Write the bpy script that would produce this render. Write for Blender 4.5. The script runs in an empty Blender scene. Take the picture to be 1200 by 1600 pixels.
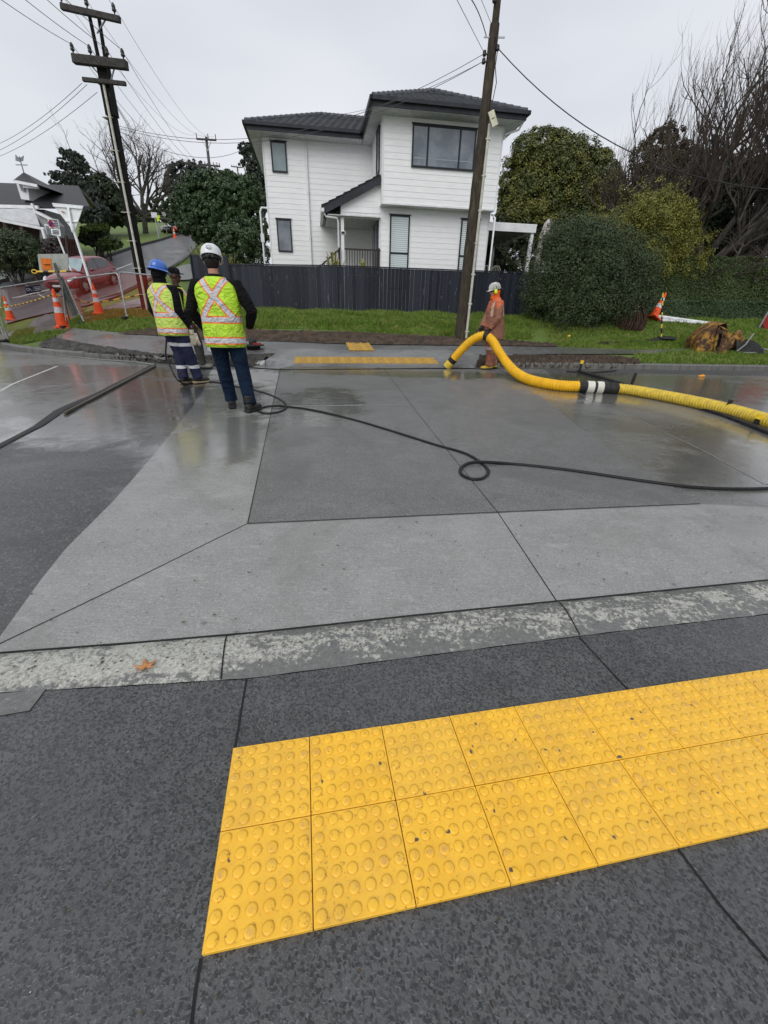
import bpy, math, random
import numpy as np
from mathutils import Vector, Matrix
random.seed(7); rng = np.random.default_rng(7)
S = bpy.context.scene; C = S.collection
R = math.radians

# ---------------------------------------------------------------- camera
F = 648.0; PITCH = R(25.85); ROLL = R(-1.35); HC = 1.30      # focal length in pixels of the 1200x1600 photograph, tilt, roll, height
cp, sp = math.cos(PITCH), math.sin(PITCH); cr, sr = math.cos(ROLL), math.sin(ROLL)
_r = Vector((1, 0, 0)); _d = Vector((0, -sp, -cp)); _f = Vector((0, cp, -sp))
R2 = cr*_r + sr*_d; D2 = -sr*_r + cr*_d
cam_data = bpy.data.cameras.new('camera'); cam = bpy.data.objects.new('camera', cam_data); C.objects.link(cam)
cam_data.sensor_fit = 'VERTICAL'; cam_data.sensor_height = 24; cam_data.lens = F/1600*24
cam_data.clip_start = 0.05; cam_data.clip_end = 6000
M = Matrix((R2, -D2, -_f)).transposed().to_4x4(); M.translation = Vector((0, 0, HC))
cam.matrix_world = M
S.camera = cam
# ---------------------------------------------------------------- sky, sun, exposure
SUN_EL, SUN_AZ = R(42), R(200)      # azimuth clockwise from +Y: behind the camera, a little to the left
w = bpy.data.worlds.new('World'); S.world = w; w.use_nodes = True
nt = w.node_tree; nt.nodes.clear()
out = nt.nodes.new('ShaderNodeOutputWorld'); bg = nt.nodes.new('ShaderNodeBackground')
sky = nt.nodes.new('ShaderNodeTexSky'); sky.sky_type = 'NISHITA'; sky.sun_disc = False
sky.sun_elevation = SUN_EL; sky.sun_rotation = SUN_AZ; sky.dust_density = 4; sky.air_density = 1.0
tc = nt.nodes.new('ShaderNodeTexCoord'); mp = nt.nodes.new('ShaderNodeMapping'); mp.inputs['Scale'].default_value = (1, 1, 2.6)
n1 = nt.nodes.new('ShaderNodeTexNoise'); n1.inputs['Scale'].default_value = 1.7; n1.inputs['Detail'].default_value = 3; n1.inputs['Roughness'].default_value = .45
cr1 = nt.nodes.new('ShaderNodeValToRGB')
cr1.color_ramp.elements[0].position = .3; cr1.color_ramp.elements[0].color = (5.7, 6.05, 6.7, 1)
cr1.color_ramp.elements[1].position = .72; cr1.color_ramp.elements[1].color = (7.9, 8.1, 8.5, 1)
mx = nt.nodes.new('ShaderNodeMix'); mx.data_type = 'RGBA'; mx.inputs['Factor'].default_value = .93
L = nt.links.new
L(tc.outputs['Generated'], mp.inputs['Vector']); L(mp.outputs[0], n1.inputs['Vector']); L(n1.outputs['Fac'], cr1.inputs['Fac'])
L(sky.outputs[0], mx.inputs['A']); L(cr1.outputs[0], mx.inputs['B']); L(mx.outputs['Result'], bg.inputs['Color']); L(bg.outputs[0], out.inputs[0])
bg.inputs['Strength'].default_value = .10
sd = bpy.data.lights.new('sun', 'SUN'); sd.energy = 1.5; sd.angle = R(50); sd.color = (1, .98, .95)
so = bpy.data.objects.new('sun', sd); C.objects.link(so)
sv = Vector((math.sin(SUN_AZ)*math.cos(SUN_EL), math.cos(SUN_AZ)*math.cos(SUN_EL), math.sin(SUN_EL)))
so.rotation_euler = sv.to_track_quat('Z', 'Y').to_euler()
S.view_settings.view_transform = 'Standard'; S.view_settings.look = 'None'; S.view_settings.gamma = 1; S.view_settings.exposure = 0.12
S.cycles.max_bounces = 6; S.cycles.diffuse_bounces = 3; S.cycles.glossy_bounces = 3; S.cycles.transparent_max_bounces = 8

# ---------------------------------------------------------------- geometry of the place
def ray(px, py):
    a = float(px-600)/F; b = float(py-800)/F
    return a*R2 + b*D2 + _f
def at(px, py, Y):
    q = ray(px, py); t = Y/q.y; return Vector((q.x*t, Y, HC+q.z*t))
def onz(px, py, z=0.0):
    q = ray(px, py); t = (z-HC)/q.z; return Vector((q.x*t, q.y*t, z))
def proj(p):
    v = Vector(p)-Vector((0, 0, HC)); z = v.dot(_f)
    return 600+F*v.dot(R2)/z, 800+F*v.dot(D2)/z
KX = np.array([-60, -30, -20, -16, -13.5, -12, -10.5, -9, -7.5, -6, -4.5, -3.2, -2.5, -1, 1.6, 5.1, 10.8, 40, 90.])
KY = np.array([70, 36, 24, 18.6, 15.4, 13.75, 12.75, 12.0, 11.5, 11.1, 10.85, 10.78, 10.8, 11.0, 11.45, 11.9, 12.4, 15., 19.5])
def sst(a, b, x): t = np.clip((x-a)/(b-a), 0, 1); return t*t*(3-2*t)
def K(x): return np.interp(x, KX, KY)
def H(x, y):
    """height of the land beyond the far kerb"""
    x = np.asarray(x, float); y = np.asarray(y, float)
    t = y-K(x)
    c = sst(-2.9, -2.3, x)*(1-sst(1.9, 2.6, x))*(1-sst(.6, 1.6, t))
    kerb = .12*(1-c)+.015*c
    base = kerb + np.where(t < 2.4, .11*np.clip(t, 0, 3), .264+.82*sst(2.4, 6.0, t)**.85)
    base = np.minimum(base+.30*sst(4.5, 8, x)*sst(2.5, 4.5, t), 1.235)
    base = np.where(t < 0, 0.0, base)
    hill = .205*np.clip(y-19.5, 0, 56)
    s = sst(0, 4.5, -x-6.3-.25*(y-18))
    return base + hill*s*np.where(t > 0, 1, 0)
TS = np.concatenate([np.linspace(.5, 40, 1600), np.geomspace(40.05, 900, 900)])
def gp(px, py, off=0.0):
    q = ray(px, py); x = q.x*TS; y = q.y*TS; z = HC+q.z*TS-off
    g = z-H(x, y); i = np.argmax(g < 0)
    if g[i] >= 0: t = TS[-1]; return Vector((q.x*t, q.y*t, float(H(q.x*t, q.y*t))+off))
    j = max(i-1, 0); a = g[j]/(g[j]-g[i]) if g[j] != g[i] else 0
    t = TS[j]+(TS[i]-TS[j])*a
    X, Y = q.x*t, q.y*t
    return Vector((X, Y, float(H(X, Y))+off))

# ---------------------------------------------------------------- materials
def newmat(name):
    m = bpy.data.materials.new(name); m.use_nodes = True
    return m, m.node_tree, m.node_tree.nodes['Principled BSDF']
def N(nt, t, **k):
    n = nt.nodes.new(t)
    for a, b in k.items():
        if a in ('operation', 'data_type', 'blend_type', 'feature', 'distance', 'wave_type', 'bands_direction', 'noise_dimensions', 'interpolation_type'): setattr(n, a, b)
        else: n.inputs[a.replace('_', ' ')].default_value = b
    return n
def math_n(nt, op, a, b=None, c=None, clamp=False):
    n = nt.nodes.new('ShaderNodeMath'); n.operation = op; n.use_clamp = clamp
    for i, v in enumerate((a, b, c)):
        if v is None: continue
        if isinstance(v, (int, float)): n.inputs[i].default_value = v
        else: nt.links.new(v, n.inputs[i])
    return n.outputs[0]
def ramp(nt, fac, p0, p1, c0=0.0, c1=1.0):
    n = nt.nodes.new('ShaderNodeMapRange'); n.inputs['From Min'].default_value = p0; n.inputs['From Max'].default_value = p1
    n.inputs['To Min'].default_value = c0; n.inputs['To Max'].default_value = c1; nt.links.new(fac, n.inputs['Value']); return n.outputs[0]
def mixc(nt, fac, a, b, blend='MIX'):
    n = nt.nodes.new('ShaderNodeMix'); n.data_type = 'RGBA'; n.blend_type = blend
    for s, v in (('Factor', fac), ('A', a), ('B', b)):
        if isinstance(v, (int, float)): n.inputs[s].default_value = v
        elif isinstance(v, tuple): n.inputs[s].default_value = (*v[:3], 1)
        else: nt.links.new(v, n.inputs[s])
    return n.outputs['Result']
def noise(nt, vec, scale, detail=4, rough=.55, dist=0.0):
    n = nt.nodes.new('ShaderNodeTexNoise'); n.inputs['Scale'].default_value = scale; n.inputs['Detail'].default_value = detail
    n.inputs['Roughness'].default_value = rough; n.inputs['Distortion'].default_value = dist
    if vec is not None: nt.links.new(vec, n.inputs['Vector'])
    return n.outputs['Fac']
def voro(nt, vec, scale, out='Distance', feature='F1'):
    n = nt.nodes.new('ShaderNodeTexVoronoi'); n.feature = feature; n.inputs['Scale'].default_value = scale
    nt.links.new(vec, n.inputs['Vector']); return n.outputs[out]
def bump(nt, b, h, strength, dist):
    n = nt.nodes.new('ShaderNodeBump'); n.inputs['Strength'].default_value = strength; n.inputs['Distance'].default_value = dist
    nt.links.new(h, n.inputs['Height'])
    if b.inputs['Normal'].links: nt.links.new(b.inputs['Normal'].links[0].from_socket, n.inputs['Normal'])
    nt.links.new(n.outputs[0], b.inputs['Normal'])
def geo(nt): return nt.nodes.new('ShaderNodeNewGeometry').outputs['Position']
def objc(nt): return nt.nodes.new('ShaderNodeTexCoord').outputs['Object']
def scaled(nt, vec, s, rot=(0, 0, 0)):
    n = nt.nodes.new('ShaderNodeMapping'); n.inputs['Scale'].default_value = s; n.inputs['Rotation'].default_value = rot
    nt.links.new(vec, n.inputs['Vector']); return n.outputs[0]
def pm(name, c1, c2=None, scale=6, rough=.6, metal=0.0, bmp=0.0, bscale=None, bdist=.01, spec=.5, coat=0.0, r2=None, world=False):
    """a plain painted, plastic, metal or cloth surface with patchy colour, patchy gloss and a little relief"""
    m, nt, b = newmat(name)
    v = geo(nt) if world else objc(nt)
    if spec == .5 and rough > .3 and not coat and not metal: spec = .2
    b.inputs['Metallic'].default_value = metal; b.inputs['Specular IOR Level'].default_value = spec; b.inputs['Coat Weight'].default_value = coat
    b.inputs['Coat Roughness'].default_value = .12
    n = noise(nt, v, scale, 5)
    if c2 is None: c2 = tuple(x*.78 for x in c1)
    nt.links.new(mixc(nt, ramp(nt, n, .36, .66), c1, c2), b.inputs['Base Color'])
    nt.links.new(ramp(nt, noise(nt, v, scale*2.3, 3), .3, .7, rough*.82, min(1, (r2 or rough*1.15))), b.inputs['Roughness'])
    if bmp: bump(nt, b, noise(nt, v, bscale or scale*3, 5), bmp, bdist)
    return m
def blobs(nt, vec, L_):
    """soft-edged patches on the ground: (x, y, rx, ry, angle)"""
    sep = nt.nodes.new('ShaderNodeSeparateXYZ'); nt.links.new(vec, sep.inputs[0]); x, y = sep.outputs[0], sep.outputs[1]
    tot = None
    for (cx, cy, rx, ry, a) in L_:
        ca, sa = math.cos(a), math.sin(a)
        dx = math_n(nt, 'SUBTRACT', x, cx); dy = math_n(nt, 'SUBTRACT', y, cy)
        u = math_n(nt, 'ADD', math_n(nt, 'MULTIPLY', dx, ca/rx), math_n(nt, 'MULTIPLY', dy, sa/rx))
        v = math_n(nt, 'ADD', math_n(nt, 'MULTIPLY', dx, -sa/ry), math_n(nt, 'MULTIPLY', dy, ca/ry))
        d = math_n(nt, 'SUBTRACT', 1.25, math_n(nt, 'SQRT', math_n(nt, 'ADD', math_n(nt, 'MULTIPLY', u, u), math_n(nt, 'MULTIPLY', v, v))), clamp=True)
        tot = d if tot is None else math_n(nt, 'MAXIMUM', tot, d)
    return tot
WET = [(-2.6, 6.3, .9, 2.6, .15), (-4.2, 7.2, 1.9, 1.7, 0), (-6.3, 8.9, 2.6, 1.8, 0), (-1.9, 4.5, .75, 1.7, .1), (-3.4, 5.2, 1.3, 1.3, .2), (3.3, 3.6, .95, .9, .3), (2.75, 2.45, .55, .50, .2), (-1.0, 6.5, .8, 1.6, .1), (4.6, 4.7, 1.6, 1.2, .2),
       (3.7, 8.4, 1.2, 1.7, .2), (5.6, 9.4, 3.0, 2.2, .1), (-1.0, 10.2, 2.2, .7, 0), (1.4, 10.0, 1.8, .8, .1)]
def road_mat(name, dry, dark, grain, gsize, patch=.5, wetbase=.0, broom=False, stones=False, tint=(.2, .19, .165), rlo=.11, rhi=.5, spec=.8, wsh=.45, ripple=.12):
    """wet concrete or asphalt: grit, stains, damp film, and pools of standing water"""
    m, nt, b = newmat(name); v = geo(nt)
    big = noise(nt, v, .55, 5, .6, .6); mid = noise(nt, v, 3.1, 6, .65, .3); fine = noise(nt, v, gsize, 3, .7)
    col = mixc(nt, ramp(nt, mid, .3, .72), dry, dark)
    col = mixc(nt, ramp(nt, fine, .35, .68, .0, grain), col, (dark[0]*.35, dark[1]*.35, dark[2]*.35))
    cc = nt.nodes.new('ShaderNodeSeparateColor'); nt.links.new(voro(nt, scaled(nt, v, (1, 1, 0)), gsize*.62, 'Color'), cc.inputs[0])
    col = mixc(nt, ramp(nt, cc.outputs[0], .0, .45, grain*.85, 0), col, (dark[0]*.28, dark[1]*.28, dark[2]*.28))
    col = mixc(nt, ramp(nt, cc.outputs[1], .72, 1.0, 0, grain*.75), col, (dry[0]*1.9, dry[1]*1.9, dry[2]*1.85))
    # worn, cloudy stains and hairline scratches
    col = mixc(nt, ramp(nt, noise(nt, v, .9, 7, .68, 1.0), .50, .63, 0, .55), col, (dark[0]*.70, dark[1]*.70, dark[2]*.67))
    col = mixc(nt, ramp(nt, noise(nt, scaled(nt, v, (1, 3, 1), (0, 0, .5)), 4.5, 8, .75, .5), .56, .68, 0, .42), col, (dry[0]*1.35, dry[1]*1.35, dry[2]*1.32))
    pit = math_n(nt, 'MULTIPLY', ramp(nt, voro(nt, scaled(nt, v, (1, 1, 0)), 21), .13, .06), ramp(nt, noise(nt, v, 13, 2), .52, .60), clamp=True)
    col = mixc(nt, math_n(nt, 'MULTIPLY', pit, .9), col, (dark[0]*.35, dark[1]*.35, dark[2]*.35))
    # scattered pits and blotches
    col = mixc(nt, math_n(nt, 'MULTIPLY', ramp(nt, voro(nt, v, 5.3), .10, .03), ramp(nt, noise(nt, v, 2.2, 2), .5, .62)), col, (dark[0]*.45, dark[1]*.45, dark[2]*.45))
    wob = math_n(nt, 'ADD', blobs(nt, v, WET), math_n(nt, 'MULTIPLY', math_n(nt, 'SUBTRACT', noise(nt, v, 1.6, 6, .62, .8), .5), 1.5))
    wet = ramp(nt, math_n(nt, 'ADD', wob, math_n(nt, 'MULTIPLY', math_n(nt, 'SUBTRACT', noise(nt, v, 9, 5, .7), .5), .55)), .22, .62)
    w2 = math_n(nt, 'MAXIMUM', wet, math_n(nt, 'MULTIPLY', ramp(nt, big, .42, .7), patch), clamp=True)
    w2.node.use_clamp = True
    w3 = math_n(nt, 'ADD', w2, wetbase, clamp=True)
    col = mixc(nt, math_n(nt, 'MULTIPLY', w3, wsh), col, (dark[0]*.55, dark[1]*.55, dark[2]*.52))
    col = mixc(nt, math_n(nt, 'MULTIPLY', wet, .15), col, tint)  # brownish reflection of the trees put into the colour of wet patches
    nt.links.new(col, b.inputs['Base Color']); nt.links.new(math_n(nt, 'MULTIPLY', w3, .95, clamp=True), b.inputs['Coat Weight']); nt.links.new(ramp(nt, noise(nt, v, 5, 5, .7), .3, .7, .05, .24), b.inputs['Coat Roughness']); b.inputs['Coat IOR'].default_value = 1.45
    rf = math_n(nt, 'ADD', ramp(nt, w3, 0, 1, rhi, rlo), ramp(nt, fine, .3, .7, -.03, .05))
    nt.links.new(rf, b.inputs['Roughness']); b.inputs['Specular IOR Level'].default_value = spec
    hb = math_n(nt, 'MULTIPLY', fine, ramp(nt, w2, 0, 1, 1, .18))
    bump(nt, b, hb, .35, .006)
    if broom:
        st = noise(nt, scaled(nt, v, (5, 85, 1), (0, 0, R(-10))), 1.0, 4, .7)
        bump(nt, b, math_n(nt, 'MULTIPLY', st, ramp(nt, w2, 0, 1, 1, .2)), .6, .006)
    bump(nt, b, noise(nt, v, 2.0, 3), .12, .03)
    bump(nt, b, noise(nt, scaled(nt, v, (1, 2.5, 1)), 14, 3, .6, .6), ripple, .012)
    return m
def aggregate_mat(name):
    """exposed-aggregate footpath: dark stone chips in grey cement, damp"""
    m, nt, b = newmat(name); v = geo(nt)
    warp = nt.nodes.new('ShaderNodeTexNoise'); warp.inputs['Scale'].default_value = 70; nt.links.new(v, warp.inputs['Vector'])
    va = nt.nodes.new('ShaderNodeVectorMath'); va.operation = 'MULTIPLY_ADD'; nt.links.new(warp.outputs['Color'], va.inputs[0]); va.inputs[1].default_value = (.017, .017, .0); nt.links.new(v, va.inputs[2])
    vv = scaled(nt, va.outputs[0], (1, 1, 0))
    d = voro(nt, vv, 128); c = voro(nt, vv, 128, 'Color'); sepc = nt.nodes.new('ShaderNodeSeparateColor'); nt.links.new(c, sepc.inputs[0])
    stone = math_n(nt, 'MULTIPLY', ramp(nt, d, .74, .46), ramp(nt, sepc.outputs[0], .22, .40), clamp=True)
    light = math_n(nt, 'MULTIPLY', ramp(nt, d, .4, .3), ramp(nt, sepc.outputs[1], .90, .93), clamp=True)
    big = noise(nt, v, 1.3, 5, .6, .4); mid = noise(nt, v, 9, 5, .6)
    cem = mixc(nt, ramp(nt, mid, .3, .7), (.086, .086, .085), (.043, .0435, .0435))
    cem = mixc(nt, ramp(nt, noise(nt, v, 260, 2, .6), .45, .7, 0, .6), cem, (.135, .136, .136))
    col = mixc(nt, math_n(nt, 'MULTIPLY', stone, .93), cem, mixc(nt, ramp(nt, sepc.outputs[2], .25, .95), (.007, .007, .007), (.040, .040, .040)))
    col = mixc(nt, math_n(nt, 'MULTIPLY', light, .35), col, (.26, .26, .27))
    col = mixc(nt, ramp(nt, big, .35, .72, 0, .38), col, (.045, .046, .048))
    spk = math_n(nt, 'MULTIPLY', ramp(nt, voro(nt, v, 11), .022, .012), 1.0)
    col = mixc(nt, spk, col, (.5, .5, .48))
    nt.links.new(col, b.inputs['Base Color'])
    w_ = ramp(nt, noise(nt, v, 1.1, 5, .6, .7), .40, .64)
    nt.links.new(math_n(nt, 'ADD', ramp(nt, w_, 0, 1, .46, .27), ramp(nt, mid, .3, .7, -.03, .05)), b.inputs['Roughness'])
    b.inputs['Specular IOR Level'].default_value = .6; nt.links.new(math_n(nt, 'MULTIPLY', w_, .45), b.inputs['Coat Weight']); b.inputs['Coat Roughness'].default_value = .22
    bump(nt, b, math_n(nt, 'ADD', math_n(nt, 'MULTIPLY', stone, .9), noise(nt, v, 180, 3)), .42, .0035)
    bump(nt, b, noise(nt, v, 3.5, 3), .15, .02)
    return m
def kerb_mat(name, amount=.5, lft=.15):
    """concrete kerb with a worn, flaking pale coat"""
    m, nt, b = newmat(name); v = geo(nt)
    n = noise(nt, v, 42, 9, .72, .3); big = noise(nt, scaled(nt, v, (1, 2.2, 1), (0, 0, R(-10))), 5.5, 4, .6, .6)
    # the pale coat is strongest at the left end and along the ridge of the kerb
    sep = nt.nodes.new('ShaderNodeSeparateXYZ'); nt.links.new(v, sep.inputs[0])
    across = math_n(nt, 'SUBTRACT', sep.outputs[1], math_n(nt, 'MULTIPLY', sep.outputs[0], .178))
    left = ramp(nt, sep.outputs[0], -.50, -.62)
    mid = math_n(nt, 'SUBTRACT', 1.0, math_n(nt, 'MULTIPLY', math_n(nt, 'ABSOLUTE', math_n(nt, 'SUBTRACT', across, 1.415)), 7.5), clamp=True)
    a = math_n(nt, 'ADD', n, math_n(nt, 'MULTIPLY', math_n(nt, 'SUBTRACT', big, .5), .75))
    a = math_n(nt, 'ADD', a, math_n(nt, 'ADD', math_n(nt, 'MULTIPLY', left, lft), math_n(nt, 'MULTIPLY', mid, .16)))
    a = math_n(nt, 'ADD', a, (amount-.5)*.4)
    coat = ramp(nt, a, .58, .66)
    base = mixc(nt, ramp(nt, noise(nt, v, 60, 4, .7), .35, .65), (.17, .17, .163), (.10, .10, .096))
    col = mixc(nt, coat, base, mixc(nt, ramp(nt, noise(nt, v, 90, 5, .7), .35, .62), (.50, .50, .44), (.30, .297, .265)))
    col = mixc(nt, ramp(nt, noise(nt, v, 26, 9, .78, 1.2), .50, .60, 0, .85), col, (.13, .13, .12))
    nt.links.new(col, b.inputs['Base Color']); nt.links.new(ramp(nt, coat, 0, 1, .4, .62), b.inputs['Roughness'])
    bump(nt, b, math_n(nt, 'ADD', coat, noise(nt, v, 110, 4, .7)), .35, .004)
    return m

# ---------------------------------------------------------------- mesh helpers
class MB:
    def __init__(s): s.v = []; s.f = []; s.m = []; s.cur = 0; s.sm = []
    def add(s, vs, fs, smooth=False):
        o = len(s.v); s.v += [tuple(x) for x in vs]
        for f in fs: s.f.append(tuple(i+o for i in f)); s.m.append(s.cur); s.sm.append(smooth)
    def box(s, c, size, rot=None, bev=0.0):
        x, y, z = (a/2 for a in size); b = min(bev, x*.45, y*.45, z*.45)
        if b <= 0:
            vs = [(i*x, j*y, k*z) for k in (-1, 1) for j in (-1, 1) for i in (-1, 1)]
            fs = [(0, 2, 3, 1), (4, 5, 7, 6), (0, 1, 5, 4), (2, 6, 7, 3), (0, 4, 6, 2), (1, 3, 7, 5)]
        else:
            bm_pts = []; fs = []
            idx = {}
            def P(i, j, k, ax):
                p = [i*x, j*y, k*z]; sg = (i, j, k)
                for q in range(3):
                    if q != ax: p[q] -= sg[q]*b
                idx[(i, j, k, ax)] = len(bm_pts); bm_pts.append(tuple(p))
            for i in (-1, 1):
                for j in (-1, 1):
                    for k in (-1, 1):
                        for ax in range(3): P(i, j, k, ax)
            g = lambda i, j, k, ax: idx[(i, j, k, ax)]
            for sgn in (-1, 1):
                fs.append((g(sgn, -1, -1, 0), g(sgn, 1, -1, 0), g(sgn, 1, 1, 0), g(sgn, -1, 1, 0)))
                fs.append((g(-1, sgn, -1, 1), g(1, sgn, -1, 1), g(1, sgn, 1, 1), g(-1, sgn, 1, 1)))
                fs.append((g(-1, -1, sgn, 2), g(1, -1, sgn, 2), g(1, 1, sgn, 2), g(-1, 1, sgn, 2)))
            for a in (-1, 1):
                for c_ in (-1, 1):
                    fs.append((g(-1, a, c_, 1), g(1, a, c_, 1), g(1, a, c_, 2), g(-1, a, c_, 2)))
                    fs.append((g(a, -1, c_, 0), g(a, 1, c_, 0), g(a, 1, c_, 2), g(a, -1, c_, 2)))
                    fs.append((g(a, c_, -1, 0), g(a, c_, 1, 0), g(a, c_, 1, 1), g(a, c_, -1, 1)))
            for i in (-1, 1):
                for j in (-1, 1):
                    for k in (-1, 1): fs.append((g(i, j, k, 0), g(i, j, k, 1), g(i, j, k, 2)))
            vs = bm_pts
        c = Vector(c); Rm = rot if rot is not None else Matrix.Identity(3)
        s.add([c+Rm @ Vector(p) for p in vs], fs)
    def bar(s, a, b, wx, wy=None, up=(0, 0, 1), bev=0.0):
        a, b = Vector(a), Vector(b); d = b-a
        if d.length < 1e-6: return
        z = d.normalized(); u = Vector(up)
        if abs(z.dot(u)) > .98: u = Vector((0, 1, 0))
        x = u.cross(z).normalized(); y = z.cross(x)
        s.box((a+b)/2, (wx, wy or wx, d.length), Matrix((x, y, z)).transposed(), bev)
    def tube(s, pts, rad, n=8, cap=True, flat=None, smooth=True, radf=None):
        pts = [Vector(p) for p in pts]; m = len(pts)
        if isinstance(rad, (int, float)): rad = [rad]*m
        if flat is None: flat = [1]*m
        elif isinstance(flat, (int, float)): flat = [flat]*m
        t0 = (pts[1]-pts[0]).normalized(); ref = Vector((0, 0, 1)) if abs(t0.z) < .9 else Vector((1, 0, 0))
        nx = ref.cross(t0).normalized(); vs = []
        for i in range(m):
            t = (pts[min(i+1, m-1)]-pts[max(i-1, 0)]).normalized()
            nx = (nx-t*nx.dot(t))
            if nx.length < 1e-6: nx = t.orthogonal()
            nx.normalize(); ny = t.cross(nx)
            for k in range(n):
                a = 2*math.pi*k/n; r_ = rad[i] if radf is None else rad[i]*radf(i, a)
                vs.append(pts[i]+nx*(math.cos(a)*r_)+ny*(math.sin(a)*r_*flat[i]))
        fs = [(i*n+k, i*n+(k+1) % n, (i+1)*n+(k+1) % n, (i+1)*n+k) for i in range(m-1) for k in range(n)]
        s.add(vs, fs, smooth)
        if cap: s.add([vs[k] for k in range(n)], [tuple(reversed(range(n)))]); s.add([vs[(m-1)*n+k] for k in range(n)], [tuple(range(n))])
    def rings(s, R_, n=16, cap=True, smooth=True, power=2.0, rot=0.0):
        """horizontal elliptical rings (cx, cy, z, rx, ry)"""
        vs = []
        for (cx, cy, z, rx, ry) in R_:
            for k in range(n):
                a = 2*math.pi*k/n; ca, sa = math.cos(a), math.sin(a)
                x = rx*abs(ca)**(2/power)*(1 if ca >= 0 else -1); y = ry*abs(sa)**(2/power)*(1 if sa >= 0 else -1)
                vs.append((cx+x*math.cos(rot)-y*math.sin(rot), cy+x*math.sin(rot)+y*math.cos(rot), z))
        m = len(R_); s.add(vs, [(i*n+k, i*n+(k+1) % n, (i+1)*n+(k+1) % n, (i+1)*n+k) for i in range(m-1) for k in range(n)], smooth)
        if cap: s.add(vs[:n], [tuple(reversed(range(n)))]); s.add(vs[-n:], [tuple(range(n))])
    def lathe(s, prof, c=(0, 0, 0), n=20, rot=None, sx=1.0, sy=1.0, smooth=True, cap=False):
        c = Vector(c); Rm = rot if rot is not None else Matrix.Identity(3); vs = []
        for (r_, z) in prof:
            for k in range(n):
                a = 2*math.pi*k/n; vs.append(c+Rm @ Vector((r_*sx*math.cos(a), r_*sy*math.sin(a), z)))
        m = len(prof); s.add(vs, [(i*n+k, i*n+(k+1) % n, (i+1)*n+(k+1) % n, (i+1)*n+k) for i in range(m-1) for k in range(n)], smooth)
        if cap: s.add(vs[:n], [tuple(reversed(range(n)))]); s.add(vs[-n:], [tuple(range(n))])
    def ball(s, c, r_, n=14, rot=None):
        if isinstance(r_, (int, float)): r_ = (r_, r_, r_)
        h = n//2+1; c = Vector(c); Rm = rot if rot is not None else Matrix.Identity(3); vs = []
        for i in range(h+1):
            t = math.pi*i/h
            for k in range(n):
                a = 2*math.pi*k/n; vs.append(c+Rm @ Vector((r_[0]*math.sin(t)*math.cos(a), r_[1]*math.sin(t)*math.sin(a), -r_[2]*math.cos(t))))
        s.add(vs, [(i*n+k, i*n+(k+1) % n, (i+1)*n+(k+1) % n, (i+1)*n+k) for i in range(h) for k in range(n)], True)
    def prism(s, poly, ex):
        """planar polygon extruded by vector ex"""
        ex = Vector(ex); n = len(poly); p = [Vector(q) for q in poly]
        s.add(p+[q+ex for q in p], [tuple(reversed(range(n))), tuple(range(n, 2*n))]+[(i, (i+1) % n, n+(i+1) % n, n+i) for i in range(n)])
    def build(s, name, mats, parent=None, loc=None, world=True):
        off = Vector((0, 0, 0))
        if parent is not None and world:
            q = parent; off = Vector((0, 0, 0))
            while q is not None: off = off+Vector(q.location); q = q.parent
        elif loc is not None: off = Vector(loc)
        me = bpy.data.meshes.new(name)
        me.from_pydata([tuple(Vector(p)-off) for p in s.v], [], s.f)
        if not isinstance(mats, (list, tuple)): mats = [mats]
        for m_ in mats: me.materials.append(m_)
        me.polygons.foreach_set('material_index', s.m); me.polygons.foreach_set('use_smooth', s.sm); me.update()
        o = bpy.data.objects.new(name, me); C.objects.link(o)
        if parent is not None: o.parent = parent
        elif loc is not None: o.location = loc
        return o
def tag(o, label=None, cat=None, group=None, kind=None):
    if label: o['label'] = label
    if cat: o['category'] = cat
    if group: o['group'] = group
    if kind: o['kind'] = kind
    return o
def thing(name, label, cat, loc=(0, 0, 0), group=None, rz=0.0):
    o = bpy.data.objects.new(name, None); o.empty_display_size = .2; C.objects.link(o); o.location = loc; o.rotation_euler = (0, 0, rz)
    return tag(o, label, cat, group)
def dup(o, parent=None):
    c = o.copy(); C.objects.link(c); c.parent = parent
    for ch in list(o.children): dup(ch, c)
    return c
def struct(o): o['kind'] = 'structure'; return o
def raw_mesh(name, verts, faces, mats, parent=None, smooth=False, loc=None):
    """numpy verts (n,3), faces (m,k)"""
    verts = np.asarray(verts, np.float32); faces = np.asarray(faces, np.int32)
    if loc is not None: verts = verts-np.array(loc, np.float32)
    k = faces.shape[1]; me = bpy.data.meshes.new(name)
    me.vertices.add(len(verts)); me.vertices.foreach_set('co', verts.ravel())
    me.loops.add(faces.size); me.loops.foreach_set('vertex_index', faces.ravel())
    me.polygons.add(len(faces)); me.polygons.foreach_set('loop_start', np.arange(0, faces.size, k, dtype=np.int32))
    me.polygons.foreach_set('loop_total', np.full(len(faces), k, np.int32))
    me.update(calc_edges=True)
    if smooth: me.polygons.foreach_set('use_smooth', np.ones(len(faces), bool))
    for m_ in (mats if isinstance(mats, (list, tuple)) else [mats]): me.materials.append(m_)
    o = bpy.data.objects.new(name, me); C.objects.link(o)
    if parent is not None: o.parent = parent
    elif loc is not None: o.location = loc
    return o
def resample(pts, n):
    pts = [np.array(p[:2], float) for p in pts]; d = [0]
    for a, b in zip(pts, pts[1:]): d.append(d[-1]+np.linalg.norm(b-a))
    t = np.linspace(0, d[-1], n); P = np.array(pts)
    return np.stack([np.interp(t, d, P[:, 0]), np.interp(t, d, P[:, 1])], 1)
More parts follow.
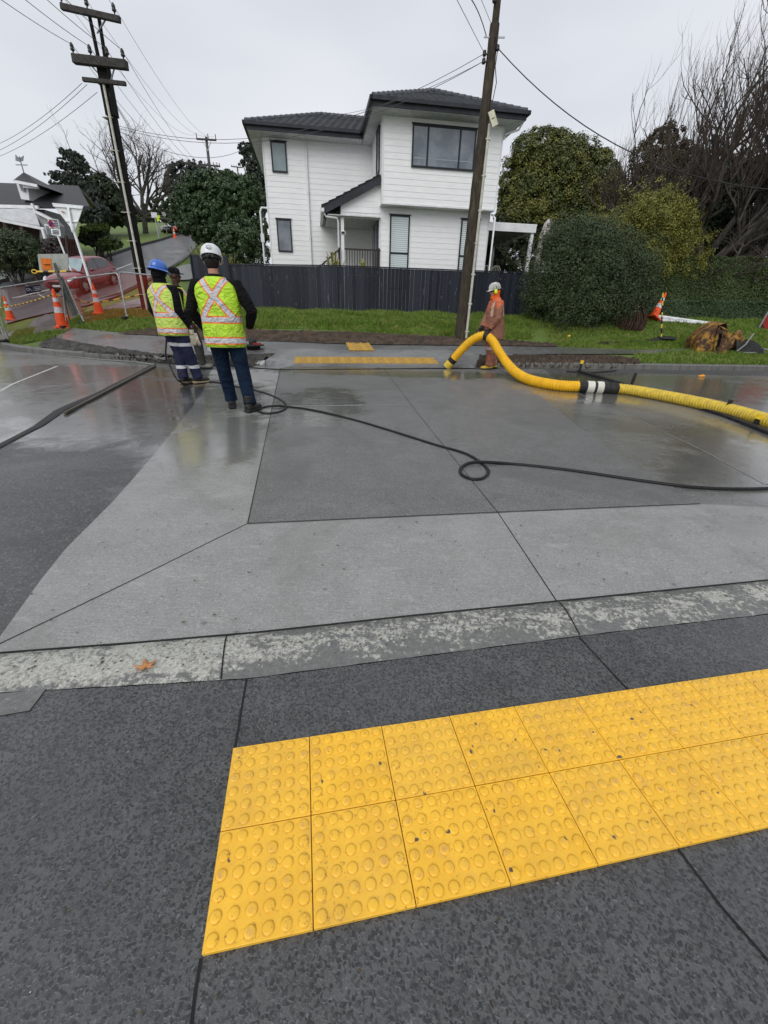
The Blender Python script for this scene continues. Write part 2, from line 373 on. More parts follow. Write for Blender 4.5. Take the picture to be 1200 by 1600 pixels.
def drape(name, near, far, mat, off=.02, n=40, m=6, rough=.0):
    """a strip of surfacing between two edges traced in the photograph, laid on the land"""
    a = resample(near, n); b = resample(far, n); vs = []
    for j in range(m+1):
        for i in range(n):
            q = a[i]+(b[i]-a[i])*j/m; g_ = gp(q[0], q[1], off); g_.z += random.uniform(-.6, 1)*rough*(0 < j < m); vs.append(tuple(g_))
    fs = [(j*n+i, j*n+i+1, (j+1)*n+i+1, (j+1)*n+i) for j in range(m) for i in range(n-1)]
    return raw_mesh(name, vs, fs, mat, smooth=True)
def flat(name, px, mat, z=.0, joints=(), jmat=None, jw=.008, thick=.0):
    """a slab traced in the photograph, on the flat road"""
    mb = MB(); p = [onz(x, y, z) for x, y in px]; mb.add(p, [tuple(range(len(p)))])
    mb.cur = 1
    for j in joints:
        q = [onz(x, y, z) for x, y in j]
        for a, b in zip(q, q[1:]):
            d = (b-a); nrm = Vector((-d.y, d.x, 0)).normalized()*(jw/2); u = Vector((0, 0, .0022))
            mb.add([a-nrm+u, b-nrm+u, b+nrm+u, a+nrm+u], [(0, 1, 2, 3)])
    return struct(mb.build(name, [mat, jmat or mat]))
# ================================================================ THE SETTING
asphalt = road_mat('wet asphalt', (.088, .088, .087), (.042, .0425, .043), .9, 175, patch=.35, rhi=.48, rlo=.17)
asphalt_wet = road_mat('soaked road', (.21, .205, .197), (.14, .137, .132), .5, 120, patch=.6, wetbase=.3, rhi=.44, rlo=.20, wsh=.35, ripple=.45)
concrete = road_mat('broomed concrete', (.325, .324, .312), (.245, .245, .237), .32, 210, patch=.12, broom=True, rhi=.52, rlo=.10, wsh=.55, tint=(.19, .18, .155))
concrete_r = road_mat('wet apron concrete', (.22, .222, .213), (.155, .155, .147), .32, 210, patch=.5, wetbase=.25, broom=True, rhi=.4, rlo=.10, tint=(.15, .135, .105))
slab_dark = road_mat('dark crossing slab', (.185, .184, .178), (.120, .120, .117), .65, 230, patch=.22, wetbase=.05, rhi=.5, rlo=.16, wsh=.45)
path_con = road_mat('far footpath concrete', (.21, .212, .213), (.145, .147, .15), .4, 150, patch=.6, wetbase=.2, rhi=.38, rlo=.13)
agg = aggregate_mat('exposed aggregate')
kerbm = kerb_mat('worn pale kerb', .5)
groove = pm('joint', (.02, .02, .02), rough=.8)
far_kerb = road_mat('kerb concrete', (.17, .168, .155), (.10, .10, .09), .5, 90, patch=.4, rhi=.5)
soil = pm('soil', (.10, .072, .052), (.045, .033, .025), 3.5, .85, bmp=.9, bscale=14, bdist=.06, world=True)
white_line = pm('road marking paint', (.55, .55, .52), (.3, .3, .3), 9, .5, world=True)
# grass ground
m, nt_, b_ = newmat('turf'); v_ = geo(nt_)
c_ = mixc(nt_, ramp(nt_, noise(nt_, v_, 1.1, 5, .6), .36, .64), (.095, .175, .022), (.16, .21, .035))
c_ = mixc(nt_, ramp(nt_, noise(nt_, v_, 14, 5, .7), .4, .68, 0, .75), c_, (.045, .075, .016))
c_ = mixc(nt_, ramp(nt_, noise(nt_, v_, .5, 4, .6), .56, .7, 0, .55), c_, (.10, .085, .035))
nt_.links.new(c_, b_.inputs['Base Color']); b_.inputs['Roughness'].default_value = .75; bump(nt_, b_, noise(nt_, v_, 60, 4, .7), .8, .03)
turf = m

# the land: one sheet to the horizon
xs = np.concatenate([-np.geomspace(900, 30, 26), np.arange(-29.5, -13, .5), np.arange(-13, 13, .2), np.arange(13, 30, .5), np.geomspace(30, 900, 26)])
ys = np.concatenate([np.array([-60, -20, -6, -2]), np.arange(0, 10, 1.0), np.arange(10, 24, .12), np.arange(24, 90, .7), np.geomspace(90, 2500, 30)])
GX, GY = np.meshgrid(xs, ys)
GZ = H(GX, GY)-.02; tt = GY-K(GX); GZ = np.where(tt < .12, -.10, GZ)
GZ = GZ+np.where(tt > 3.4, .006*np.sin(GX*1.7)*np.sin(GY*1.3+GX*.4), 0)*np.where(GY < 60, 1, 0)
nx_, ny_ = len(xs), len(ys); idx = np.arange(nx_*ny_).reshape(ny_, nx_)
struct(raw_mesh('ground', np.stack([GX.ravel(), GY.ravel(), GZ.ravel()], 1), np.stack([idx[:-1, :-1].ravel(), idx[:-1, 1:].ravel(), idx[1:, 1:].ravel(), idx[1:, :-1].ravel()], 1), turf, smooth=True))

# the road: one flat sheet from the near kerb to the far kerb
kx = np.concatenate([np.arange(-60, -20, 2.), np.arange(-20, 20, .25), np.arange(20, 90, 2.)])
rv = []
for x in kx:
    y0 = 1.42+.178*x if x > -30 else 1.42-.178*30
    for j in range(13): rv.append((x, y0+(K(x)+.02-y0)*j/12, 0.0))
n_ = 13; fs = [(i*n_+j, (i+1)*n_+j, (i+1)*n_+j+1, i*n_+j+1) for i in range(len(kx)-1) for j in range(n_-1)]
struct(raw_mesh('road', rv, fs, asphalt, smooth=True))
# soaked, brownish part of the road on the far left and the far right
flat('wet_road_panel', [(-250, 520), (0, 548), (60, 552), (240, 572), (60, 662), (-120, 762)], asphalt_wet, .002, [[(-60, 645), (20, 600), (90, 572)]], white_line, .05)
flat('wet_road_panel', [(900, 628), (945, 588), (1000, 584), (1400, 592), (1500, 720), (1195, 757), (1100, 705), (985, 652)], asphalt_wet, .002)
# raised table: pale aprons round a dark slab
flat('concrete_apron', [(-30, 1030), (0, 994), (22, 964), (62, 908), (102, 858), (140, 820), (176, 784), (222, 732), (262, 684), (297, 640), (318, 610), (330, 578), (437, 577), (387, 818)], concrete, .004,
     [[(0, 1006), (200, 910), (387, 818)], [(250, 638), (415, 634)]], groove, .006)
flat('concrete_apron', [(-30, 1030), (387, 818), (1095, 787), (1200, 790), (1330, 795), (1290, 890), (1200, 908), (870, 940), (400, 992), (0, 1021)], concrete, .0045,
     [[(778, 801), (870, 940)], [(-30, 1021), (0, 1006)]], groove, .006)
flat('concrete_apron', [(1095, 787), (1330, 800), (1195, 757), (1100, 705), (1040, 676), (985, 650), (925, 625), (880, 602), (850, 577), (780, 576), (830, 607), (870, 640), (930, 686), (1010, 735)], concrete_r, .005,
     [[(1195, 757), (1100, 705), (1040, 676), (985, 650), (925, 625), (880, 602)]], pm('pale silt line', (.26, .26, .25), (.17, .17, .165), 9, .5, world=True), .012)
flat('crossing_slab', [(387, 818), (1095, 787), (1010, 735), (930, 686), (870, 640), (830, 607), (780, 577), (438, 577)], slab_dark, .008,
     [[(387, 818), (438, 577)], [(387, 818), (780, 800), (1095, 787)], [(600, 577), (652, 645), (700, 705), (778, 801)]], groove, .006)
flat('crossing_slab_joint', [(443, 634), (640, 631), (640, 633), (443, 636)], pm('pale seam', (.20, .20, .195), (.15, .15, .147), 12, .45, world=True), .010)
# water lying on the slab by the far kerb is part of the slab material
# near kerb: gently rounded band between apron and footpath
def near_line(pxs, z): return [onz(x, y, z) for x, y in pxs]
A_ = near_line([(-120, 1032), (0, 1021), (200, 1006), (400, 989), (650, 962), (870, 940), (1050, 922), (1200, 907), (1400, 884)], .004)
B_ = near_line([(-120, 1088), (0, 1083), (200, 1072), (387, 1061), (650, 1027), (900, 995), (1050, 977), (1200, 960), (1400, 935)], .004)
mb = MB(); prof = [(0, -.004), (.06, .006), (.25, .016), (.55, .016), (.85, .008), (1, .002)]
NA = 60; A2 = np.array([[np.interp(t, np.linspace(0, 1, len(A_)), [p[k] for p in A_]) for k in range(3)] for t in np.linspace(0, 1, NA)])
B2 = np.array([[np.interp(t, np.linspace(0, 1, len(B_)), [p[k] for p in B_]) for k in range(3)] for t in np.linspace(0, 1, NA)])
vs = []
for (f_, h_) in prof:
    for i in range(NA):
        p = A2[i]+(B2[i]-A2[i])*f_; vs.append((p[0], p[1], .006+h_+.0015*math.sin(i*2.1+f_*7)))
mb.add(vs, [(j*NA+i, j*NA+i+1, (j+1)*NA+i+1, (j+1)*NA+i) for j in range(len(prof)-1) for i in range(NA-1)], True)
mb.cur = 1
def surf_line(mb, a, b, z0, w_):
    d = (b-a); nn = Vector((-d.y, d.x, 0)).normalized()*w_/2
    k = 6
    for i in range(k):
        f0, f1 = i/k, (i+1)/k
        def zz(f_): return .006+np.interp(f_, [q[0] for q in prof], [q[1] for q in prof])+.003
        p, q = a.lerp(b, f0), a.lerp(b, f1); p = Vector((p.x, p.y, zz(f0))); q = Vector((q.x, q.y, zz(f1)))
        mb.add([p-nn, q-nn, q+nn, p+nn], [(0, 1, 2, 3)])
surf_line(mb, onz(355, 993), onz(346, 1064), 0, .006)
surf_line(mb, onz(870, 940), onz(905, 995), 0, .007)
# dark open joint between kerb and apron
for p, q in zip(A2[:-1], A2[1:]):
    p, q = Vector(p), Vector(q); mb.add([Vector((p.x, p.y-.005, .0062)), Vector((q.x, q.y-.005, .0062)), Vector((q.x, q.y+.004, .0095)), Vector((p.x, p.y+.004, .0095))], [(0, 1, 2, 3)])
near_kerb = struct(mb.build('kerb', [kerbm, groove]))
# footpath the camera stands on: slabs with joints
fp_far = [(-120, 1088), (0, 1083), (200, 1072), (387, 1061), (650, 1027), (900, 995), (1050, 977), (1200, 960), (1400, 935)]
fz = .006
mb = MB(); q = near_line(fp_far, fz)
low = [Vector((p.x*1.0+(p.x)*.9, -1.6, fz)) for p in q]
mid_ = [a.lerp(b, .5) for a, b in zip(q, low)]
for a, b in ((q, mid_), (mid_, low)):
    for i in range(len(q)-1): mb.add([a[i], b[i], b[i+1], a[i+1]], [(0, 1, 2, 3)])
mb.cur = 1
for j in ([(385, 1061), (372, 1140), (366, 1173)], [(314, 1497), (305, 1550), (296, 1625)], [(905, 995), (950, 1044), (986, 1082)], [(1060, 1327), (1130, 1420), (1200, 1500), (1260, 1570)]):
    w_ = .007
    pts = [onz(x, y, fz+.002) for x, y in j]
    for a, b in zip(pts, pts[1:]):
        d = b-a; nn = Vector((-d.y, d.x, 0)).normalized()*w_/2; mb.add([a-nn, b-nn, b+nn, a+nn], [(0, 1, 2, 3)])
struct(mb.build('footpath', [agg, groove]))
# broken old kerb stub at the far left of the near kerb
flat('kerb_patch', [(-60, 1085), (0, 1084), (72, 1076), (46, 1110), (0, 1118), (-60, 1120)], kerb_mat('kerb patch', .36, 0), .0095)

# far kerb: upright face with rounded top, dropped at the crossing
mb = MB(); vs = []
kxx = np.concatenate([np.arange(-26, -13, .5), np.arange(-13, -2.7, .25), np.arange(2.35, 13, .35), np.arange(13, 40, 1.)])
def kerb_run(xr, mb):
    vs = []
    for x in xr:
        y = float(K(x)); e = (K(x+.1)-K(x-.1))/.2; nrm = Vector((-e, 1, 0)).normalized()
        c = float(sst(-3.6, -2.7, x)*(1-sst(2.0, 3.2, x))); h_ = .13*(1-c)+.02
        for (o, z) in ((-.0, -.05), (.0, h_*.8), (.02, h_), (.13, h_+.004), (.15, h_-.06)): vs.append((x+nrm.x*o, y+nrm.y*o, z))
    n5 = 5; mb.add(vs, [(i*n5+j, (i+1)*n5+j, (i+1)*n5+j+1, i*n5+j+1) for i in range(len(xr)-1) for j in range(4)])
kerb_run(np.concatenate([np.arange(-30, -13, .5), np.arange(-13, 13, .2), np.arange(13, 60, 1.)]), mb)
mb.cur = 1
for x in list(np.arange(-12.2, -3, 1.02))+list(np.arange(3.3, 12, 1.6)):
    y = float(K(x)); e = (K(x+.1)-K(x-.1))/.2; t_ = Vector((1, e, 0)).normalized()*.006; nrm = Vector((-e, 1, 0)).normalized()
    p = Vector((x, y, 0))
    mb.add([p-t_+nrm*-.003+Vector((0, 0, .0)), p+t_+nrm*-.003, p+t_+nrm*-.003+Vector((0, 0, .12)), p-t_+nrm*-.003+Vector((0, 0, .12))], [(0, 1, 2, 3)])
    mb.add([p-t_+Vector((0, 0, .155)), p+t_+Vector((0, 0, .155)), p+t_+nrm*.13+Vector((0, 0, .157)), p-t_+nrm*.13+Vector((0, 0, .157))], [(0, 1, 2, 3)])
struct(mb.build('far_kerb', [far_kerb, groove]))
# low lip of the gutter in front of the left kerb
mb = MB(); lip = [onz(x, y, .0) for x, y in ((-60, 534), (0, 541), (40, 548), (100, 557), (160, 563), (215, 567), (242, 571))]
mb.tube([p+Vector((0, 0, .012)) for p in lip], .035, 8, flat=.7); struct(mb.build('gutter_edge', far_kerb))

# far footpath, dug strips, verge dirt, tied to the land
struct(drape('far_footpath', [(-20, 530), (50, 527), (100, 530), (160, 541), (250, 553), (330, 555), (430, 552), (437, 570), (700, 569), (740, 557), (860, 553), (1020, 553), (1080, 546)],
       [(60, 505), (90, 509), (130, 514), (180, 519), (240, 522), (330, 530), (440, 532), (545, 536), (700, 538), (820, 539), (900, 543), (1000, 547), (1080, 545)], path_con, .012, 110, 8))
struct(drape('ramp', [(395, 574), (437, 577), (700, 575), (742, 575)], [(432, 551), (437, 551), (695, 553), (755, 557)], path_con, .018, 60, 8))
struct(drape('dug_strip', [(60, 541), (160, 556), (250, 566), (330, 570), (398, 573)], [(85, 527), (160, 541), (250, 553), (330, 555), (430, 552)], pm('wet subsoil', (.075, .07, .06), (.03, .028, .025), 6, .5, bmp=1.0, bscale=12, bdist=.08, world=True), .02, 120, 7, .07))
struct(drape('dirt_strip', [(185, 521), (250, 524), (330, 531), (440, 533), (545, 537), (700, 539), (820, 540), (870, 541)],
       [(240, 511), (300, 513), (380, 514), (440, 516), (545, 518), (700, 526), (780, 530), (870, 538)], soil, .03, 220, 9, .07))
struct(drape('dirt_strip', [(742, 572), (800, 571), (900, 571), (985, 570), (1000, 569)], [(750, 556), (800, 555), (900, 554), (970, 556), (998, 562)], soil, .03, 130, 7, .09))
struct(drape('dirt_track', [(930, 537), (960, 536), (1000, 535), (1040, 531)], [(932, 534), (960, 533), (1000, 531), (1040, 526)], pm('black mud', (.03, .027, .022), rough=.6, world=True), .035, 30, 3))
# side street climbing away
side_asph = road_mat('side street asphalt', (.13, .133, .14), (.085, .087, .092), .5, 60, patch=.5, rhi=.42, rlo=.2)
near_e = [(-60, 522), (0, 508), (40, 497), (75, 489), (135, 477), (185, 462), (215, 447), (245, 432), (268, 418), (283, 408), (296, 397), (306, 385), (316, 376), (322, 369), (322, 366)]
far_e = [(-60, 458), (0, 443), (35, 435), (72, 426), (105, 419), (130, 413), (155, 407), (185, 397), (205, 390), (220, 385), (250, 377), (268, 371), (276, 368.5), (281, 366), (284, 365)]
struct(drape('side_street', near_e, far_e, side_asph, .05, 70, 14))
def line_on(name, pts, w_, h_, mat, off=.0, top=None):
    P_ = [gp(x, y) for x, y in pts]; q = [P_[0]]
    mb = MB()
    for a, b in zip(P_, P_[1:]):
        k = max(1, int((b-a).length/1.2))
        for i in range(1, k+1):
            c = a.lerp(b, i/k); c.z = float(H(c.x, c.y)); q.append(c)
    for a, b in zip(q, q[1:]): mb.bar(a+Vector((0, 0, h_/2+off)), b+Vector((0, 0, h_/2+off)), w_, h_)
    return struct(mb.build(name, mat))
black_kerb = pm('dark wet kerb', (.05, .05, .048), (.025, .025, .025), 5, .5, world=True)
line_on('side_street_kerb', far_e[1:], .18, .20, black_kerb)
line_on('side_street_kerb', near_e[4:13], .15, .14, far_kerb)
line_on('road_marking', [(155, 405+20), (205, 413)][::-1] and [(178, 424), (207, 413)], .12, .055, white_line)
line_on('road_marking', [(20, 467), (80, 453)], .10, .055, white_line)
line_on('road_marking', [(5, 482), (70, 466)], .10, .055, white_line)
struct(drape('driveway', [(268, 437), (290, 437), (300, 436), (312, 436)], [(270, 420), (286, 414), (300, 412), (312, 412)], pm('pale concrete drive', (.3, .3, .3), (.22, .22, .22), 3, .5, world=True), .08, 12, 5))
# second strip of the far footpath beyond the barrier
struct(drape('far_footpath', [(100, 500), (140, 497), (190, 484), (235, 476)], [(100, 492), (140, 486), (190, 472), (235, 462)], path_con, .02, 24, 3))
struct(drape('concrete_pad', [(52, 518), (70, 526), (90, 519), (110, 513)], [(46, 508), (52, 499), (72, 491), (108, 492)], path_con, .02, 16, 5))

# ---------------------------------------------------------------- grass blades (nobody could count them)
def pip(x, y, poly):
    ins = np.zeros(len(x), bool); n = len(poly)
    for i in range(n):
        x0, y0 = poly[i][:2]; x1, y1 = poly[(i+1) % n][:2]
        c = ((y0 > y) != (y1 > y)) & (x < (x1-x0)*(y-y0)/(y1-y0+1e-12)+x0); ins ^= c
    return ins
def blade_field(polys, dens, hgt, name, mat):
    V_ = []
    for poly in polys:
        P_ = [gp(x, y) for x, y in poly]; P_ = [p if p.y < 18.6 else at(x, y, 18.6) for p, (x, y) in zip(P_, poly)]; xs_ = [p.x for p in P_]; ys_ = [p.y for p in P_]
        ar = (max(xs_)-min(xs_))*(max(ys_)-min(ys_)); nt0 = int(ar*dens/26)
        tx = rng.uniform(min(xs_), max(xs_), nt0); ty = rng.uniform(min(ys_), max(ys_), nt0); n = nt0*26; ti = rng.integers(0, nt0, n); th = rng.uniform(.35, 1.5, nt0)**1.3; ts = rng.uniform(.03, .11, nt0)
        x = tx[ti]+rng.normal(0, 1, n)*ts[ti]; y = ty[ti]+rng.normal(0, 1, n)*ts[ti]; k = pip(x, y, P_) & (y > K(x)+.3) & ~((x > -4.2) & (x < 3.6) & (y-K(x) < 3.1)); x, y = x[k], y[k]; n = len(x)
        clump = th[ti][k]*(.55+.8*np.clip(np.sin(x*2.1+np.sin(y*2.3)*2)*np.sin(y*2.7+x)+.45, 0, 1))
        a = rng.uniform(0, 6.28, n); h_ = hgt*rng.uniform(.4, 1.2, n)*clump; w_ = rng.uniform(.006, .013, n); z = H(x, y)-.01
        lx = rng.normal(0, .4, n)*h_; ly = rng.normal(0, .4, n)*h_
        v0 = np.stack([x-np.cos(a)*w_, y-np.sin(a)*w_, z], 1); v1 = np.stack([x+np.cos(a)*w_, y+np.sin(a)*w_, z], 1); v2 = np.stack([x+lx, y+ly, z+h_], 1)
        V_.append(np.stack([v0, v1, v2], 1).reshape(-1, 3))
    V_ = np.concatenate(V_); o = raw_mesh(name, V_, np.arange(len(V_)).reshape(-1, 3), mat)
    o['kind'] = 'stuff'; return o
m, nt_, b_ = newmat('grass blades')
ri = nt_.nodes.new('ShaderNodeNewGeometry'); c_ = mixc(nt_, ri.outputs['Random Per Island'], (.085, .175, .017), (.27, .31, .065))
c_ = mixc(nt_, ramp(nt_, noise(nt_, geo(nt_), .8, 3), .35, .65, 0, .6), c_, (.12, .22, .02)); c_ = mixc(nt_, ramp(nt_, noise(nt_, geo(nt_), 7.5, 4, .7), .36, .60, .6, 0), c_, (.035, .075, .010)); c_ = mixc(nt_, ramp(nt_, noise(nt_, geo(nt_), 2.6, 4, .65), .54, .68, 0, .75), c_, (.26, .25, .085))
nt_.links.new(c_, b_.inputs['Base Color']); b_.inputs['Roughness'].default_value = .5; b_.inputs['Specular IOR Level'].default_value = .25
grass_mat = m
blade_field([[(380, 514), (545, 517), (700, 525), (780, 529), (830, 530), (860, 480), (835, 480), (620, 480), (520, 480), (360, 480)],
             [(185, 520), (250, 522), (400, 514), (370, 487), (270, 487), (150, 484), (110, 500), (110, 513)],
             [(20, 540), (85, 528), (110, 514), (60, 524), (10, 528)], [(15, 530), (50, 523), (50, 500), (80, 490), (20, 497)]], 4200, .085, 'grass', grass_mat)
blade_field([[(1000, 569), (1200, 571), (1260, 571), (1260, 552), (1080, 548), (990, 553)], [(860, 540), (1000, 546), (1080, 544), (1260, 548), (1260, 480), (1180, 480), (1020, 480), (870, 480), (840, 480)]], 3600, .075, 'grass', grass_mat)
blade_field([[(742, 573), (1000, 570), (960, 556), (750, 556)]], 90, .05, 'grass', grass_mat)

# ================================================================ TACTILE PAVERS
yel, nt_, b_ = newmat('yellow paver'); v_ = objc(nt_); oi = nt_.nodes.new('ShaderNodeObjectInfo')
c_ = mixc(nt_, ramp(nt_, noise(nt_, v_, 9, 6, .7), .35, .7), (.94, .535, .03), (.80, .43, .022))
sp_ = nt_.nodes.new('ShaderNodeVectorMath'); sp_.operation = 'ADD'; nt_.links.new(v_, sp_.inputs[0]); nt_.links.new(oi.outputs['Location'], sp_.inputs[1])
spv = sp_.outputs[0]
st = math_n(nt_, 'MULTIPLY', ramp(nt_, voro(nt_, scaled(nt_, spv, (1, .55, 1), (0, 0, .8)), 30), .17, .12), ramp(nt_, noise(nt_, spv, 29, 2), .555, .60), clamp=True)
c_ = mixc(nt_, st, c_, (.04, .05, .055))
c_ = mixc(nt_, ramp(nt_, noise(nt_, spv, 70, 5, .8), .58, .66, 0, .8), c_, (.26, .11, .02))
c_ = mixc(nt_, ramp(nt_, noise(nt_, spv, 12, 3, .6), .60, .72, 0, .35), c_, (.62, .34, .10))
# brown ring and scuffed crown of every dome (spacing known, so the marks follow the domes)
sep = nt_.nodes.new('ShaderNodeSeparateXYZ'); nt_.links.new(v_, sep.inputs[0]); TS_ = .244; PIT = TS_/6
fx = math_n(nt_, 'SUBTRACT', math_n(nt_, 'FRACT', math_n(nt_, 'DIVIDE', math_n(nt_, 'ADD', sep.outputs[0], TS_*4), PIT)), .5)
fy = math_n(nt_, 'SUBTRACT', math_n(nt_, 'FRACT', math_n(nt_, 'DIVIDE', math_n(nt_, 'ADD', sep.outputs[1], TS_*4), PIT)), .5)
rr = math_n(nt_, 'SQRT', math_n(nt_, 'ADD', math_n(nt_, 'MULTIPLY', fx, fx), math_n(nt_, 'MULTIPLY', fy, fy)))
rim = math_n(nt_, 'MULTIPLY', math_n(nt_, 'SUBTRACT', 1.0, math_n(nt_, 'MULTIPLY', math_n(nt_, 'ABSOLUTE', math_n(nt_, 'SUBTRACT', rr, .345)), 16), clamp=True), ramp(nt_, noise(nt_, spv, 60, 3), .40, .64, .04, .55))
c_ = mixc(nt_, rim, c_, (.36, .17, .012))
c_ = mixc(nt_, ramp(nt_, noise(nt_, spv, 3.2, 7, .7, .6), .48, .68, 0, .30), c_, (.42, .27, .08)); c_ = mixc(nt_, ramp(nt_, oi.outputs['Random'], 0, 1, 0, .16), c_, (.70, .48, .12))
crown = math_n(nt_, 'MULTIPLY', ramp(nt_, rr, .25, .2), ramp(nt_, noise(nt_, spv, 25, 2), .55, .7, 0, .55))
c_ = mixc(nt_, crown, c_, (.50, .27, .12))
nt_.links.new(c_, b_.inputs['Base Color']); nt_.links.new(ramp(nt_, noise(nt_, spv, 8, 4), .35, .65, .30, .48), b_.inputs['Roughness'])
bump(nt_, b_, noise(nt_, spv, 300, 3), .15, .002)
def paver_mesh(n=14, seg=True):
    mb = MB(); h_ = TS_/2-.0012; t = .012
    mb.box((0, 0, t/2), (2*h_, 2*h_, t), bev=.0012)
    for i in range(6):
        for j in range(6):
            cx, cy = -TS_/2+PIT*(i+.5), -TS_/2+PIT*(j+.5)
            mb.lathe([(.0145, t-.0005), (.0138, t+.0014), (.0118, t+.0036), (.0085, t+.0043), (.0001, t+.0044)], (cx, cy, 0), n)
    return mb
ORD = ['first', 'second', 'third', 'fourth', 'fifth', 'sixth', 'seventh', 'eighth', 'ninth', 'tenth', 'eleventh', 'twelfth', 'thirteenth', 'fourteenth', 'fifteenth', 'sixteenth']
YAW = .189; cy_, sy_ = math.cos(YAW), math.sin(YAW); T0 = Vector((-.471, .8707, 0))
proto = None
for j in range(2):
    for i in range(10 if j == 0 else 8):
        lx, ly = (i+.5)*TS_, -(j+.5)*TS_
        loc = (T0.x+cy_*lx-sy_*ly, T0.y+sy_*lx+cy_*ly, fz+random.uniform(-.0006, .0006))
        px = proj((loc[0], loc[1], 0))
        corners = [proj((T0.x+cy_*a-sy_*b, T0.y+sy_*a+cy_*b, 0)) for a, b in ((i*TS_, -j*TS_), (i*TS_, -(j+1)*TS_))]
        if min(c[0] for c in corners) > 1200: continue
        if proto is None: o = paver_mesh().build('tactile_paver', yel, world=False); proto = o
        else: o = proto.copy(); C.objects.link(o)
        o.location = loc; o.rotation_euler = (random.uniform(-.0008, .0008), random.uniform(-.0008, .0008), YAW+(math.pi/2)*random.randint(0, 3))
        tag(o, 'yellow domed paver, %s from the left in the %s row beside the camera' % (ORD[i], ('kerb-side', 'lower')[j]), 'tactile paver', 'yellow tactile pavers on the near footpath')
# far strip across the road and the small patch behind it
yel2 = pm('worn yellow paver', (.55, .33, .05), (.34, .22, .07), 14, .45)
def far_paver(n):
    mb = MB(); h_ = .15-.002; mb.box((0, 0, .01), (2*h_, 2*h_, .02), bev=.002)
    for i in range(6):
        for j in range(6): mb.lathe([(.019, .0195), (.016, .032), (.0001, .034)], (-.15+.05*(i+.5), -.15+.05*(j+.5), 0), 8)
    return mb.build('tactile_paver', yel2, world=False)
fproto = None
a_, b2_ = gp(459, 568.3), gp(686, 569.6); dirn = (b2_-a_); dirn.z = 0; ln = dirn.length; dirn.normalize(); perp = Vector((-dirn.y, dirn.x, 0)); ang = math.atan2(dirn.y, dirn.x)
nfar = max(4, int(round(ln/.3))); s_ = ln/nfar/.3
for j in range(2):
    for i in range(nfar):
        c = a_+dirn*(.3*s_*(i+.5))+perp*(.02+.3*s_*(j+.5)); e = .01; h0 = float(H(c.x, c.y)); gx = (float(H(c.x, c.y+.15))-float(H(c.x, c.y-.15)))/.3
        if fproto is None: o = far_paver(0); fproto = o
        else: o = fproto.copy(); C.objects.link(o)
        o.location = (c.x, c.y, h0+.008); o.scale = (s_, s_, 1); o.rotation_euler = (math.atan(gx), 0, ang)
        tag(o, 'worn yellow paver, %s from the left in the %s row of the far strip' % (ORD[i] if i < 16 else 'last', ('kerb-side', 'back')[j]), 'tactile paver', 'tactile pavers in the strip across the road')
c0 = gp(546, 549); c1 = gp(585, 549); dd = (c1-c0); dd.z = 0; n2 = 2; s2 = dd.length/n2/.3; dd.normalize(); pp = Vector((-dd.y, dd.x, 0))
dep = (gp(565, 536)-gp(565, 549)); rows = max(2, min(5, int(round(abs(dep.y)/(.3*s2)))))
for j in range(rows):
    for i in range(n2):
        c = c0+dd*(.3*s2*(i+.5))+pp*(.3*s2*(j+.5)); gx = (float(H(c.x, c.y+.15))-float(H(c.x, c.y-.15)))/.3
        o = fproto.copy(); C.objects.link(o); o.location = (c.x, c.y, float(H(c.x, c.y))+.012); o.scale = (s2, s2, 1); o.rotation_euler = (math.atan(gx), 0, math.atan2(dd.y, dd.x))
        tag(o, 'worn yellow paver, %s in the %s row of the small patch behind the far strip' % (('left', 'right')[i], ORD[j]), 'tactile paver', 'tactile pavers in the small patch')
# ---------------------------------------------------------------- fallen leaf
def leaf_shape(mb, c, s, rz):
    pts = []; tips = [(90, 1.0), (150, .85), (30, .9), (205, .6), (-25, .62)]
    lobes = [(-60, .25), (-28, .75), (-5, .35), (28, 1.0), (55, .38), (90, 1.12), (125, .38), (152, 1.0), (185, .35), (208, .75), (240, .25), (262, .1), (270, .65), (278, .1)]
    for a, r_ in lobes: a = R(a)+rz; pts.append(Vector(c)+Vector((math.cos(a)*r_*s, math.sin(a)*r_*s*.8, .006+.012*random.random()*r_)))
    ctr = Vector(c)+Vector((0, 0, .010)); mb.add([ctr]+pts, [(0, i+1, (i+1) % len(pts)+1) for i in range(len(pts))])
    mb.add([p-Vector((0, 0, .0015)) for p in [ctr]+pts], [(0, (i+1) % len(pts)+1, i+1) for i in range(len(pts))])
mb = MB(); lp = onz(228, 1044, .02); leaf_shape(mb, (0, 0, 0), .055, .5)
lo = mb.build('fallen_leaf', pm('dead leaf', (.52, .25, .10), (.30, .12, .05), 40, .6), world=False); lo.location = lp
tag(lo, 'brown dry maple leaf lying on the pale near kerb', 'leaf')

# ---------------------------------------------------------------- grit and shredded leaf on the paving (nobody could count it)
V_ = []; F_ = []
def bits(n, gen, smin, smax, zf):
    for _ in range(n):
        x, y = gen(); a = random.uniform(0, 6.28); s = random.uniform(smin, smax); q = random.uniform(.25, .8); z = zf+random.uniform(.0005, .002); o_ = len(V_)
        for ux, uy, dz in ((1, 0, .001), (.3, q, 0), (-1, .1, .0015), (-.2, -q, 0)): V_.append((x+s*(ux*math.cos(a)-uy*math.sin(a)), y+s*(ux*math.sin(a)+uy*math.cos(a)), z+dz))
        F_.append((o_, o_+1, o_+2, o_+3))
def along_kerb():
    x = random.uniform(-1.6, 2.6); return x, 1.40+.178*x+random.gauss(.02, .05)
def on_path(): return random.uniform(-1.3, 1.7), random.uniform(.25, 1.2)
def on_apron(): x = random.uniform(-2.2, 3.5); return x, 1.6+.178*x+abs(random.gauss(0, 1.5))
bits(420, along_kerb, .002, .0075, .024); bits(160, on_path, .0015, .005, .008); bits(260, on_apron, .003, .010, .012)
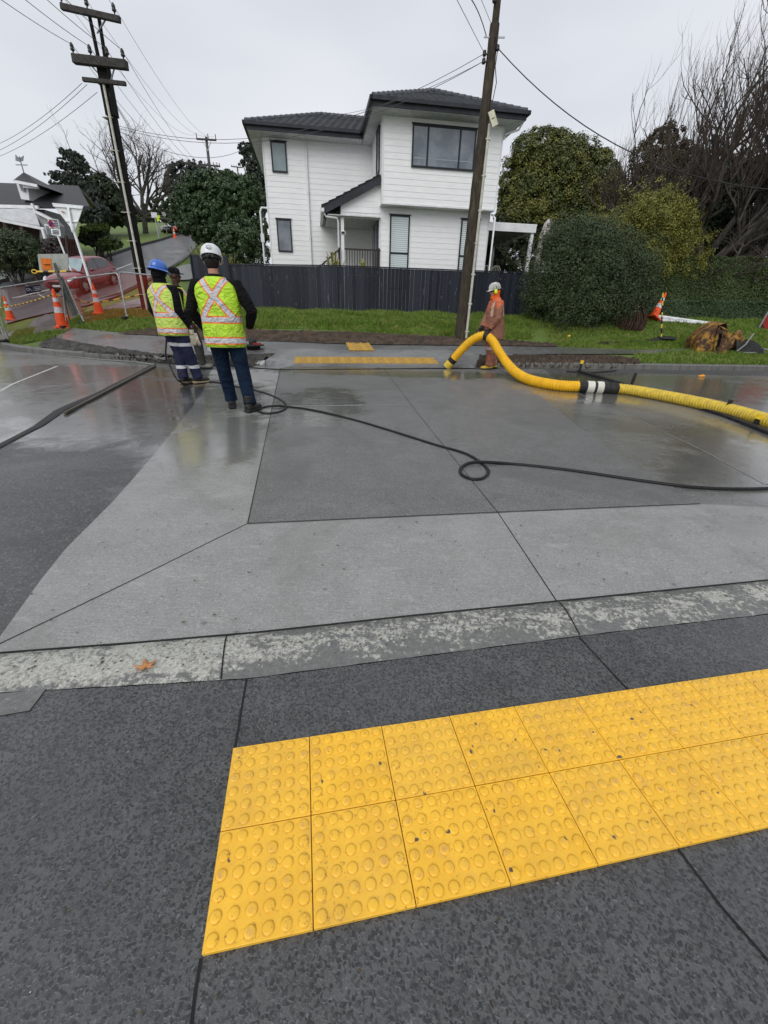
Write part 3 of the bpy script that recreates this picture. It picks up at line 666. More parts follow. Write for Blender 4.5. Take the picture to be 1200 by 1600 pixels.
lt_ = raw_mesh('leaf_litter', V_, F_, leaf_m := pm('litter', (.05, .035, .02), (.14, .09, .04), 30, .6, world=True)); lt_['kind'] = 'stuff'
# ================================================================ THE WHITE HOUSE
HA = R(9.5); HU = Vector((math.cos(HA), math.sin(HA), 0)); HV = Vector((-math.sin(HA), math.cos(HA), 0)); HO = at(598, 250, 21); HO.z = 0
HG = 1.0
house = thing('house', 'white weatherboard two-storey house with dark tiled hip roof and black window frames', 'house', (HO.x, HO.y, 0), rz=HA)
def hb(): return MB()
def hbuild(mb, name, mat, parent=None):
    o = mb.build(name, mat, None, world=False); o.parent = parent or house; return o
m, nt_, b_ = newmat('white weatherboard'); v_ = objc(nt_)
c_ = mixc(nt_, ramp(nt_, noise(nt_, scaled(nt_, v_, (1, 1, 5)), 2.2, 5, .6), .35, .7), (.86, .865, .87), (.78, .785, .795)); nt_.links.new(c_, b_.inputs['Base Color']); b_.inputs['Roughness'].default_value = .5
board = m
trimw = pm('white trim', (.78, .79, .8), (.66, .67, .68), 3, .4)
dkframe = pm('black window frame', (.028, .032, .038), rough=.35)
charcoal = pm('charcoal trim', (.04, .045, .055), (.028, .03, .036), 3, .4)
soffit = pm('soffit', (.62, .63, .64), rough=.6)
def boards(mb, u0, u1, v, z0, z1, facing='front', top=None, pitch=.205, depth=.015):
    """lapped weatherboards: each a wedge, thicker at its lower edge"""
    z = z0
    while z < z1-.01:
        zt = min(z+pitch, z1); a, b = u0, u1; a2 = a
        if top: a, a2 = max(u0, top(z)), max(u0, top(zt))
        if b-a > .02:
            if facing == 'front': P_ = lambda u, o, zz: (u, v-o, zz)
            elif facing == 'left': P_ = lambda u, o, zz: (v-o, u, zz)
            elif facing == 'right': P_ = lambda u, o, zz: (v+o, u, zz)
            vs = [P_(a, 0, z), P_(b, 0, z), P_(b, depth, z), P_(a, depth, z), P_(a2, 0, zt), P_(b, 0, zt), P_(b, .006, zt), P_(a2, .006, zt)]
            mb.add(vs, [(0, 1, 2, 3), (3, 2, 6, 7), (0, 3, 7, 4), (1, 5, 6, 2), (4, 7, 6, 5)])
        z += pitch
WA, WB = 4.90, -4.88; VB = 3.40; VL = .51; ZF = 5.34; ZE = 8.10
mb = hb(); mb.cur = 0
mb.box(((0+WA)/2, (VL+9)/2, (HG+ZE)/2), (WA-.02, 9-VL-.02, ZE-HG)); mb.box(((WB+0)/2, (VB+9)/2, (HG+ZE)/2), (-WB-.02, 9-VB-.02, ZE-HG))
mb.box((WA/2, .01+VL/2, (ZF+.02+ZE)/2), (WA-.02, VL, ZE-ZF-.04))
boards(mb, 0, WA, 0, ZF, ZE); boards(mb, 0, WA, VL, HG, ZF, pitch=.205); boards(mb, WB, 0, VB, HG, ZE)
boards(mb, 0, VB, 0, ZF, ZE, 'left'); boards(mb, VL, VB, 0, HG, ZF, 'left'); boards(mb, 0, 9, WA, ZF, ZE, 'right'); boards(mb, VL, 9, WA, HG, ZF, 'right'); boards(mb, VB, 9, WB, HG, ZE, 'left')
wall = hbuild(mb, 'wall', board)
mb = hb()
for (u, v, z0, z1) in ((0, 0, ZF, ZE), (WA, 0, ZF, ZE), (WB, VB, HG, ZE), (WA, VL, HG, ZF), (0, VL, HG, 4.85)): mb = hb(); mb.box((u, v, (z0+z1)/2), (.06, .06, z1-z0)); hbuild(mb, 'corner_trim', trimw)
mb = hb(); mb.box((WA/2, VL/2-.01, ZF-.03), (WA+.05, VL+.06, .06)); hbuild(mb, 'overhang_trim', trimw)
# roof
m, nt_, b_ = newmat('dark roof tiles'); v_ = objc(nt_); sep = nt_.nodes.new('ShaderNodeSeparateXYZ'); nt_.links.new(v_, sep.inputs[0])
fr = math_n(nt_, 'FRACT', math_n(nt_, 'DIVIDE', sep.outputs[2], .135))
cu = math_n(nt_, 'ABSOLUTE', math_n(nt_, 'SUBTRACT', math_n(nt_, 'FRACT', math_n(nt_, 'DIVIDE', math_n(nt_, 'ADD', sep.outputs[0], sep.outputs[1]), .33)), .5))
hh = math_n(nt_, 'ADD', math_n(nt_, 'MULTIPLY', math_n(nt_, 'SUBTRACT', 1.0, fr), .8), math_n(nt_, 'MULTIPLY', cu, .7))
c_ = mixc(nt_, ramp(nt_, noise(nt_, v_, 5, 5, .7), .35, .7), (.07, .078, .09), (.035, .04, .048)); c_ = mixc(nt_, ramp(nt_, fr, .1, .0, 0, .8), c_, (.012, .012, .014))
nt_.links.new(c_, b_.inputs['Base Color']); b_.inputs['Roughness'].default_value = .33; bump(nt_, b_, hh, 1.0, .06); tiles = m
def roof_courses(mb, poly_fn, z0, z1, n):
    pass
def roof_part(mb, e0, e1, t0, t1, step=.36):
    """a roof face as overlapping courses from the eave edge e0-e1 up to t0-t1"""
    e0, e1, t0, t1 = map(Vector, (e0, e1, t0, t1)); slope = ((t0+t1)/2-(e0+e1)/2); n = max(2, int(slope.length/step))
    nn = (e1-e0).cross(t0-e0 if (t0-e0).length > .1 else t1-e0).normalized()
    if nn.z < 0: nn = -nn
    for i in range(n):
        a, b = i/n, (i+1)/n
        p0, p1 = e0.lerp(t0, a), e1.lerp(t1, a); q0, q1 = e0.lerp(t0, b), e1.lerp(t1, b)
        up = nn*.045; lo = nn*.008
        mb.add([p0+up, p1+up, q1+lo, q0+lo], [(0, 1, 2, 3)]); mb.add([p0, p1, p1+up, p0+up], [(0, 1, 2, 3)])
EZ = 8.34; AE0, AE1, AV0 = -.50, 5.50, -.68; RA = 9.75; BE0, BV0, BV1 = -5.45, 2.70, 9.2; RB = 9.80
mb = hb(); ap = (2.5, 2.35, RA); bk = (2.5, 9.2, RA)
roof_part(mb, (AE0, AV0, EZ), (AE1, AV0, EZ), ap, ap); roof_part(mb, (AE1, AV0, EZ), (AE1, 9.2, EZ), ap, bk); roof_part(mb, (AE0, 9.2, EZ), (AE0, AV0, EZ), bk, ap)
b0, b1 = (-2.2, 5.95, RB), (2.2, 5.95, RB)
roof_part(mb, (BE0, BV0, EZ), (AE0+.1, BV0, EZ), b0, b1); roof_part(mb, (BE0, BV1, EZ), (BE0, BV0, EZ), b0, b0); roof_part(mb, (AE0, BV1, EZ), (BE0, BV1, EZ), b1, b0)
roof = hbuild(mb, 'roof', tiles)
mb = hb()
def capline(mb, a, b, n=14):
    a, b = Vector(a), Vector(b)
    for i in range(n):
        p, q = a.lerp(b, i/n), a.lerp(b, (i+1.06)/n); mb.tube([p+Vector((0, 0, .05)), q+Vector((0, 0, .035))], [.085, .075], 8)
for a, b in (((AE0, AV0, EZ), ap), ((AE1, AV0, EZ), ap), (ap, bk), ((BE0, BV0, EZ), b0), (b0, (.6, 5.95, RB))): mb = hb(); capline(mb, a, b); hbuild(mb, 'ridge_cap', tiles, roof)
mb = hb()
def fascia(mb, pts, z, h_, w_=.05):
    for a, b in zip(pts, pts[1:]): mb.bar((a[0], a[1], z), (b[0], b[1], z), w_, h_, up=(0, 0, 1))
ep = [(BE0, BV1), (BE0, BV0), (AE0, BV0), (AE0, AV0), (AE1, AV0), (AE1, 9.2)]
def hrail(mb, a, b, z, w_, h_):
    a, b = Vector((a[0], a[1], z)), Vector((b[0], b[1], z)); d = (b-a).normalized(); rot = Matrix((d, Vector((-d.y, d.x, 0)), Vector((0, 0, 1)))).transposed()
    mb.box((a+b)/2, ((b-a).length+w_, w_, h_), rot)
for a, b in zip(ep, ep[1:]): hrail(mb, a, b, ZE+.12, .04, .25)
hbuild(mb, 'fascia', charcoal)
mb = hb()
def off_path(d): return [(BE0-d, BV1), (BE0-d, BV0-d), (AE0-d, BV0-d), (AE0-d, AV0-d), (AE1+d, AV0-d), (AE1+d, 9.2)]
op = off_path(.075)
for a, b in zip(op, op[1:]): hrail(mb, a, b, ZE+.20, .11, .12)
hbuild(mb, 'gutter', charcoal)
mb = hb(); mb.box(((AE0+AE1)/2, (AV0+9.2)/2, ZE-.012), (AE1-AE0-.05, 9.2-AV0-.05, .02)); mb.box(((BE0+AE0)/2+.01, (BV0+BV1)/2, ZE-.016), (AE0-BE0-.05, BV1-BV0-.05, .02)); hbuild(mb, 'soffit', soffit)
# windows
m, nt_, b_ = newmat('window glass'); b_.inputs['Roughness'].default_value = .05; b_.inputs['Specular IOR Level'].default_value = .8
c_ = mixc(nt_, ramp(nt_, noise(nt_, objc(nt_), 1.3, 3), .4, .6), (.085, .105, .13), (.17, .195, .225)); nt_.links.new(c_, b_.inputs['Base Color']); b_.inputs['Coat Weight'].default_value = .6; b_.inputs['Coat Roughness'].default_value = .02; glassd = m
glassl = pm('frosted glass', (.24, .30, .32), (.17, .22, .24), 2, .12, spec=.8)
m, nt_, b_ = newmat('venetian blind'); v_ = objc(nt_); sep = nt_.nodes.new('ShaderNodeSeparateXYZ'); nt_.links.new(v_, sep.inputs[0])
fr = math_n(nt_, 'FRACT', math_n(nt_, 'DIVIDE', sep.outputs[2], .075)); c_ = mixc(nt_, ramp(nt_, fr, .55, .85), (.62, .68, .68), (.30, .36, .38)); nt_.links.new(c_, b_.inputs['Base Color']); b_.inputs['Roughness'].default_value = .15; b_.inputs['Coat Weight'].default_value = .6; blind = m
def window(u0, u1, z0, z1, v, mull=(), trans=(), glass=glassd, facing='front', lab=None, fw=.055):
    def bx(mb, ua, ub, za, zb, o0, o1):
        if facing == 'front': mb.box(((ua+ub)/2, v-(o0+o1)/2, (za+zb)/2), (ub-ua, o1-o0, zb-za))
        else: mb.box((v-(o0+o1)/2, (ua+ub)/2, (za+zb)/2), (o1-o0, ub-ua, zb-za))
    mb = hb()
    bx(mb, u0, u1, z1-fw, z1, .0, .07); bx(mb, u0, u1, z0, z0+fw, .0, .08)
    bx(mb, u0, u0+fw, z0+fw, z1-fw, .0, .07); bx(mb, u1-fw, u1, z0+fw, z1-fw, .0, .07)
    for q in mull: bx(mb, q-fw*.6, q+fw*.6, z0+fw, z1-fw, 0, .066)
    for q in trans: bx(mb, u0+fw, u1-fw, q-fw*.6, q+fw*.6, 0, .064)
    bx(mb, u0-.04, u1+.04, z1, z1+.03, 0, .09)
    wnd = hbuild(mb, 'window', dkframe)
    if lab: wnd['label'] = lab
    mb = hb(); bx(mb, u0+fw, u1-fw, z0+fw, z1-fw, .026, .04); g_ = hbuild(mb, 'pane', glass, wnd)
    return wnd
window(1.16, 3.78, 6.56, 7.90, 0, (1.80, 3.12), lab='wide black-framed window in three lights on the upper floor')
window(WB+.34, WB+1.02, 6.86, 7.96, VB, glass=glassl, lab='small upper window with pale frosted glass')
window(WB+.34, WB+1.02, 3.79, 5.11, VB, lab='small lower window with dark glass')
window(.43, 1.30, 2.2, 5.02, VL, trans=(3.62,), glass=blind, lab='tall window with white venetian blinds beside the porch')
window(3.62, 4.47, 2.2, 5.02, VL, trans=(3.62,), glass=blind, lab='tall window with white blinds behind the wooden pole')
window(.72, 1.50, 6.5, 7.96, 0, facing='left', lab='narrow side window on the upper floor')
# interior sill line and small things seen in the big window
mb = hb(); mb.box((2.47, -.043, 6.86), (2.45, .004, .03)); hbuild(mb, 'blind_rail', pm('pale rail', (.35, .38, .4)), None)
# porch
slope_u0, slope_z0, slope_u1, slope_z1 = -2.36, 5.02, 0.0, 6.18
k_ = (slope_z1-slope_z0)/(slope_u1-slope_u0)
porch = hbuild((lambda mb: (mb.box((-.82, VL+.02, 4.93), (1.72, .06, .20)), mb)[1])(hb()), 'porch_beam', trimw)
mb = hb(); boards(mb, -1.68, 0, VL-.015, 5.03, 6.05, top=lambda z: slope_u0+(z+.12-slope_z0)/k_); hbuild(mb, 'gable', board)
mb = hb(); d_ = Vector((1, 0, k_)).normalized(); up_ = Vector((-d_.z, 0, d_.x))
p0, p1 = Vector((slope_u0, VL-.25, slope_z0)), Vector((slope_u1+.02, VL-.25, slope_z1))
mb.prism([p0-up_*.12, p1-up_*.12, p1+up_*.16, p0+up_*.16], (0, .045, 0)); hbuild(mb, 'verge_board', charcoal)
mb = hb(); q0, q1 = p0+up_*.14, p1+up_*.14
roof_part(mb, (q0.x-.05, VB, q0.z), (q0.x-.05, VL-.30, q0.z), (q1.x, VB, q1.z), (q1.x, VL-.30, q1.z), .3); hbuild(mb, 'porch_roof', tiles)
mb = hb(); mb.prism([p0-up_*.14+Vector((.05, .06, 0)), (slope_u1, VL-.19, slope_z0-.12+.0), (slope_u1, VL-.19, slope_z0-.16), p0-up_*.17+Vector((.05, .06, 0))], (0, VB-VL+.15, 0)); hbuild(mb, 'porch_soffit', soffit)
mb = hb(); hrail(mb, (slope_u0-.08, VL-.30), (slope_u0-.08, VB-.05), slope_z0-.02, .12, .13); hbuild(mb, 'porch_gutter', trimw)
mb = hb(); mb.box((-1.62, VL+.02, (HG+4.83)/2), (.13, .13, 4.83-HG)); hbuild(mb, 'porch_post', trimw)
mb = hb(); mb.tube([(slope_u0-.05, VL-.2, slope_z0-.08), (slope_u0+.05, VL-.18, slope_z0-.22), (-1.86, VL-.12, 4.78), (-1.80, VL-.06, 4.66), (-1.80, VL-.06, HG)], .04, 8); hbuild(mb, 'downpipe', trimw)
mb = hb(); mb.tube([(-2.98, VB-.07, HG), (-2.98, VB-.07, ZE-.35), (-2.98, VB-.07, ZE-.02)], .042, 8)
for z in (2.6, 4.4, 6.2, 7.5): mb.box((-2.98, VB-.05, z), (.13, .06, .03))
hbuild(mb, 'downpipe', trimw)
mb = hb(); mb.tube([(WA+.06, -.03, HG), (WA+.06, -.03, ZF-.3), (WA+.06, VL-.1, ZF-.12)], .04, 8); hbuild(mb, 'downpipe', trimw)
mb = hb(); mb.tube([(AE1-.02, -.5, ZE), (AE1-.1, -.35, ZE-.2), (WA+.07, -.1, ZE-.3), (WA+.07, -.05, ZE-.45)], .038, 8); hbuild(mb, 'downpipe', trimw)
mb = hb(); mb.tube([(WB-.35, VB-.1, HG), (WB-.35, VB-.1, 5.35), (WB-.28, VB-.08, 5.5), (WB-.05, VB, 5.5)], .042, 8); mb.box((WB-.35, VB-.1, 4.3), (.16, .1, .34)); hbuild(mb, 'downpipe', trimw)
mb = hb(); mb.box((-1.6, VL-.05, 4.28), (.2, .04, .12)); lt = hbuild(mb, 'house_number', trimw); mb = hb(); mb.box((-1.6, VL-.075, 4.28), (.15, .012, .08)); hbuild(mb, 'plate', dkframe, lt)
door_m = pm('dark blue door', (.035, .05, .065), rough=.25)
mb = hb(); mb.box((-.035, 1.7, 3.75), (.06, 1.7, 2.25)); dr = hbuild(mb, 'door', door_m)
mb = hb(); mb.box((-.075, 1.3, 3.8), (.02, .3, 1.9)); mb.box((-.075, 2.1, 3.8), (.02, .3, 1.9)); hbuild(mb, 'pane', glassd, dr)
mb = hb(); mb.box((-.9, 1.95, 2.62), (1.9, 2.9, .12)); hbuild(mb, 'porch_floor', pm('deck boards', (.12, .085, .065), rough=.5))
brown = pm('dark brown rail', (.045, .032, .028), rough=.45)
mb = hb()
mb.box((-.76, VL, 3.70), (1.6, .07, .05)); mb.box((-.76, VL, 2.78), (1.6, .06, .05))
for i in range(13): mb.box((-1.45+i*.115, VL, 3.24), (.032, .032, .9))
mb.box((-.06, VL-.03, 3.22), (.12, .1, 1.1)); hbuild(mb, 'railing', brown)
mb = hb(); mb.bar((-2.95, VL-.1, 2.75), (-1.75, VL-.1, 3.68), .06, .12, up=(0, 1, 0)); mb.bar((-2.95, VL-.1, 2.0), (-1.75, VL-.1, 2.95), .05, .1, up=(0, 1, 0))
for i in range(6): u = -2.6+i*.16; mb.box((u, VL-.1, 2.6+i*.13), (.03, .03, .95))
mb.box((-1.78, VL-.1, 3.05), (.09, .09, 1.35)); hbuild(mb, 'stair_rail', brown)

# ---------------------------------------------------------------- carport beside the house
def hw(u, v, z): return HO+HU*u+HV*v+Vector((0, 0, z))
cpt = thing('carport', 'white flat-roofed carport with square posts on the right of the white house', 'carport', (HO.x, HO.y, 0), rz=HA)
def cb(mb, name, mat): o = mb.build(name, mat, None, world=False); o.parent = cpt; return o
mb = hb(); mb.box((6.02, VL-.03, 4.80), (2.3, .06, .30)); mb.box((7.15, VL+2.4, 4.80), (.06, 4.7, .30)); cb(mb, 'fascia', trimw)
mb = hb(); mb.box((6.02, VL+2.4, 4.955), (2.36, 4.86, .04)); cb(mb, 'roof', trimw)
mb = hb()
for k in range(7): mb.box((6.02, VL+.4+k*.7, 4.8), (2.2, .05, .2))
cb(mb, 'rafter', pm('aged rafter', (.3, .3, .3)))
for (u, v) in ((7.05, VL+.06), (7.05, VL+4.6), (5.05, VL+4.6)):
    mb = hb(); mb.box((u, v, (HG+4.66)/2), (.13, .13, 4.66-HG)); cb(mb, 'post', trimw)
mb = hb(); mb.box((6.0, VL+2.4, 2.38), (2.3, 4.9, .1)); cb(mb, 'deck', pm('carport deck', (.10, .09, .08)))
mb = hb(); mb.box((6.4, VL+4.95, 3.1), (3.2, .06, 3.6)); cb(mb, 'back_screen', pm('dark fence screen', (.022, .028, .024), rough=.8))
wick = pm('cream wicker', (.55, .52, .45), (.38, .35, .3), 60, .6)
def chair(u, v, ang_, lab):
    t = thing('garden_chair', lab, 'chair', hw(u, v, 2.43), 'garden chairs under the carport', HA+ang_)
    def b(mb, n): o = mb.build(n, wick, None, world=False); o.parent = t
    mb = MB(); mb.box((0, 0, .43), (.46, .46, .05), bev=.02); b(mb, 'seat')
    mb = MB(); mb.tube([(-.21, .2, .45), (-.23, .24, .8), (-.12, .26, .93), (.12, .26, .93), (.23, .24, .8), (.21, .2, .45)], .018, 6)
    for k in range(4): mb.bar((-.13+k*.087, .22, .45), (-.13+k*.087, .26, .92), .016)
    mb.bar((-.2, .225, .62), (.2, .225, .62), .016); b(mb, 'backrest')
    mb = MB(); mb.tube([(-.23, .2, .66), (-.25, -.12, .66), (-.23, -.22, .6), (-.21, -.21, .4)], .02, 6); b(mb, 'armrest')
    mb = MB(); mb.tube([(.23, .2, .66), (.25, -.12, .66), (.23, -.22, .6), (.21, -.21, .4)], .02, 6); b(mb, 'armrest')
    for sx in (-1, 1):
        for sy in (-1, 1): mb = MB(); mb.bar((sx*.2, sy*.2, .42), (sx*.22, sy*.23, 0), .035); b(mb, 'leg')
chair(5.25, VL+.95, 3.0, 'cream wicker garden chair under the carport, the one against the house wall')
chair(5.78, VL+1.0, 3.3, 'cream wicker garden chair under the carport with its arched back to the street')
chair(6.15, VL+1.75, 1.2, 'low garden chair turned sideways, farthest from the house wall under the carport')
# folded parasol on a curved arm
ub = hw(7.75, .55, 0); gz = float(H(ub.x, ub.y))
t = thing('garden_parasol', 'folded cream garden parasol hanging from a curved pole beside the carport', 'parasol', (ub.x, ub.y, gz), rz=HA)
mb = MB(); mb.tube([(.35, 0, 0), (.42, 0, 2.2), (.36, 0, 3.2), (.16, 0, 3.9), (.02, 0, 4.0)], .03, 8); o = mb.build('pole', pm('bronze pole', (.3, .28, .25)), None, world=False); o.parent = t
mb = MB(); P_ = [(.0, 0, 3.98), (-.02, 0, 3.8), (-.06, 0, 3.3), (-.12, 0, 2.5), (-.18, 0, 1.9)]; mb.tube(P_, [.03, .13, .20, .17, .14], 16, radf=lambda i, a: 1+.28*math.sin(a*5+i*.3)); o = mb.build('canopy', pm('cream canvas', (.55, .50, .47), (.42, .38, .36), 5, .8), None, world=False); o.parent = t

# ================================================================ CHARCOAL FENCE
fence_m, nt_, b_ = newmat('charcoal fence paint'); v_ = objc(nt_)
ri = nt_.nodes.new('ShaderNodeNewGeometry')
c_ = mixc(nt_, ri.outputs['Random Per Island'], (.009, .011, .018), (.026, .031, .044)); c_ = mixc(nt_, ramp(nt_, noise(nt_, scaled(nt_, v_, (14, 14, 1)), 1.5, 5, .7), .5, .72, 0, .6), c_, (.034, .038, .048))
c_ = mixc(nt_, ramp(nt_, noise(nt_, scaled(nt_, v_, (22, 22, 2.2)), 1.0, 2), .70, .73, 0, .8), c_, (.22, .24, .27)); nt_.links.new(c_, b_.inputs['Base Color']); b_.inputs['Roughness'].default_value = .5; b_.inputs['Specular IOR Level'].default_value = .25
def plan(p): return Vector((p.x, p.y, 0))
corner = at(525, 415, 18.6); ztop = corner.z
def onplane(px, py, p, d):
    q = ray(px, py); n_x, n_y = -d.y, d.x; t = (p.x*n_x+p.y*n_y)/(q.x*n_x+q.y*n_y); return Vector((q.x*t, q.y*t, HC+q.z*t))
dR = HU; dL = Vector((-math.cos(R(5.5)), math.sin(R(5.5)), 0))
fR = onplane(905, 430, corner, dR); fL = onplane(357, 413, corner, dL); fL2 = at(298, 398, 21.6)
fence = thing('fence', 'charcoal painted vertical board fence in front of the white house', 'fence', (corner.x, corner.y, float(H(corner.x, corner.y))))
def fence_run(a, b, za, zb, nm):
    a, b = plan(a), plan(b); L_ = (b-a).length; d = (b-a).normalized(); nn = Vector((d.y, -d.x, 0))
    if nn.y > 0: nn = -nn
    n = max(3, int(L_/.155)); mb = MB(); rot = Matrix((d, Vector((-d.y, d.x, 0)), Vector((0, 0, 1)))).transposed()
    for i in range(n):
        c = a+d*(L_*(i+.5)/n); z1 = za+(zb-za)*(i+.5)/n-.03; z0 = float(H(c.x, c.y))-.12
        mb.box(c+nn*(random.uniform(.0, .006))+Vector((0, 0, (z0+z1)/2)), (L_/n-.006, .02, z1-z0), rot)
    mb.build('board_panel', fence_m, fence)
    mb = MB(); mb.bar(a+Vector((0, 0, za)), b+Vector((0, 0, zb)), .09, .045, up=(0, 0, 1)) if False else None
    A0, B0 = a+Vector((0, 0, za)), b+Vector((0, 0, zb)); mb.bar(A0, B0, .09, .04); mb.build('cap_rail', fence_m, fence)
    k = max(1, int(L_/2.3)); 
    for i in range(k+1):
        c = a+d*(L_*i/k); z1 = za+(zb-za)*i/k-.02; z0 = float(H(c.x, c.y))-.1
        mb = MB(); mb.box(c+nn*.035+Vector((0, 0, (z0+z1)/2)), (.05 if 0 < i < k else .10, .05, z1-z0), rot); mb.build('post', fence_m, fence)
fence_run(corner, fR, ztop, fR.z+.02, 'r'); fence_run(corner, fL, ztop, fL.z, 'l'); fence_run(fL, fL2, fL.z+.25, fL2.z, 's')

# ================================================================ POLES AND WIRES
def pole_mat(name, a, b):
    m, nt, bb = newmat(name); v = objc(nt)
    n = noise(nt, scaled(nt, v, (9, 9, 1.5)), 2.6, 8, .75, .4); c = mixc(nt, ramp(nt, n, .35, .65), a, b)
    c = mixc(nt, ramp(nt, noise(nt, scaled(nt, v, (3, 3, 1)), 1.4, 4), .55, .68, 0, .6), c, (a[0]*1.4, a[1]*1.55, a[2]*1.1))
    nt.links.new(c, bb.inputs['Base Color']); bb.inputs['Roughness'].default_value = .75; bb.inputs['Specular IOR Level'].default_value = .15; bump(nt, bb, n, .9, .03); return m
wood = pole_mat('weathered pole wood', (.085, .068, .050), (.018, .015, .012)); blackwood = pole_mat('black tarred pole', (.014, .013, .012), (.005, .005, .005))
galv = pm('galvanised steel', (.42, .43, .44), (.28, .29, .30), 12, .4, .6); insul = pm('brown insulator', (.02, .018, .018), rough=.25); cream = pm('cream conduit', (.55, .54, .47), (.42, .41, .36), 8, .45)
armw = pm('crossarm timber', (.06, .055, .052), (.03, .028, .027), 10, .7)
def line_pt(px, py, base, top):
    """the point of the pole base-top whose height shows at image row py"""
    lo, hi = 0.0, 1.2
    for _ in range(40):
        mdd = (lo+hi)/2; q = base.lerp(top, mdd)
        if proj(q)[1] > py: lo = mdd
        else: hi = mdd
    return base.lerp(top, lo)
bR = gp(718, 529); tR = at(782, -40, bR.y+.05)
polR = thing('utility_pole', 'weathered brown wooden power pole with pale conduit, in front of the white house', 'utility pole', bR)
mR = line_pt(0, 38, bR, tR)
mb = MB(); N_ = 26; mb.tube([bR.lerp(mR, i/N_)-Vector((0, 0, .3 if i == 0 else 0)) for i in range(N_+1)], [.172-.050*i/N_+.005*math.sin(i*2.3) for i in range(N_+1)], 14, radf=lambda i, a: 1+.04*math.sin(a*4+i*.2)); mb.build('shaft', wood, polR)
mb = MB(); mb.tube([mR-Vector((0, 0, .5)), mR.lerp(tR, .5), tR], [.095, .085, .075], 10); mb.build('top_section', wood, polR)
mb = MB(); c0 = bR+Vector((.205, -.05, 0)); c1 = line_pt(0, 195, bR, tR)+Vector((.145, -.07, 0)); mb.tube([c0, c0.lerp(c1, .33), c0.lerp(c1, .66), c1], .042, 8)
for k in range(7): q = c0.lerp(c1, .04+.15*k); mb.box(q, (.13, .09, .035))
mb.build('conduit', cream, polR)
tg = line_pt(0, 190, bR, tR)+Vector((.20, -.22, 0)); mb = MB(); rt = Matrix.Rotation(R(-28), 3, 'Y') @ Matrix.Rotation(R(10), 3, 'Z'); mb.box(tg, (.17, .02, .34), rt); pl = mb.build('plate', pm('cream tag', (.62, .60, .46), rough=.5), polR)
mb = MB(); mb.box(tg+Vector((0, -.014, 0)), (.09, .004, .02), rt); mb.build('lettering', pm('tag ink', (.1, .1, .1)), pl)
for yy, dx in ((5, -.10), (88, -.2), (100, -.2), (79, .12)):
    q = line_pt(0, yy, bR, tR)+Vector((dx, -.12, 0)); mb = MB(); mb.lathe([(.0, -.06), (.04, -.05), (.055, -.01), (.03, .0), (.05, .02), (.035, .06), (0, .065)], q, 10); mb.bar(q, q-Vector((dx, -.1, 0)), .025); mb.build('insulator', insul, polR)
mb = MB(); q = line_pt(0, 60, bR, tR); mb.bar(q+Vector((-.25, -.05, 0)), q+Vector((.28, -.05, 0)), .03); q = line_pt(0, 330, bR, tR)
mb.build('bracket', galv, polR)
mb = MB(); q0 = line_pt(0, 82, bR, tR)+Vector((.13, -.1, 0)); q1 = line_pt(0, 180, bR, tR)+Vector((.12, -.12, 0)); mb.tube([q0, q0+Vector((-.02, 0, -.3)), q0.lerp(q1, .5)+Vector((.07, 0, 0)), q1], .012, 6); mb.build('cable', insul, polR)

bL = gp(230, 484); tL = at(141, -8, bL.y+.1)
polL = thing('utility_pole', 'tall black power pole with three crossarms and a pale conduit, beside the barrier panels', 'utility pole', bL)
kL = line_pt(0, 160, bL, tL)
mb = MB(); sec = lambda q, w_: [q+Vector((i*w_, j*w_*.9, 0)) for i, j in ((-1, -1), (1, -1), (1, 1), (-1, 1))]
for a, b, wa, wb in ((bL-Vector((0, 0, .3)), kL, .145, .115),):
    p, q = sec(a, wa), sec(b, wb); mb.add(p+q, [(0, 1, 5, 4), (1, 2, 6, 5), (2, 3, 7, 6), (3, 0, 4, 7), (4, 5, 6, 7)])
mb.build('shaft', blackwood, polL)
kk = line_pt(0, 100, bL, tL); tt_ = line_pt(0, 18, bL, tL)
mb = MB(); mb.bar(kL-Vector((0, 0, .35)), kk, .30, .26); mb.build('top_section', blackwood, polL)
for sx in (-1, 1): mb = MB(); mb.tube([kk+Vector((sx*.09, 0, -.3)), tt_+Vector((sx*.14, 0, 0))], [.06, .05], 8); mb.build('riser', blackwood, polL)
mb = MB(); a = bL+Vector((.10, -.19, 0)); b = line_pt(0, 128, bL, tL)+Vector((.0, -.17, 0)); mb.tube([a, a.lerp(b, .5), b], .04, 8)
for k in range(8): q = a.lerp(b, .08+.13*k); mb.box(q+Vector((-.09, .10, 0)), (.30, .26, .018))
mb.build('conduit', cream, polL)
arms = []
for (xa, ya, xb, yb, w_, nins) in ((95, 10, 188, 31, .15, 3), (114, 92, 199, 102, .22, 4), (129, 124, 197, 131, .11, 0)):
    Yc = line_pt(0, (ya+yb)/2, bL, tL).y-.22; a, b = at(xa, ya, Yc), at(xb, yb, Yc); mb = MB(); mb.bar(a, b, w_*.8, w_, bev=.015); ar = mb.build('crossarm', armw, polL); pts = []
    for k in range(nins):
        q = a.lerp(b, [(.03, .46, .92), (.03, .35, .66, .95)][nins-3][k])+Vector((0, 0, w_/2)); mb = MB(); mb.lathe([(.02, 0), (.02, .06), (.055, .08), (.06, .12), (.035, .13), (.055, .16), (.05, .21), (.02, .26), (0, .265)], q, 10); mb.build('insulator', insul, ar); pts.append(q+Vector((0, 0, .22)))
    arms.append((a, b, pts))
mb = MB(); a, b, _ = arms[0]; mb.bar(a.lerp(b, .78), line_pt(0, 52, bL, tL), .03); a, b, _ = arms[1]; mb.bar(a.lerp(b, .25), line_pt(0, 128, bL, tL), .03); mb.bar(a.lerp(b, .78), line_pt(0, 145, bL, tL), .03); mb.build('brace', galv, polL)
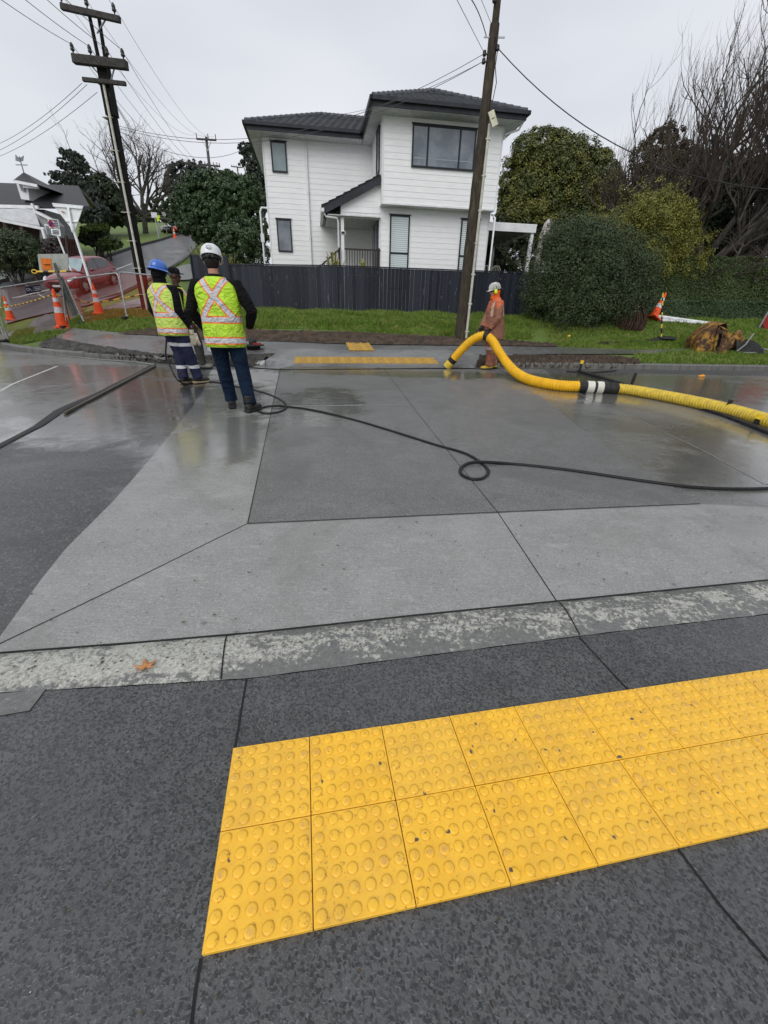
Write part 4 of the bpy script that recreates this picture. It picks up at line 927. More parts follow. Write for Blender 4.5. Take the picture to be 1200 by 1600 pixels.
# far poles
def far_pole(bp, tp, Y, armpx, lab, r_=.14):
    b = at(bp[0], bp[1], Y); t_ = at(tp[0], tp[1], Y); o = thing('utility_pole', lab, 'utility pole', b)
    mb = MB(); mb.tube([b-Vector((0, 0, 3)), t_], [r_*1.15, r_*.85], 8); mb.build('shaft', armw if Y > 60 else pm('grey pole', (.13, .125, .12), (.07, .07, .07), 4, .7), o); res = []
    for (xa, ya, xb, yb) in armpx:
        p, q = at(xa, ya, Y-.2), at(xb, yb, Y-.2); mb = MB(); mb.bar(p, q, .12, .12); ar = mb.build('crossarm', armw, o); L_ = []
        for k in (.02, .6, .98) if ya < 240 else (.05, .25, .48, .68, .85, .97): z = p.lerp(q, k); mb = MB(); mb.tube([z, z+Vector((0, 0, .42 if ya < 240 else .25))], [.04, .03], 6); mb.build('insulator', armw, ar); L_.append(z+Vector((0, 0, .3)))
        mb = MB(); c = p.lerp(q, .5); mb.bar(p.lerp(q, .25), c-Vector((0, 0, .8)), .04); mb.bar(p.lerp(q, .75), c-Vector((0, 0, .8)), .04); mb.build('brace', galv, o); res.append(L_)
    return res
fp1 = far_pole((331, 300), (322, 214), 48, [(307, 217, 338, 219), (313, 257, 344, 260)], 'grey power pole with two crossarms above the trees left of the white house')
fp2 = far_pole((374, 300), (371, 262), 85, [(361, 260, 379, 262)], 'most distant power pole, a small single crossarm just left of the house roof', .12)
wire_m = pm('wire', (.10, .10, .105), rough=.5); wire_d = pm('black cable', (.02, .02, .02), rough=.5)
def wire(p, q, sag, r_, lab, mat=wire_m, group='overhead wires', n=18):
    p, q = Vector(p), Vector(q); pts = [p.lerp(q, i/n)-Vector((0, 0, sag*4*(i/n)*(1-i/n))) for i in range(n+1)]
    mb = MB(); mb.tube(pts, r_*.68, 5); o = mb.build('overhead_wire', mat, None, loc=tuple(p)); tag(o, lab, 'wire', group)
T1, T2 = arms[0][2], arms[1][2]
for k, (q, side) in enumerate(zip(T1, ('left', 'middle', 'right'))): wire(q, fp1[0][k], 1.0, .009, 'thin wire from the %s insulator of the top crossarm towards the far grey pole' % side)
for k, (q, side) in enumerate(zip(T2, ('first', 'second', 'third', 'fourth'))): wire(q, fp1[1][k+1], 1.3, .011, 'wire from the %s insulator of the thick middle crossarm to the far grey pole' % side)
for k, (px, py) in enumerate(((-20, -16), (18, -18), (52, -20), (82, -22))):
    wire(T2[k], at(px, py, bL.y-4), .04, .012, 'wire running up out of the picture from the %s insulator of the thick middle crossarm' % ('first', 'second', 'third', 'fourth')[k])
for k, (px, py) in enumerate(((60, -120), (120, -30), (160, -5))):
    if k == 0: wire(T1[0], at(300, -20, bL.y-9) if False else at(90, -30, bL.y-3), .05, .010, 'short wire leaving the left insulator of the top crossarm upwards')
    if k == 2: wire(T1[2], at(165, -12, bL.y-3), .05, .009, 'short wire leaving the right insulator of the top crossarm upwards')
for k, (x0, y0, x1, y1) in enumerate(((128, 130, -40, 238), (136, 132, -40, 250), (152, 144, -40, 257))):
    wire(at(x0, y0, bL.y-.2), at(x1, y1, bL.y+9), .25, .010, 'service wire from the lowest crossarm falling to the left edge, %s of the three' % ('highest', 'middle', 'lowest')[k])
for k in range(3):
    qa = line_pt(0, 150+k*2, bL, tL)+Vector((.15, -.2, 0)); wire(qa, fp1[1][k]+Vector((0, 0, -.3-.25*k)), 2.0+.3*k, .011, 'low-voltage wire from below the lowest crossarm towards the far grey pole, %s of three' % ('top', 'middle', 'bottom')[k])
pA = line_pt(0, 199, bL, tL)+Vector((.2, -.15, 0)); qA = line_pt(0, 88, bR, tR)+Vector((-.2, -.12, 0)); qB = line_pt(0, 100, bR, tR)+Vector((-.2, -.12, 0))
wire(pA, qA, .9, .010, 'upper wire crossing between the black pole and the brown pole above the house'); wire(pA+Vector((0, 0, -.06)), qB, .9, .010, 'lower wire crossing between the black pole and the brown pole above the house')
wire(qB, at(520, 180, 21.6), .2, .009, 'service wire from the brown pole down to the house eaves')
wire(pA+Vector((.05, 0, -.15)), at(383, 232, 26), .5, .012, 'telephone cable from the black pole to the left corner of the white house')
wire(pA+Vector((.05, 0, -.25)), at(262, 255, 40), 1.0, .010, 'drooping wire from the black pole into the bare tree')
wire(line_pt(0, 79, bR, tR)+Vector((.12, -.12, 0)), at(1290, 300, 10.5), .75, .017, 'thick black cable sagging from the brown pole to the right edge', wire_d)
wire(line_pt(0, 60, bR, tR)+Vector((-.2, -.1, 0)), at(700, -20, bR.y-3), -.25, .016, 'black cable looping up to the left from the top of the brown pole', wire_d)
wire(qA, at(704, -20, bR.y-4), .0, .009, 'thin wire rising steeply to the left from the brown pole insulator')
wire(line_pt(0, 48, bR, tR), at(744, -20, bR.y-2), .0, .008, 'thin wire rising almost straight beside the top of the brown pole')
# ================================================================ BARRIERS, CONES, SIGNS
orange = pm('cone orange', (.85, .10, .02), (.68, .07, .015), 8, .38); reflw = pm('reflective white', (.66, .66, .68), (.5, .5, .52), 20, .35)
meshm = pm('orange safety mesh', (.40, .04, .015), (.30, .03, .018), 3, .8)
rubber = pm('black rubber', (.018, .018, .018), (.03, .03, .03), 10, .5)
def cone_mesh(h_=.92):
    t = MB(); t.box((0, 0, .02), (.40, .40, .04), bev=.018); t.lathe([(.165, .04), (.155, .075), (.145, .08)], n=20)
    t.lathe([(.145, .08), (.032, h_-.02), (.022, h_)], n=20); t.lathe([(.022, h_), (.012, h_), (.012, h_-.05)], n=12)
    b1 = MB(); r_ = lambda z: .145-.113*(z-.08)/(h_-.1)+.0025
    b2 = MB()
    for m_, z0, z1 in ((b1, .40*h_, .55*h_), (b2, .68*h_, .78*h_)): m_.lathe([(r_(z0), z0), (r_(z1), z1)], n=20)
    return t, b1, b2
cone_parts = None
def cone(base, lab, tilt=None, s=1.0, grp='orange traffic cones'):
    global cone_parts
    o = thing('traffic_cone', lab, 'traffic cone', base, grp)
    if cone_parts is None:
        t, b, b2_ = cone_mesh(); cone_parts = ps = [t.build('body', orange, None, world=False), b.build('reflective_band', reflw, None, world=False), b2_.build('reflective_band', reflw, None, world=False)]
    else:
        ps = [x.copy() for x in cone_parts]
        for x in ps: C.objects.link(x)
    for x in ps: x.parent = o
    o.scale = (s, s, s); o.rotation_euler = tilt or (0, 0, random.uniform(0, 1)); return o
def fit_cone(pb, pt, lab, **k):
    """cone whose base shows at pb and tip at pt"""
    b = gp(*pb); top = at(pt[0], pt[1], b.y); return cone(b, lab, s=max(.6, (top.z-b.z)/.92), **k)
cA = fit_cone((100, 513), (71, 451), 'orange cone in front of the brown leaning board, beside the orange sandbag')
cB = fit_cone((156, 491), (140, 443), 'orange cone standing at the foot of the white triangular sign post')
cC = fit_cone((18, 500), (-8, 462), 'orange cone at the left edge of the picture on the grass behind the mesh barrier')
cone(gp(228, 462), 'top of an orange cone showing behind the black power pole and blue helmet', s=.8)
cone(gp(273.5, 372), 'tiny orange cone far up the side street beside the red car', s=1.0)
cE = at(1019, 500, 16.7); cE.z = float(H(cE.x, cE.y)); cone(cE+Vector((0, 0, .05)), 'orange cone leaning over to the right, propped on white pipes by the hedge', tilt=(R(-8), R(27), .3), s=1.05)
# tubular barrier panels with orange mesh
def panel(pl, pr, tl, tr, lab, sag=0.0, sign=False):
    a, b = gp(*pl), gp(*pr); ta, tb = at(tl[0], tl[1], a.y), at(tr[0], tr[1], b.y)
    o = thing('mesh_barrier', lab, 'barrier', ((a+b)/2), 'orange mesh barrier panels')
    def Pt(u, v_): return (a.lerp(b, u)).lerp(ta.lerp(tb, u), v_)
    e = .06; mb = MB(); loop = [(e, 0), (1-e, 0), (1-e/3, .03), (1, .10), (1, .92), (1-e/3, .985), (1-e, 1), (e, 1), (e/3, .985), (0, .92), (0, .10), (e/3, .03), (e, 0)]
    mb.tube([Pt(*q) for q in loop], .021, 8); mb.build('frame', galv, o)
    mb = MB(); W = (b-a).length; Hh = ((ta-a).length+(tb-b).length)/2; st = .040; nn = (b-a).cross(ta-a).normalized()
    for sg in (1, -1):
        k = -Hh
        while k < W+Hh:
            x0, y0, x1, y1 = k, 0, k+Hh, Hh
            if x0 < 0: y0 += -x0; x0 = 0
            if x1 > W: y1 -= x1-W; x1 = W
            if x1 > x0 and y1 > y0:
                u0, u1 = x0/W, x1/W
                if sg < 0: u0, u1 = 1-u0, 1-u1
                p, q = Pt(u0, y0/Hh), Pt(u1, y1/Hh); d = (q-p).normalized(); w_ = d.cross(nn)*.0025; n2 = nn*.002*sg
                mb.add([p-w_+n2, q-w_+n2, q+w_+n2, p+w_+n2], [(0, 1, 2, 3)])
            k += st*1.414
    mb.build('mesh', meshm, o); return o, Pt
panP1, Pt1 = panel((14, 534), (104, 512), (-14, 452), (96, 434), 'barrier panel with orange mesh and a small dark blue sign, leftmost of the row')
panP2, Pt2 = panel((132, 506), (199, 498), (101, 437), (184, 426), 'barrier panel with orange mesh in front of the red car and triangular sign post')
panP3, Pt3 = panel((199, 498), (262, 499), (186, 425), (250, 431), 'barrier panel with orange mesh beside the black power pole, behind the blue helmet')
panP0, Pt0 = panel((-80, 552), (9, 532), (-120, 470), (-18, 462), 'barrier panel cut off by the left edge, with its dark foot on the kerb')
for Pt, u in ((Pt1, 0), (Pt1, 1), (Pt2, 0), (Pt2, 1)):
    q = Pt(u, 0); f_ = thing('barrier_weight', 'dark barrier foot %s' % {0: 'at the kerb under the left panel', 1: 'between the two barrier panels by the sandbag', 2: 'under the left corner of the panel before the red car', 3: 'under the joint of the two right panels'}[[(id(Pt1), 0), (id(Pt1), 1), (id(Pt2), 0), (id(Pt2), 1)].index((id(Pt), u))], 'barrier weight', q, 'barrier weights')
    mb = MB(); mb.box(q+Vector((0, 0, .04)), (.16, .55, .08), bev=.02); mb.build('block', rubber, f_); mb = MB(); mb.tube([q+Vector((0, 0, .05)), q+Vector((0, 0, .30))], .028, 8); mb.build('spigot', galv, f_)
# little dark blue sign wired to the left panel
navy = pm('navy sign', (.012, .022, .065), rough=.3); ink = pm('white lettering', (.7, .7, .72), rough=.5)
def text_obj(s, size, mat, name, parent, loc, rot, ext=.002):
    cu = bpy.data.curves.new(name, 'FONT'); cu.body = s; cu.size = size; cu.extrude = ext; cu.align_x = 'CENTER'; cu.align_y = 'CENTER'
    o = bpy.data.objects.new(name, cu); C.objects.link(o); o.data.materials.append(mat); o.matrix_world = Matrix.Translation(loc) @ rot
    dg = bpy.context.evaluated_depsgraph_get(); me = bpy.data.meshes.new_from_object(o.evaluated_get(dg)); bpy.data.objects.remove(o)
    p = bpy.data.objects.new(name, me); C.objects.link(p); p.parent = parent; off = Vector((0, 0, 0)); q = parent
    while q is not None: off += q.location; q = q.parent
    p.matrix_local = Matrix.Translation(Vector(loc)-off) @ rot; return p
def panel_frame(Pt, px0, px1, py):
    pass
def frame_rot(x, z): x = x.normalized(); y = -(x.cross(z)).normalized(); z = x.cross(-y) if False else z.normalized(); return Matrix((x, (z-x*z.dot(x)).normalized(), x.cross((z-x*z.dot(x)).normalized()))).transposed().to_4x4()
xd = (Pt1(1, .5)-Pt1(0, .5)).normalized(); zd = (Pt1(.5, 1)-Pt1(.5, 0)).normalized(); nf = xd.cross(zd); nf = nf if nf.y < 0 else -nf
sc_ = Pt1(.53, .885)+nf*.04
sg_ = thing('barrier_sign', 'small dark blue sign with white letters wired to the leftmost barrier panel', 'sign', sc_)
mb = MB(); rotM = Matrix((xd, nf, zd)).transposed(); W_ = (Pt1(1, .5)-Pt1(0, .5)).length; mb.box(sc_, (W_*.235, .012, .215), rotM, bev=.004); mb.build('board', navy, sg_)
fr = Matrix((xd, zd, nf)).transposed().to_4x4()
text_obj('CML', .13, ink, 'lettering', sg_, sc_-xd*W_*.062+nf*.009, fr)
mb = MB(); mb.box(sc_+nf*.009+xd*.0, (.008, .004, .15), rotM)
for k in range(3): mb.box(sc_+nf*.009+xd*W_*.063+zd*(.045-.045*k), (W_*.09, .004, .017), rotM)
mb.build('lettering', ink, sg_)
# yellow and black bars linking the cones
ybar, nt_, b_ = newmat('yellow black bar'); v_ = objc(nt_); ln_ = nt_.nodes.new('ShaderNodeVectorMath'); ln_.operation = 'LENGTH'; nt_.links.new(v_, ln_.inputs[0])
fr_ = math_n(nt_, 'FRACT', math_n(nt_, 'DIVIDE', ln_.outputs['Value'], .42)); c_ = mixc(nt_, math_n(nt_, 'GREATER_THAN', fr_, .55), (.72, .46, .03), (.02, .02, .02)); nt_.links.new(c_, b_.inputs['Base Color']); b_.inputs['Roughness'].default_value = .4
def bar_(p, q, sag, lab, r_=.024, loop=False):
    n = 16; pts = [p.lerp(q, i/n)-Vector((0, 0, sag*4*(i/n)*(1-i/n))) for i in range(n+1)]; mb = MB(); mb.tube(pts, r_, 8)
    if loop: c = p; mb.tube([c+Vector((math.cos(a)*.09-.10, 0, math.sin(a)*.055)) for a in np.linspace(0, 6.28, 14)], .018, 6)
    o = mb.build('striped_bar', ybar, None, loc=tuple(p)); tag(o, lab, 'barrier bar', 'yellow and black bars')
def head(c, f_=.86): return c.location+Vector((0, 0, .92*c.scale[2]*f_))
bar_(at(-30, 484, cC.location.y-.2), head(cA)+Vector((0, -.06, 0)), .10, 'striped bar running from the left edge to the cone beside the sandbag')
bar_(head(cA)+Vector((0, -.06, .0)), at(135, 473, cB.location.y-.2), -.02, 'striped bar between the sandbag cone and the triangular sign post cone')
bar_(at(141, 473, cB.location.y-.2), at(242, 454, gp(228, 478).y-.35), .06, 'striped bar from the triangular sign post cone to the black power pole')
# give-way sign seen from behind
gb = gp(153, 488)+Vector((0, .12, 0)); gt = at(112, 350, gb.y); ctr = at(105.5, 333, gb.y)
gw = thing('triangular_sign', 'white back of a triangular road sign on a post before the red car', 'road sign', gb)
ptc = pm('white powder coat', (.84, .86, .87), (.72, .75, .76), 8, .4)
mb = MB(); mb.tube([gb-Vector((0, 0, .3)), gb.lerp(gt, .5), gt], .045, 12); mb.lathe([(.045, 0), (.07, .05), (.075, .28), (.06, .30)], gt-Vector((0, 0, .28)), 12); mb.build('post', ptc, gw)
v1, v2, v3 = at(82, 318, gb.y+.04), at(130, 322, gb.y+.04), at(118, 358, gb.y+.04)
v3b = at(113, 358, gb.y+.04)
tri = [v1, v2, v2.lerp(v3, .03), v3, v3b, v1.lerp(v3b, .03)]
mb = MB(); mb.prism(tri, (0, .02, 0)); mb.tube([v1, v2, v3, v3b, v1], .018, 6); mb.build('plate', ptc, gw)
mb = MB(); tm_ = v1.lerp(v2, .52); mb.bar(v1.lerp(v2, .03)+Vector((0, -.03, -.07)), v1.lerp(v2, .97)+Vector((0, -.03, -.07)), .05, .05); mb.bar(tm_+Vector((0, -.04, -.05)), gt+Vector((0, -.05, -.1)), .07, .05); mb.bar(v1.lerp(v3b, .68)+Vector((0, -.03, 0)), v2.lerp(v3, .68)+Vector((0, -.03, 0)), .04, .04); mb.build('bracket', ptc, gw)
mb = MB(); mb.box(at(98, 331, gb.y-.0), (.12, .006, .05), Matrix.Rotation(R(8), 3, 'Y')); mb.build('sticker', pm('faded sticker', (.45, .32, .25), rough=.5), gw)
# parking sign
pY = 21.0; pk = thing('parking_sign', 'white parking sign with a red and blue roundel, left of the triangular sign', 'road sign', at(101, 405, pY))
mb = MB(); mb.tube([at(112, 425, pY), at(90, 368, pY)], .035, 8); mb.build('post', ptc, pk)
def quad_sign(name, pts, Y, mat, parent, th=.02): mb = MB(); mb.prism([at(x, y, Y) for x, y in pts], (0, th, 0)); return mb.build(name, mat, parent)
pl_ = quad_sign('plate', [(74, 341), (90.5, 343), (93, 357), (77, 356)], pY-.05, ptc, pk); quad_sign('plate', [(79, 357.5), (93.5, 358.5), (95, 369), (81, 367)], pY-.05, ptc, pk)
mb = MB(); c = at(79.7, 350, pY-.07); rx = Matrix.Rotation(R(90), 3, 'X'); mb.lathe([(.0, 0), (.10, 0)], c, 16, rx); mb.build('roundel', pm('roundel blue', (.05, .06, .25)), pl_)
mb = MB(); mb.lathe([(.085, 0), (.125, 0)], c+Vector((0, -.004, 0)), 16, rx); mb.bar(c+Vector((-.08, -.006, -.08)), c+Vector((.08, -.006, .08)), .03, .004); mb.build('roundel_ring', pm('roundel red', (.5, .03, .03)), pl_)
mb = MB()
for k in range(5): p, q = at(76+(k > 0)*8, 343.5+k*2.6, pY-.06), at(89.5+k*.5, 344.3+k*2.6, pY-.06); mb.bar(p, q, .02, .035)
for k in range(3): mb.bar(at(82, 360+k*2.4, pY-.06), at(92, 360.7+k*2.4, pY-.06), .02, .03)
mb.build('lettering', pm('sign ink', (.12, .12, .14)), pl_)
# works sign seen from behind on its stand
wY = gp(112, 508).y; ws = thing('works_sign', 'grey back of a works sign with orange label, in front of the red car', 'works sign', gp(112, 508)); greyp = pm('grey corflute', (.36, .37, .34), (.29, .30, .28), 6, .45)
quad_sign('board', [(58.5, 398), (60, 397), (104, 396.5), (106, 398), (107, 425), (62, 424)], wY, greyp, ws, .025)
lbl = quad_sign('label', [(63, 403.5), (79.5, 404), (82, 421), (66, 422)], wY-.012, pm('orange label', (.62, .17, .02), (.5, .13, .015), 6, .5), ws, .01)
mb = MB(); mb.bar(at(68, 412.5, wY-.03), at(78, 412, wY-.03), .07, .006); mb.build('lettering', pm('pale ink', (.75, .5, .35)), lbl)
steel_g = pm('green grey steel', (.09, .105, .10), (.05, .06, .058), 10, .45)
mb = MB(); mb.bar(at(85, 411, wY-.12), at(93, 436, wY-.12), .09, .04); mb.bar(at(93, 434, wY-.12), at(117, 493, wY-.14), .16, .05); mb.tube([at(93, 430, wY-.16), at(110, 508, wY-.2)], .022, 8); mb.tube([at(97, 432, wY-.2), at(121, 489, wY-.25)], .02, 8); mb.build('stand', steel_g, ws)
bar_(at(58, 424.5, wY-.1), at(113, 424, wY-.1), .0, 'short striped bar with a loop end laid across the foot of the grey works sign', .03, True)
# brown sign backs leaning behind the cone
brw = pm('brown panel', (.17, .105, .085), (.13, .085, .07), 4, .5)
bs = thing('leaning_board', 'wide brown sign board leaning behind the barrier beside the sandbag', 'board', gp(110, 496)); bY = bs.location.y+.02
quad_sign('board', [(80, 468), (118, 459), (131, 491), (94, 500)], bY, brw, bs, .03)
mb = MB(); mb.box(at(86, 471, bY-.02), (.12, .01, .05)); mb.build('sticker', reflw, bs)
sb = thing('sandbag', 'orange sandbag lying between the cone and the barrier joint', 'sandbag', gp(104, 505))
mb = MB(); q = sb.location; mb.ball(q+Vector((0, 0, .12)), (.30, .2, .15), 16); mb.ball(q+Vector((.05, -.05, .2)), (.2, .15, .1), 12); mb.build('bag', pm('orange bag', (.70, .16, .04), (.5, .10, .03), 12, .6, bmp=.8, bscale=20, bdist=.04), sb)
yb = thing('yellow_bag', 'bright yellow bag cut off at the left edge, in front of the barrier', 'bag', gp(-6, 540)); q = yb.location
mb = MB(); mb.ball(q+Vector((0, -.05, .28)), (.17, .12, .30), 14); mb.build('bag', pm('bright yellow', (.75, .72, .03), (.6, .55, .02), 8, .4), yb)
rd = pm('sign red', (.30, .03, .025), (.22, .025, .02), 8, .4)
# red-backed sign at right edge
rs = thing('folded_sign', 'dark red sign cut off by the right edge, standing on grass by the hedge', 'sign', at(1200, 512, 16.6)); ry = rs.location.y
quad_sign('plate', [(1190, 503), (1194, 497), (1212, 478), (1240, 478), (1250, 512), (1196, 516)], ry, rd, rs); mb = MB(); mb.bar(at(1186, 512, ry-.05), at(1200, 487, ry-.02), .04); mb.build('leg', galv, rs)
# striped marker post with a rubber base
mp_ = gp(1033, 529); mk = thing('marker_post', 'thin black and yellow marker post standing in a round rubber base on the grass', 'marker post', mp_)
mt = at(1035.5, 462, mp_.y); mb = MB(); mb.tube([mp_, mt], .022, 8); o = mb.build('post', rubber, mk)
for f_ in (.02, .25, .52, .78, .96): mb = MB(); a = mp_.lerp(mt, f_); mb.tube([a, a+(mt-mp_)*.10], .0245, 8); mb.build('yellow_band', pm('band yellow', (.75, .60, .08)), mk)
mb = MB(); mb.lathe([(.0, .08), (.1, .08), (.3, .05), (.36, .0)], mp_+Vector((.18, .05, 0)), 18, sy=.8); mb.build('base', rubber, mk)
# white pipes
for k, (x0, y0, x1, y1, Yo) in enumerate(((1018, 493, 1150, 511, .0), (1028, 500, 1125, 507.5, -.15), (1030, 499, 1120, 505, .2))):
    b0 = 16.72+Yo*.5; p = at(x0, y0, b0); q = at(x1, y1, b0); mb = MB(); mb.tube([p, q], .055-.008*k, 10); o = mb.build('pipe', pm('white pipe', (.74, .75, .77), (.62, .63, .65), 5, .35), None, loc=tuple(p)); tag(o, 'white plastic pipe lying on the grass by the hedge, %s of the three' % ('highest', 'lowest', 'middle')[k], 'pipe', 'white pipes on the grass')
wb = at(1043, 505, 16.7); wb.z = float(H(wb.x, wb.y)); mb = MB(); mb.box(wb+Vector((0, 0, .05)), (.55, .18, .06), bev=.02); o = mb.build('white_board', reflw, None, loc=tuple(wb)); tag(o, 'short white board lying under the pipes beside the leaning cone', 'board')
# rusty excavator bucket and black sheeting
bq = gp(1103, 549); bk_ = thing('excavator_bucket', 'rusty yellow digger bucket lying on the verge', 'digger bucket', bq)
m, nt_, b_ = newmat('rusty bucket paint'); v_ = objc(nt_); c_ = mixc(nt_, ramp(nt_, noise(nt_, v_, 3.2, 7, .7, .5), .42, .56), (.42, .22, .03), (.07, .03, .018)); c_ = mixc(nt_, ramp(nt_, noise(nt_, v_, 11, 5, .7), .5, .62), c_, (.025, .018, .015)); nt_.links.new(c_, b_.inputs['Base Color']); b_.inputs['Roughness'].default_value = .55; bump(nt_, b_, noise(nt_, v_, 18, 4), .5, .02); rust = m
sc = (at(1129, 540, bq.y)-at(1079, 540, bq.y)).length
def bp(u, v_, z): return bq+Vector((u*sc, v_, z))
mb = MB(); prof_ = [(-.10, .02), (-.36, .02), (-.47, .10), (-.52, .26), (-.50, .45), (-.38, .62), (-.2, .70)]
n = len(prof_)
for sgn, yy in ((-1, -.38), (1, .42)): pass
outer = [(-.52, .05), (-.55, .3), (-.40, .55), (-.15, .80), (.12, .84), (.22, .60), (.42, .50), (.48, .20), (.40, .02), (-.2, .0)]
mb.prism([bp(u, -.30, z) for u, z in [(-.50, .02), (-.55, .28), (-.42, .48), (-.12, .78), (-.05, .50), (.0, .05)]], (0, .05, 0))
mb.prism([bp(u, -.36, z) for u, z in [(.12, .02), (.10, .40), (.22, .62), (.40, .50), (.46, .18), (.38, .0)]], (0, .05, 0))
sh = [(-.5, .02), (-.55, .28), (-.42, .48), (-.12, .78), (.14, .84), (.22, .62)]
vs = []
for (u, z) in sh: vs += [bp(u, -.30, z), bp(u+.10, .45, z+.04)]
mb.add(vs, [(2*i, 2*i+2, 2*i+3, 2*i+1) for i in range(len(sh)-1)], True)
mb.add([bp(-.5, -.3, .02), bp(.40, -.36, .02), bp(.5, .45, .04), bp(-.4, .45, .04)], [(0, 1, 2, 3)])
mb.add([bp(.5, .45, .04), bp(-.4, .45, .04), bp(-.3, .45, .6), bp(.3, .45, .65)], [(0, 1, 2, 3)])
for k in range(4): mb.bar(bp(-.08+k*.10, -.33, .70-.04*k), bp(-.02+k*.10, -.40, .55-.05*k), .07, .03)
mb.build('shell', rust, bk_)
mb = MB(); mb.bar(bp(-.12, -.36, .76), bp(.20, -.38, .62), .06, .04); mb.bar(bp(-.10, -.36, .72), bp(-.02, -.37, .04), .06, .04); mb.bar(bp(-.55, -.33, .0), bp(.75, -.40, .0), .06, .04); mb.build('cutting_edge', rust, bk_)
mb = MB(); mb.prism([bp(u, -.25, z) for u, z in [(-.02, .1), (.0, .5), (.12, .6), (.18, .4), (.14, .08)]], (0, .03, 0)); mb.build('inside', rubber, bk_)
br_ = thing('bucket_linkage', 'dark rusty digger linkage in front of the black sheeting', 'digger linkage', bp(.55, 0, 0)); mb = MB()
for k in range(5): mb.lathe([(.02, -.05), (.11, -.05), (.12, 0), (.11, .05), (.02, .05)], bp(.50+.09*k, -.25+.04*k, .22+.16*(k % 3)), 12, Matrix.Rotation(R(90), 3, 'X'))
mb.bar(bp(.45, -.2, .1), bp(.6, -.2, .55), .1, .06); mb.bar(bp(.5, -.15, .5), bp(.95, -.1, .12), .09, .06); mb.build('link_arm', rust, br_)
blk = pm('black sheeting', (.022, .022, .022), (.012, .012, .012), 6, .35, bmp=1, bscale=7, bdist=.08)
bg_ = thing('black_sheeting', 'crumpled black sheeting with grey straps on the verge to the right of the rusty bucket', 'sheeting', bp(1.1, 0, 0)); mb = MB()
vs = []; nu, nv = 26, 12
for i in range(nu):
    for j in range(nv):
        u = i/(nu-1); v_ = j/(nv-1); z = .62*math.sin(math.pi*v_)**.7*(1-u*.62)*(.85+.18*math.sin(u*9+v_*5))+.03*math.sin(u*23+v_*11); vs.append(bp(.62+u*.98, -.42+v_*.8+.06*math.sin(u*7), max(.0, z)*.9))
mb.add(vs, [(i*nv+j, (i+1)*nv+j, (i+1)*nv+j+1, i*nv+j+1) for i in range(nu-1) for j in range(nv-1)], True); mb.build('sheet', blk, bg_)
mb = MB(); mb.tube([bp(.62, -.45, .05), bp(.82, -.44, .25), bp(.95, -.42, .55), bp(1.05, -.3, .56)], .022, 6); mb.tube([bp(.8, -.5, .02), bp(1.15, -.52, .03)], .02, 6); mb.tube([bp(1.45, -.4, .14), bp(1.75, -.5, .05)], .03, 6); mb.build('strap', pm('grey strap', (.25, .25, .25)), bg_)
# lid lifter on the far footpath
lq = gp(396, 546); ll = thing('lid_lifter', 'small black round tool with knob and red handle on the far footpath', 'tool', lq)
mb = MB(); mb.lathe([(.0, 0), (.16, 0), (.20, .09), (.30, .10), (.30, .125), (.06, .13)], lq, 20, cap=False); mb.build('base', rubber, ll); mb = MB(); mb.lathe([(.10, .13), (.11, .2), (.09, .26), (0, .28)], lq, 12); mb.build('knob', rubber, ll); mb = MB(); mb.bar(lq+Vector((.03, -.09, .155)), lq+Vector((.24, -.05, .145)), .045); mb.build('handle', rd, ll)
# orange marker on the road, white lid cover by dirt
mb = MB(); q = onz(1096, 589, .0); mb.ball(q+Vector((0, 0, .02)), (.09, .05, .03), 10); mb.ball(q+Vector((.04, .02, .03)), (.04, .03, .03), 8); o = mb.build('orange_scrap', pm('orange scrap', (.8, .33, .03), rough=.5), None, loc=tuple(q)); tag(o, 'small bright orange scrap lying on the wet road beyond the yellow hose', 'litter')
mb = MB(); q = gp(889, 527); mb.ball(q+Vector((0, 0, .03)), (.06, .05, .05), 8); o = mb.build('yellow_scrap', pm('yellow scrap', (.75, .5, .05), rough=.5), None, loc=tuple(q)); tag(o, 'small yellow scrap on the verge in front of the big dark bush', 'litter')

# ---------------------------------------------------------------- channel on the left, edging on the right
channel = thing('rubber_channel', 'long black rubber strip with a timber edge laid across the wet road on the left', 'rubber strip', onz(100, 640))
cl = [onz(x, y, 0) for x, y in ((-60, 730), (0, 697), (60, 666), (95, 641), (150, 616), (200, 592), (240, 570))]
mb = MB()
for a, b in zip(cl, cl[1:]):
    d = (b-a).normalized(); nn = Vector((-d.y, d.x, 0))
    k = 5
    for i in range(k):
        p, q = a.lerp(b, i/k), a.lerp(b, (i+1)/k); w0, w1 = (.055+.014*math.sin(p.x*9+p.y*5), .055+.014*math.sin(q.x*9+q.y*5))
        z = .012; mb.add([p-nn*w0+Vector((0, 0, .006)), q-nn*w1+Vector((0, 0, .006)), q-nn*w1*.5+Vector((0, 0, z)), p-nn*w0*.5+Vector((0, 0, z)), q+nn*w1*.6+Vector((0, 0, z*.8)), p+nn*w0*.6+Vector((0, 0, z*.8)), q+nn*w1+Vector((0, 0, .006)), p+nn*w0+Vector((0, 0, .006))], [(0, 1, 2, 3), (3, 2, 4, 5), (5, 4, 6, 7)])
mb.build('strip', pm('ribbed rubber', (.022, .022, .024), (.01, .01, .01), 30, .35, bmp=.9, bscale=60, bdist=.02, world=True), channel)
mb = MB(); a, b = onz(92, 646, .02), onz(238, 571.5, .02); d = (b-a).normalized(); nn = Vector((d.y, -d.x, 0)); mb.bar(a+nn*.065, b+nn*.065, .03, .03); mb.build('timber_edge', pm('wet timber', (.12, .105, .09), (.07, .06, .05), 12, .5), channel)
edging = thing('rubber_edging', 'low black rubber edging running under the yellow hose on the right side of the road', 'rubber edging', onz(990, 606))
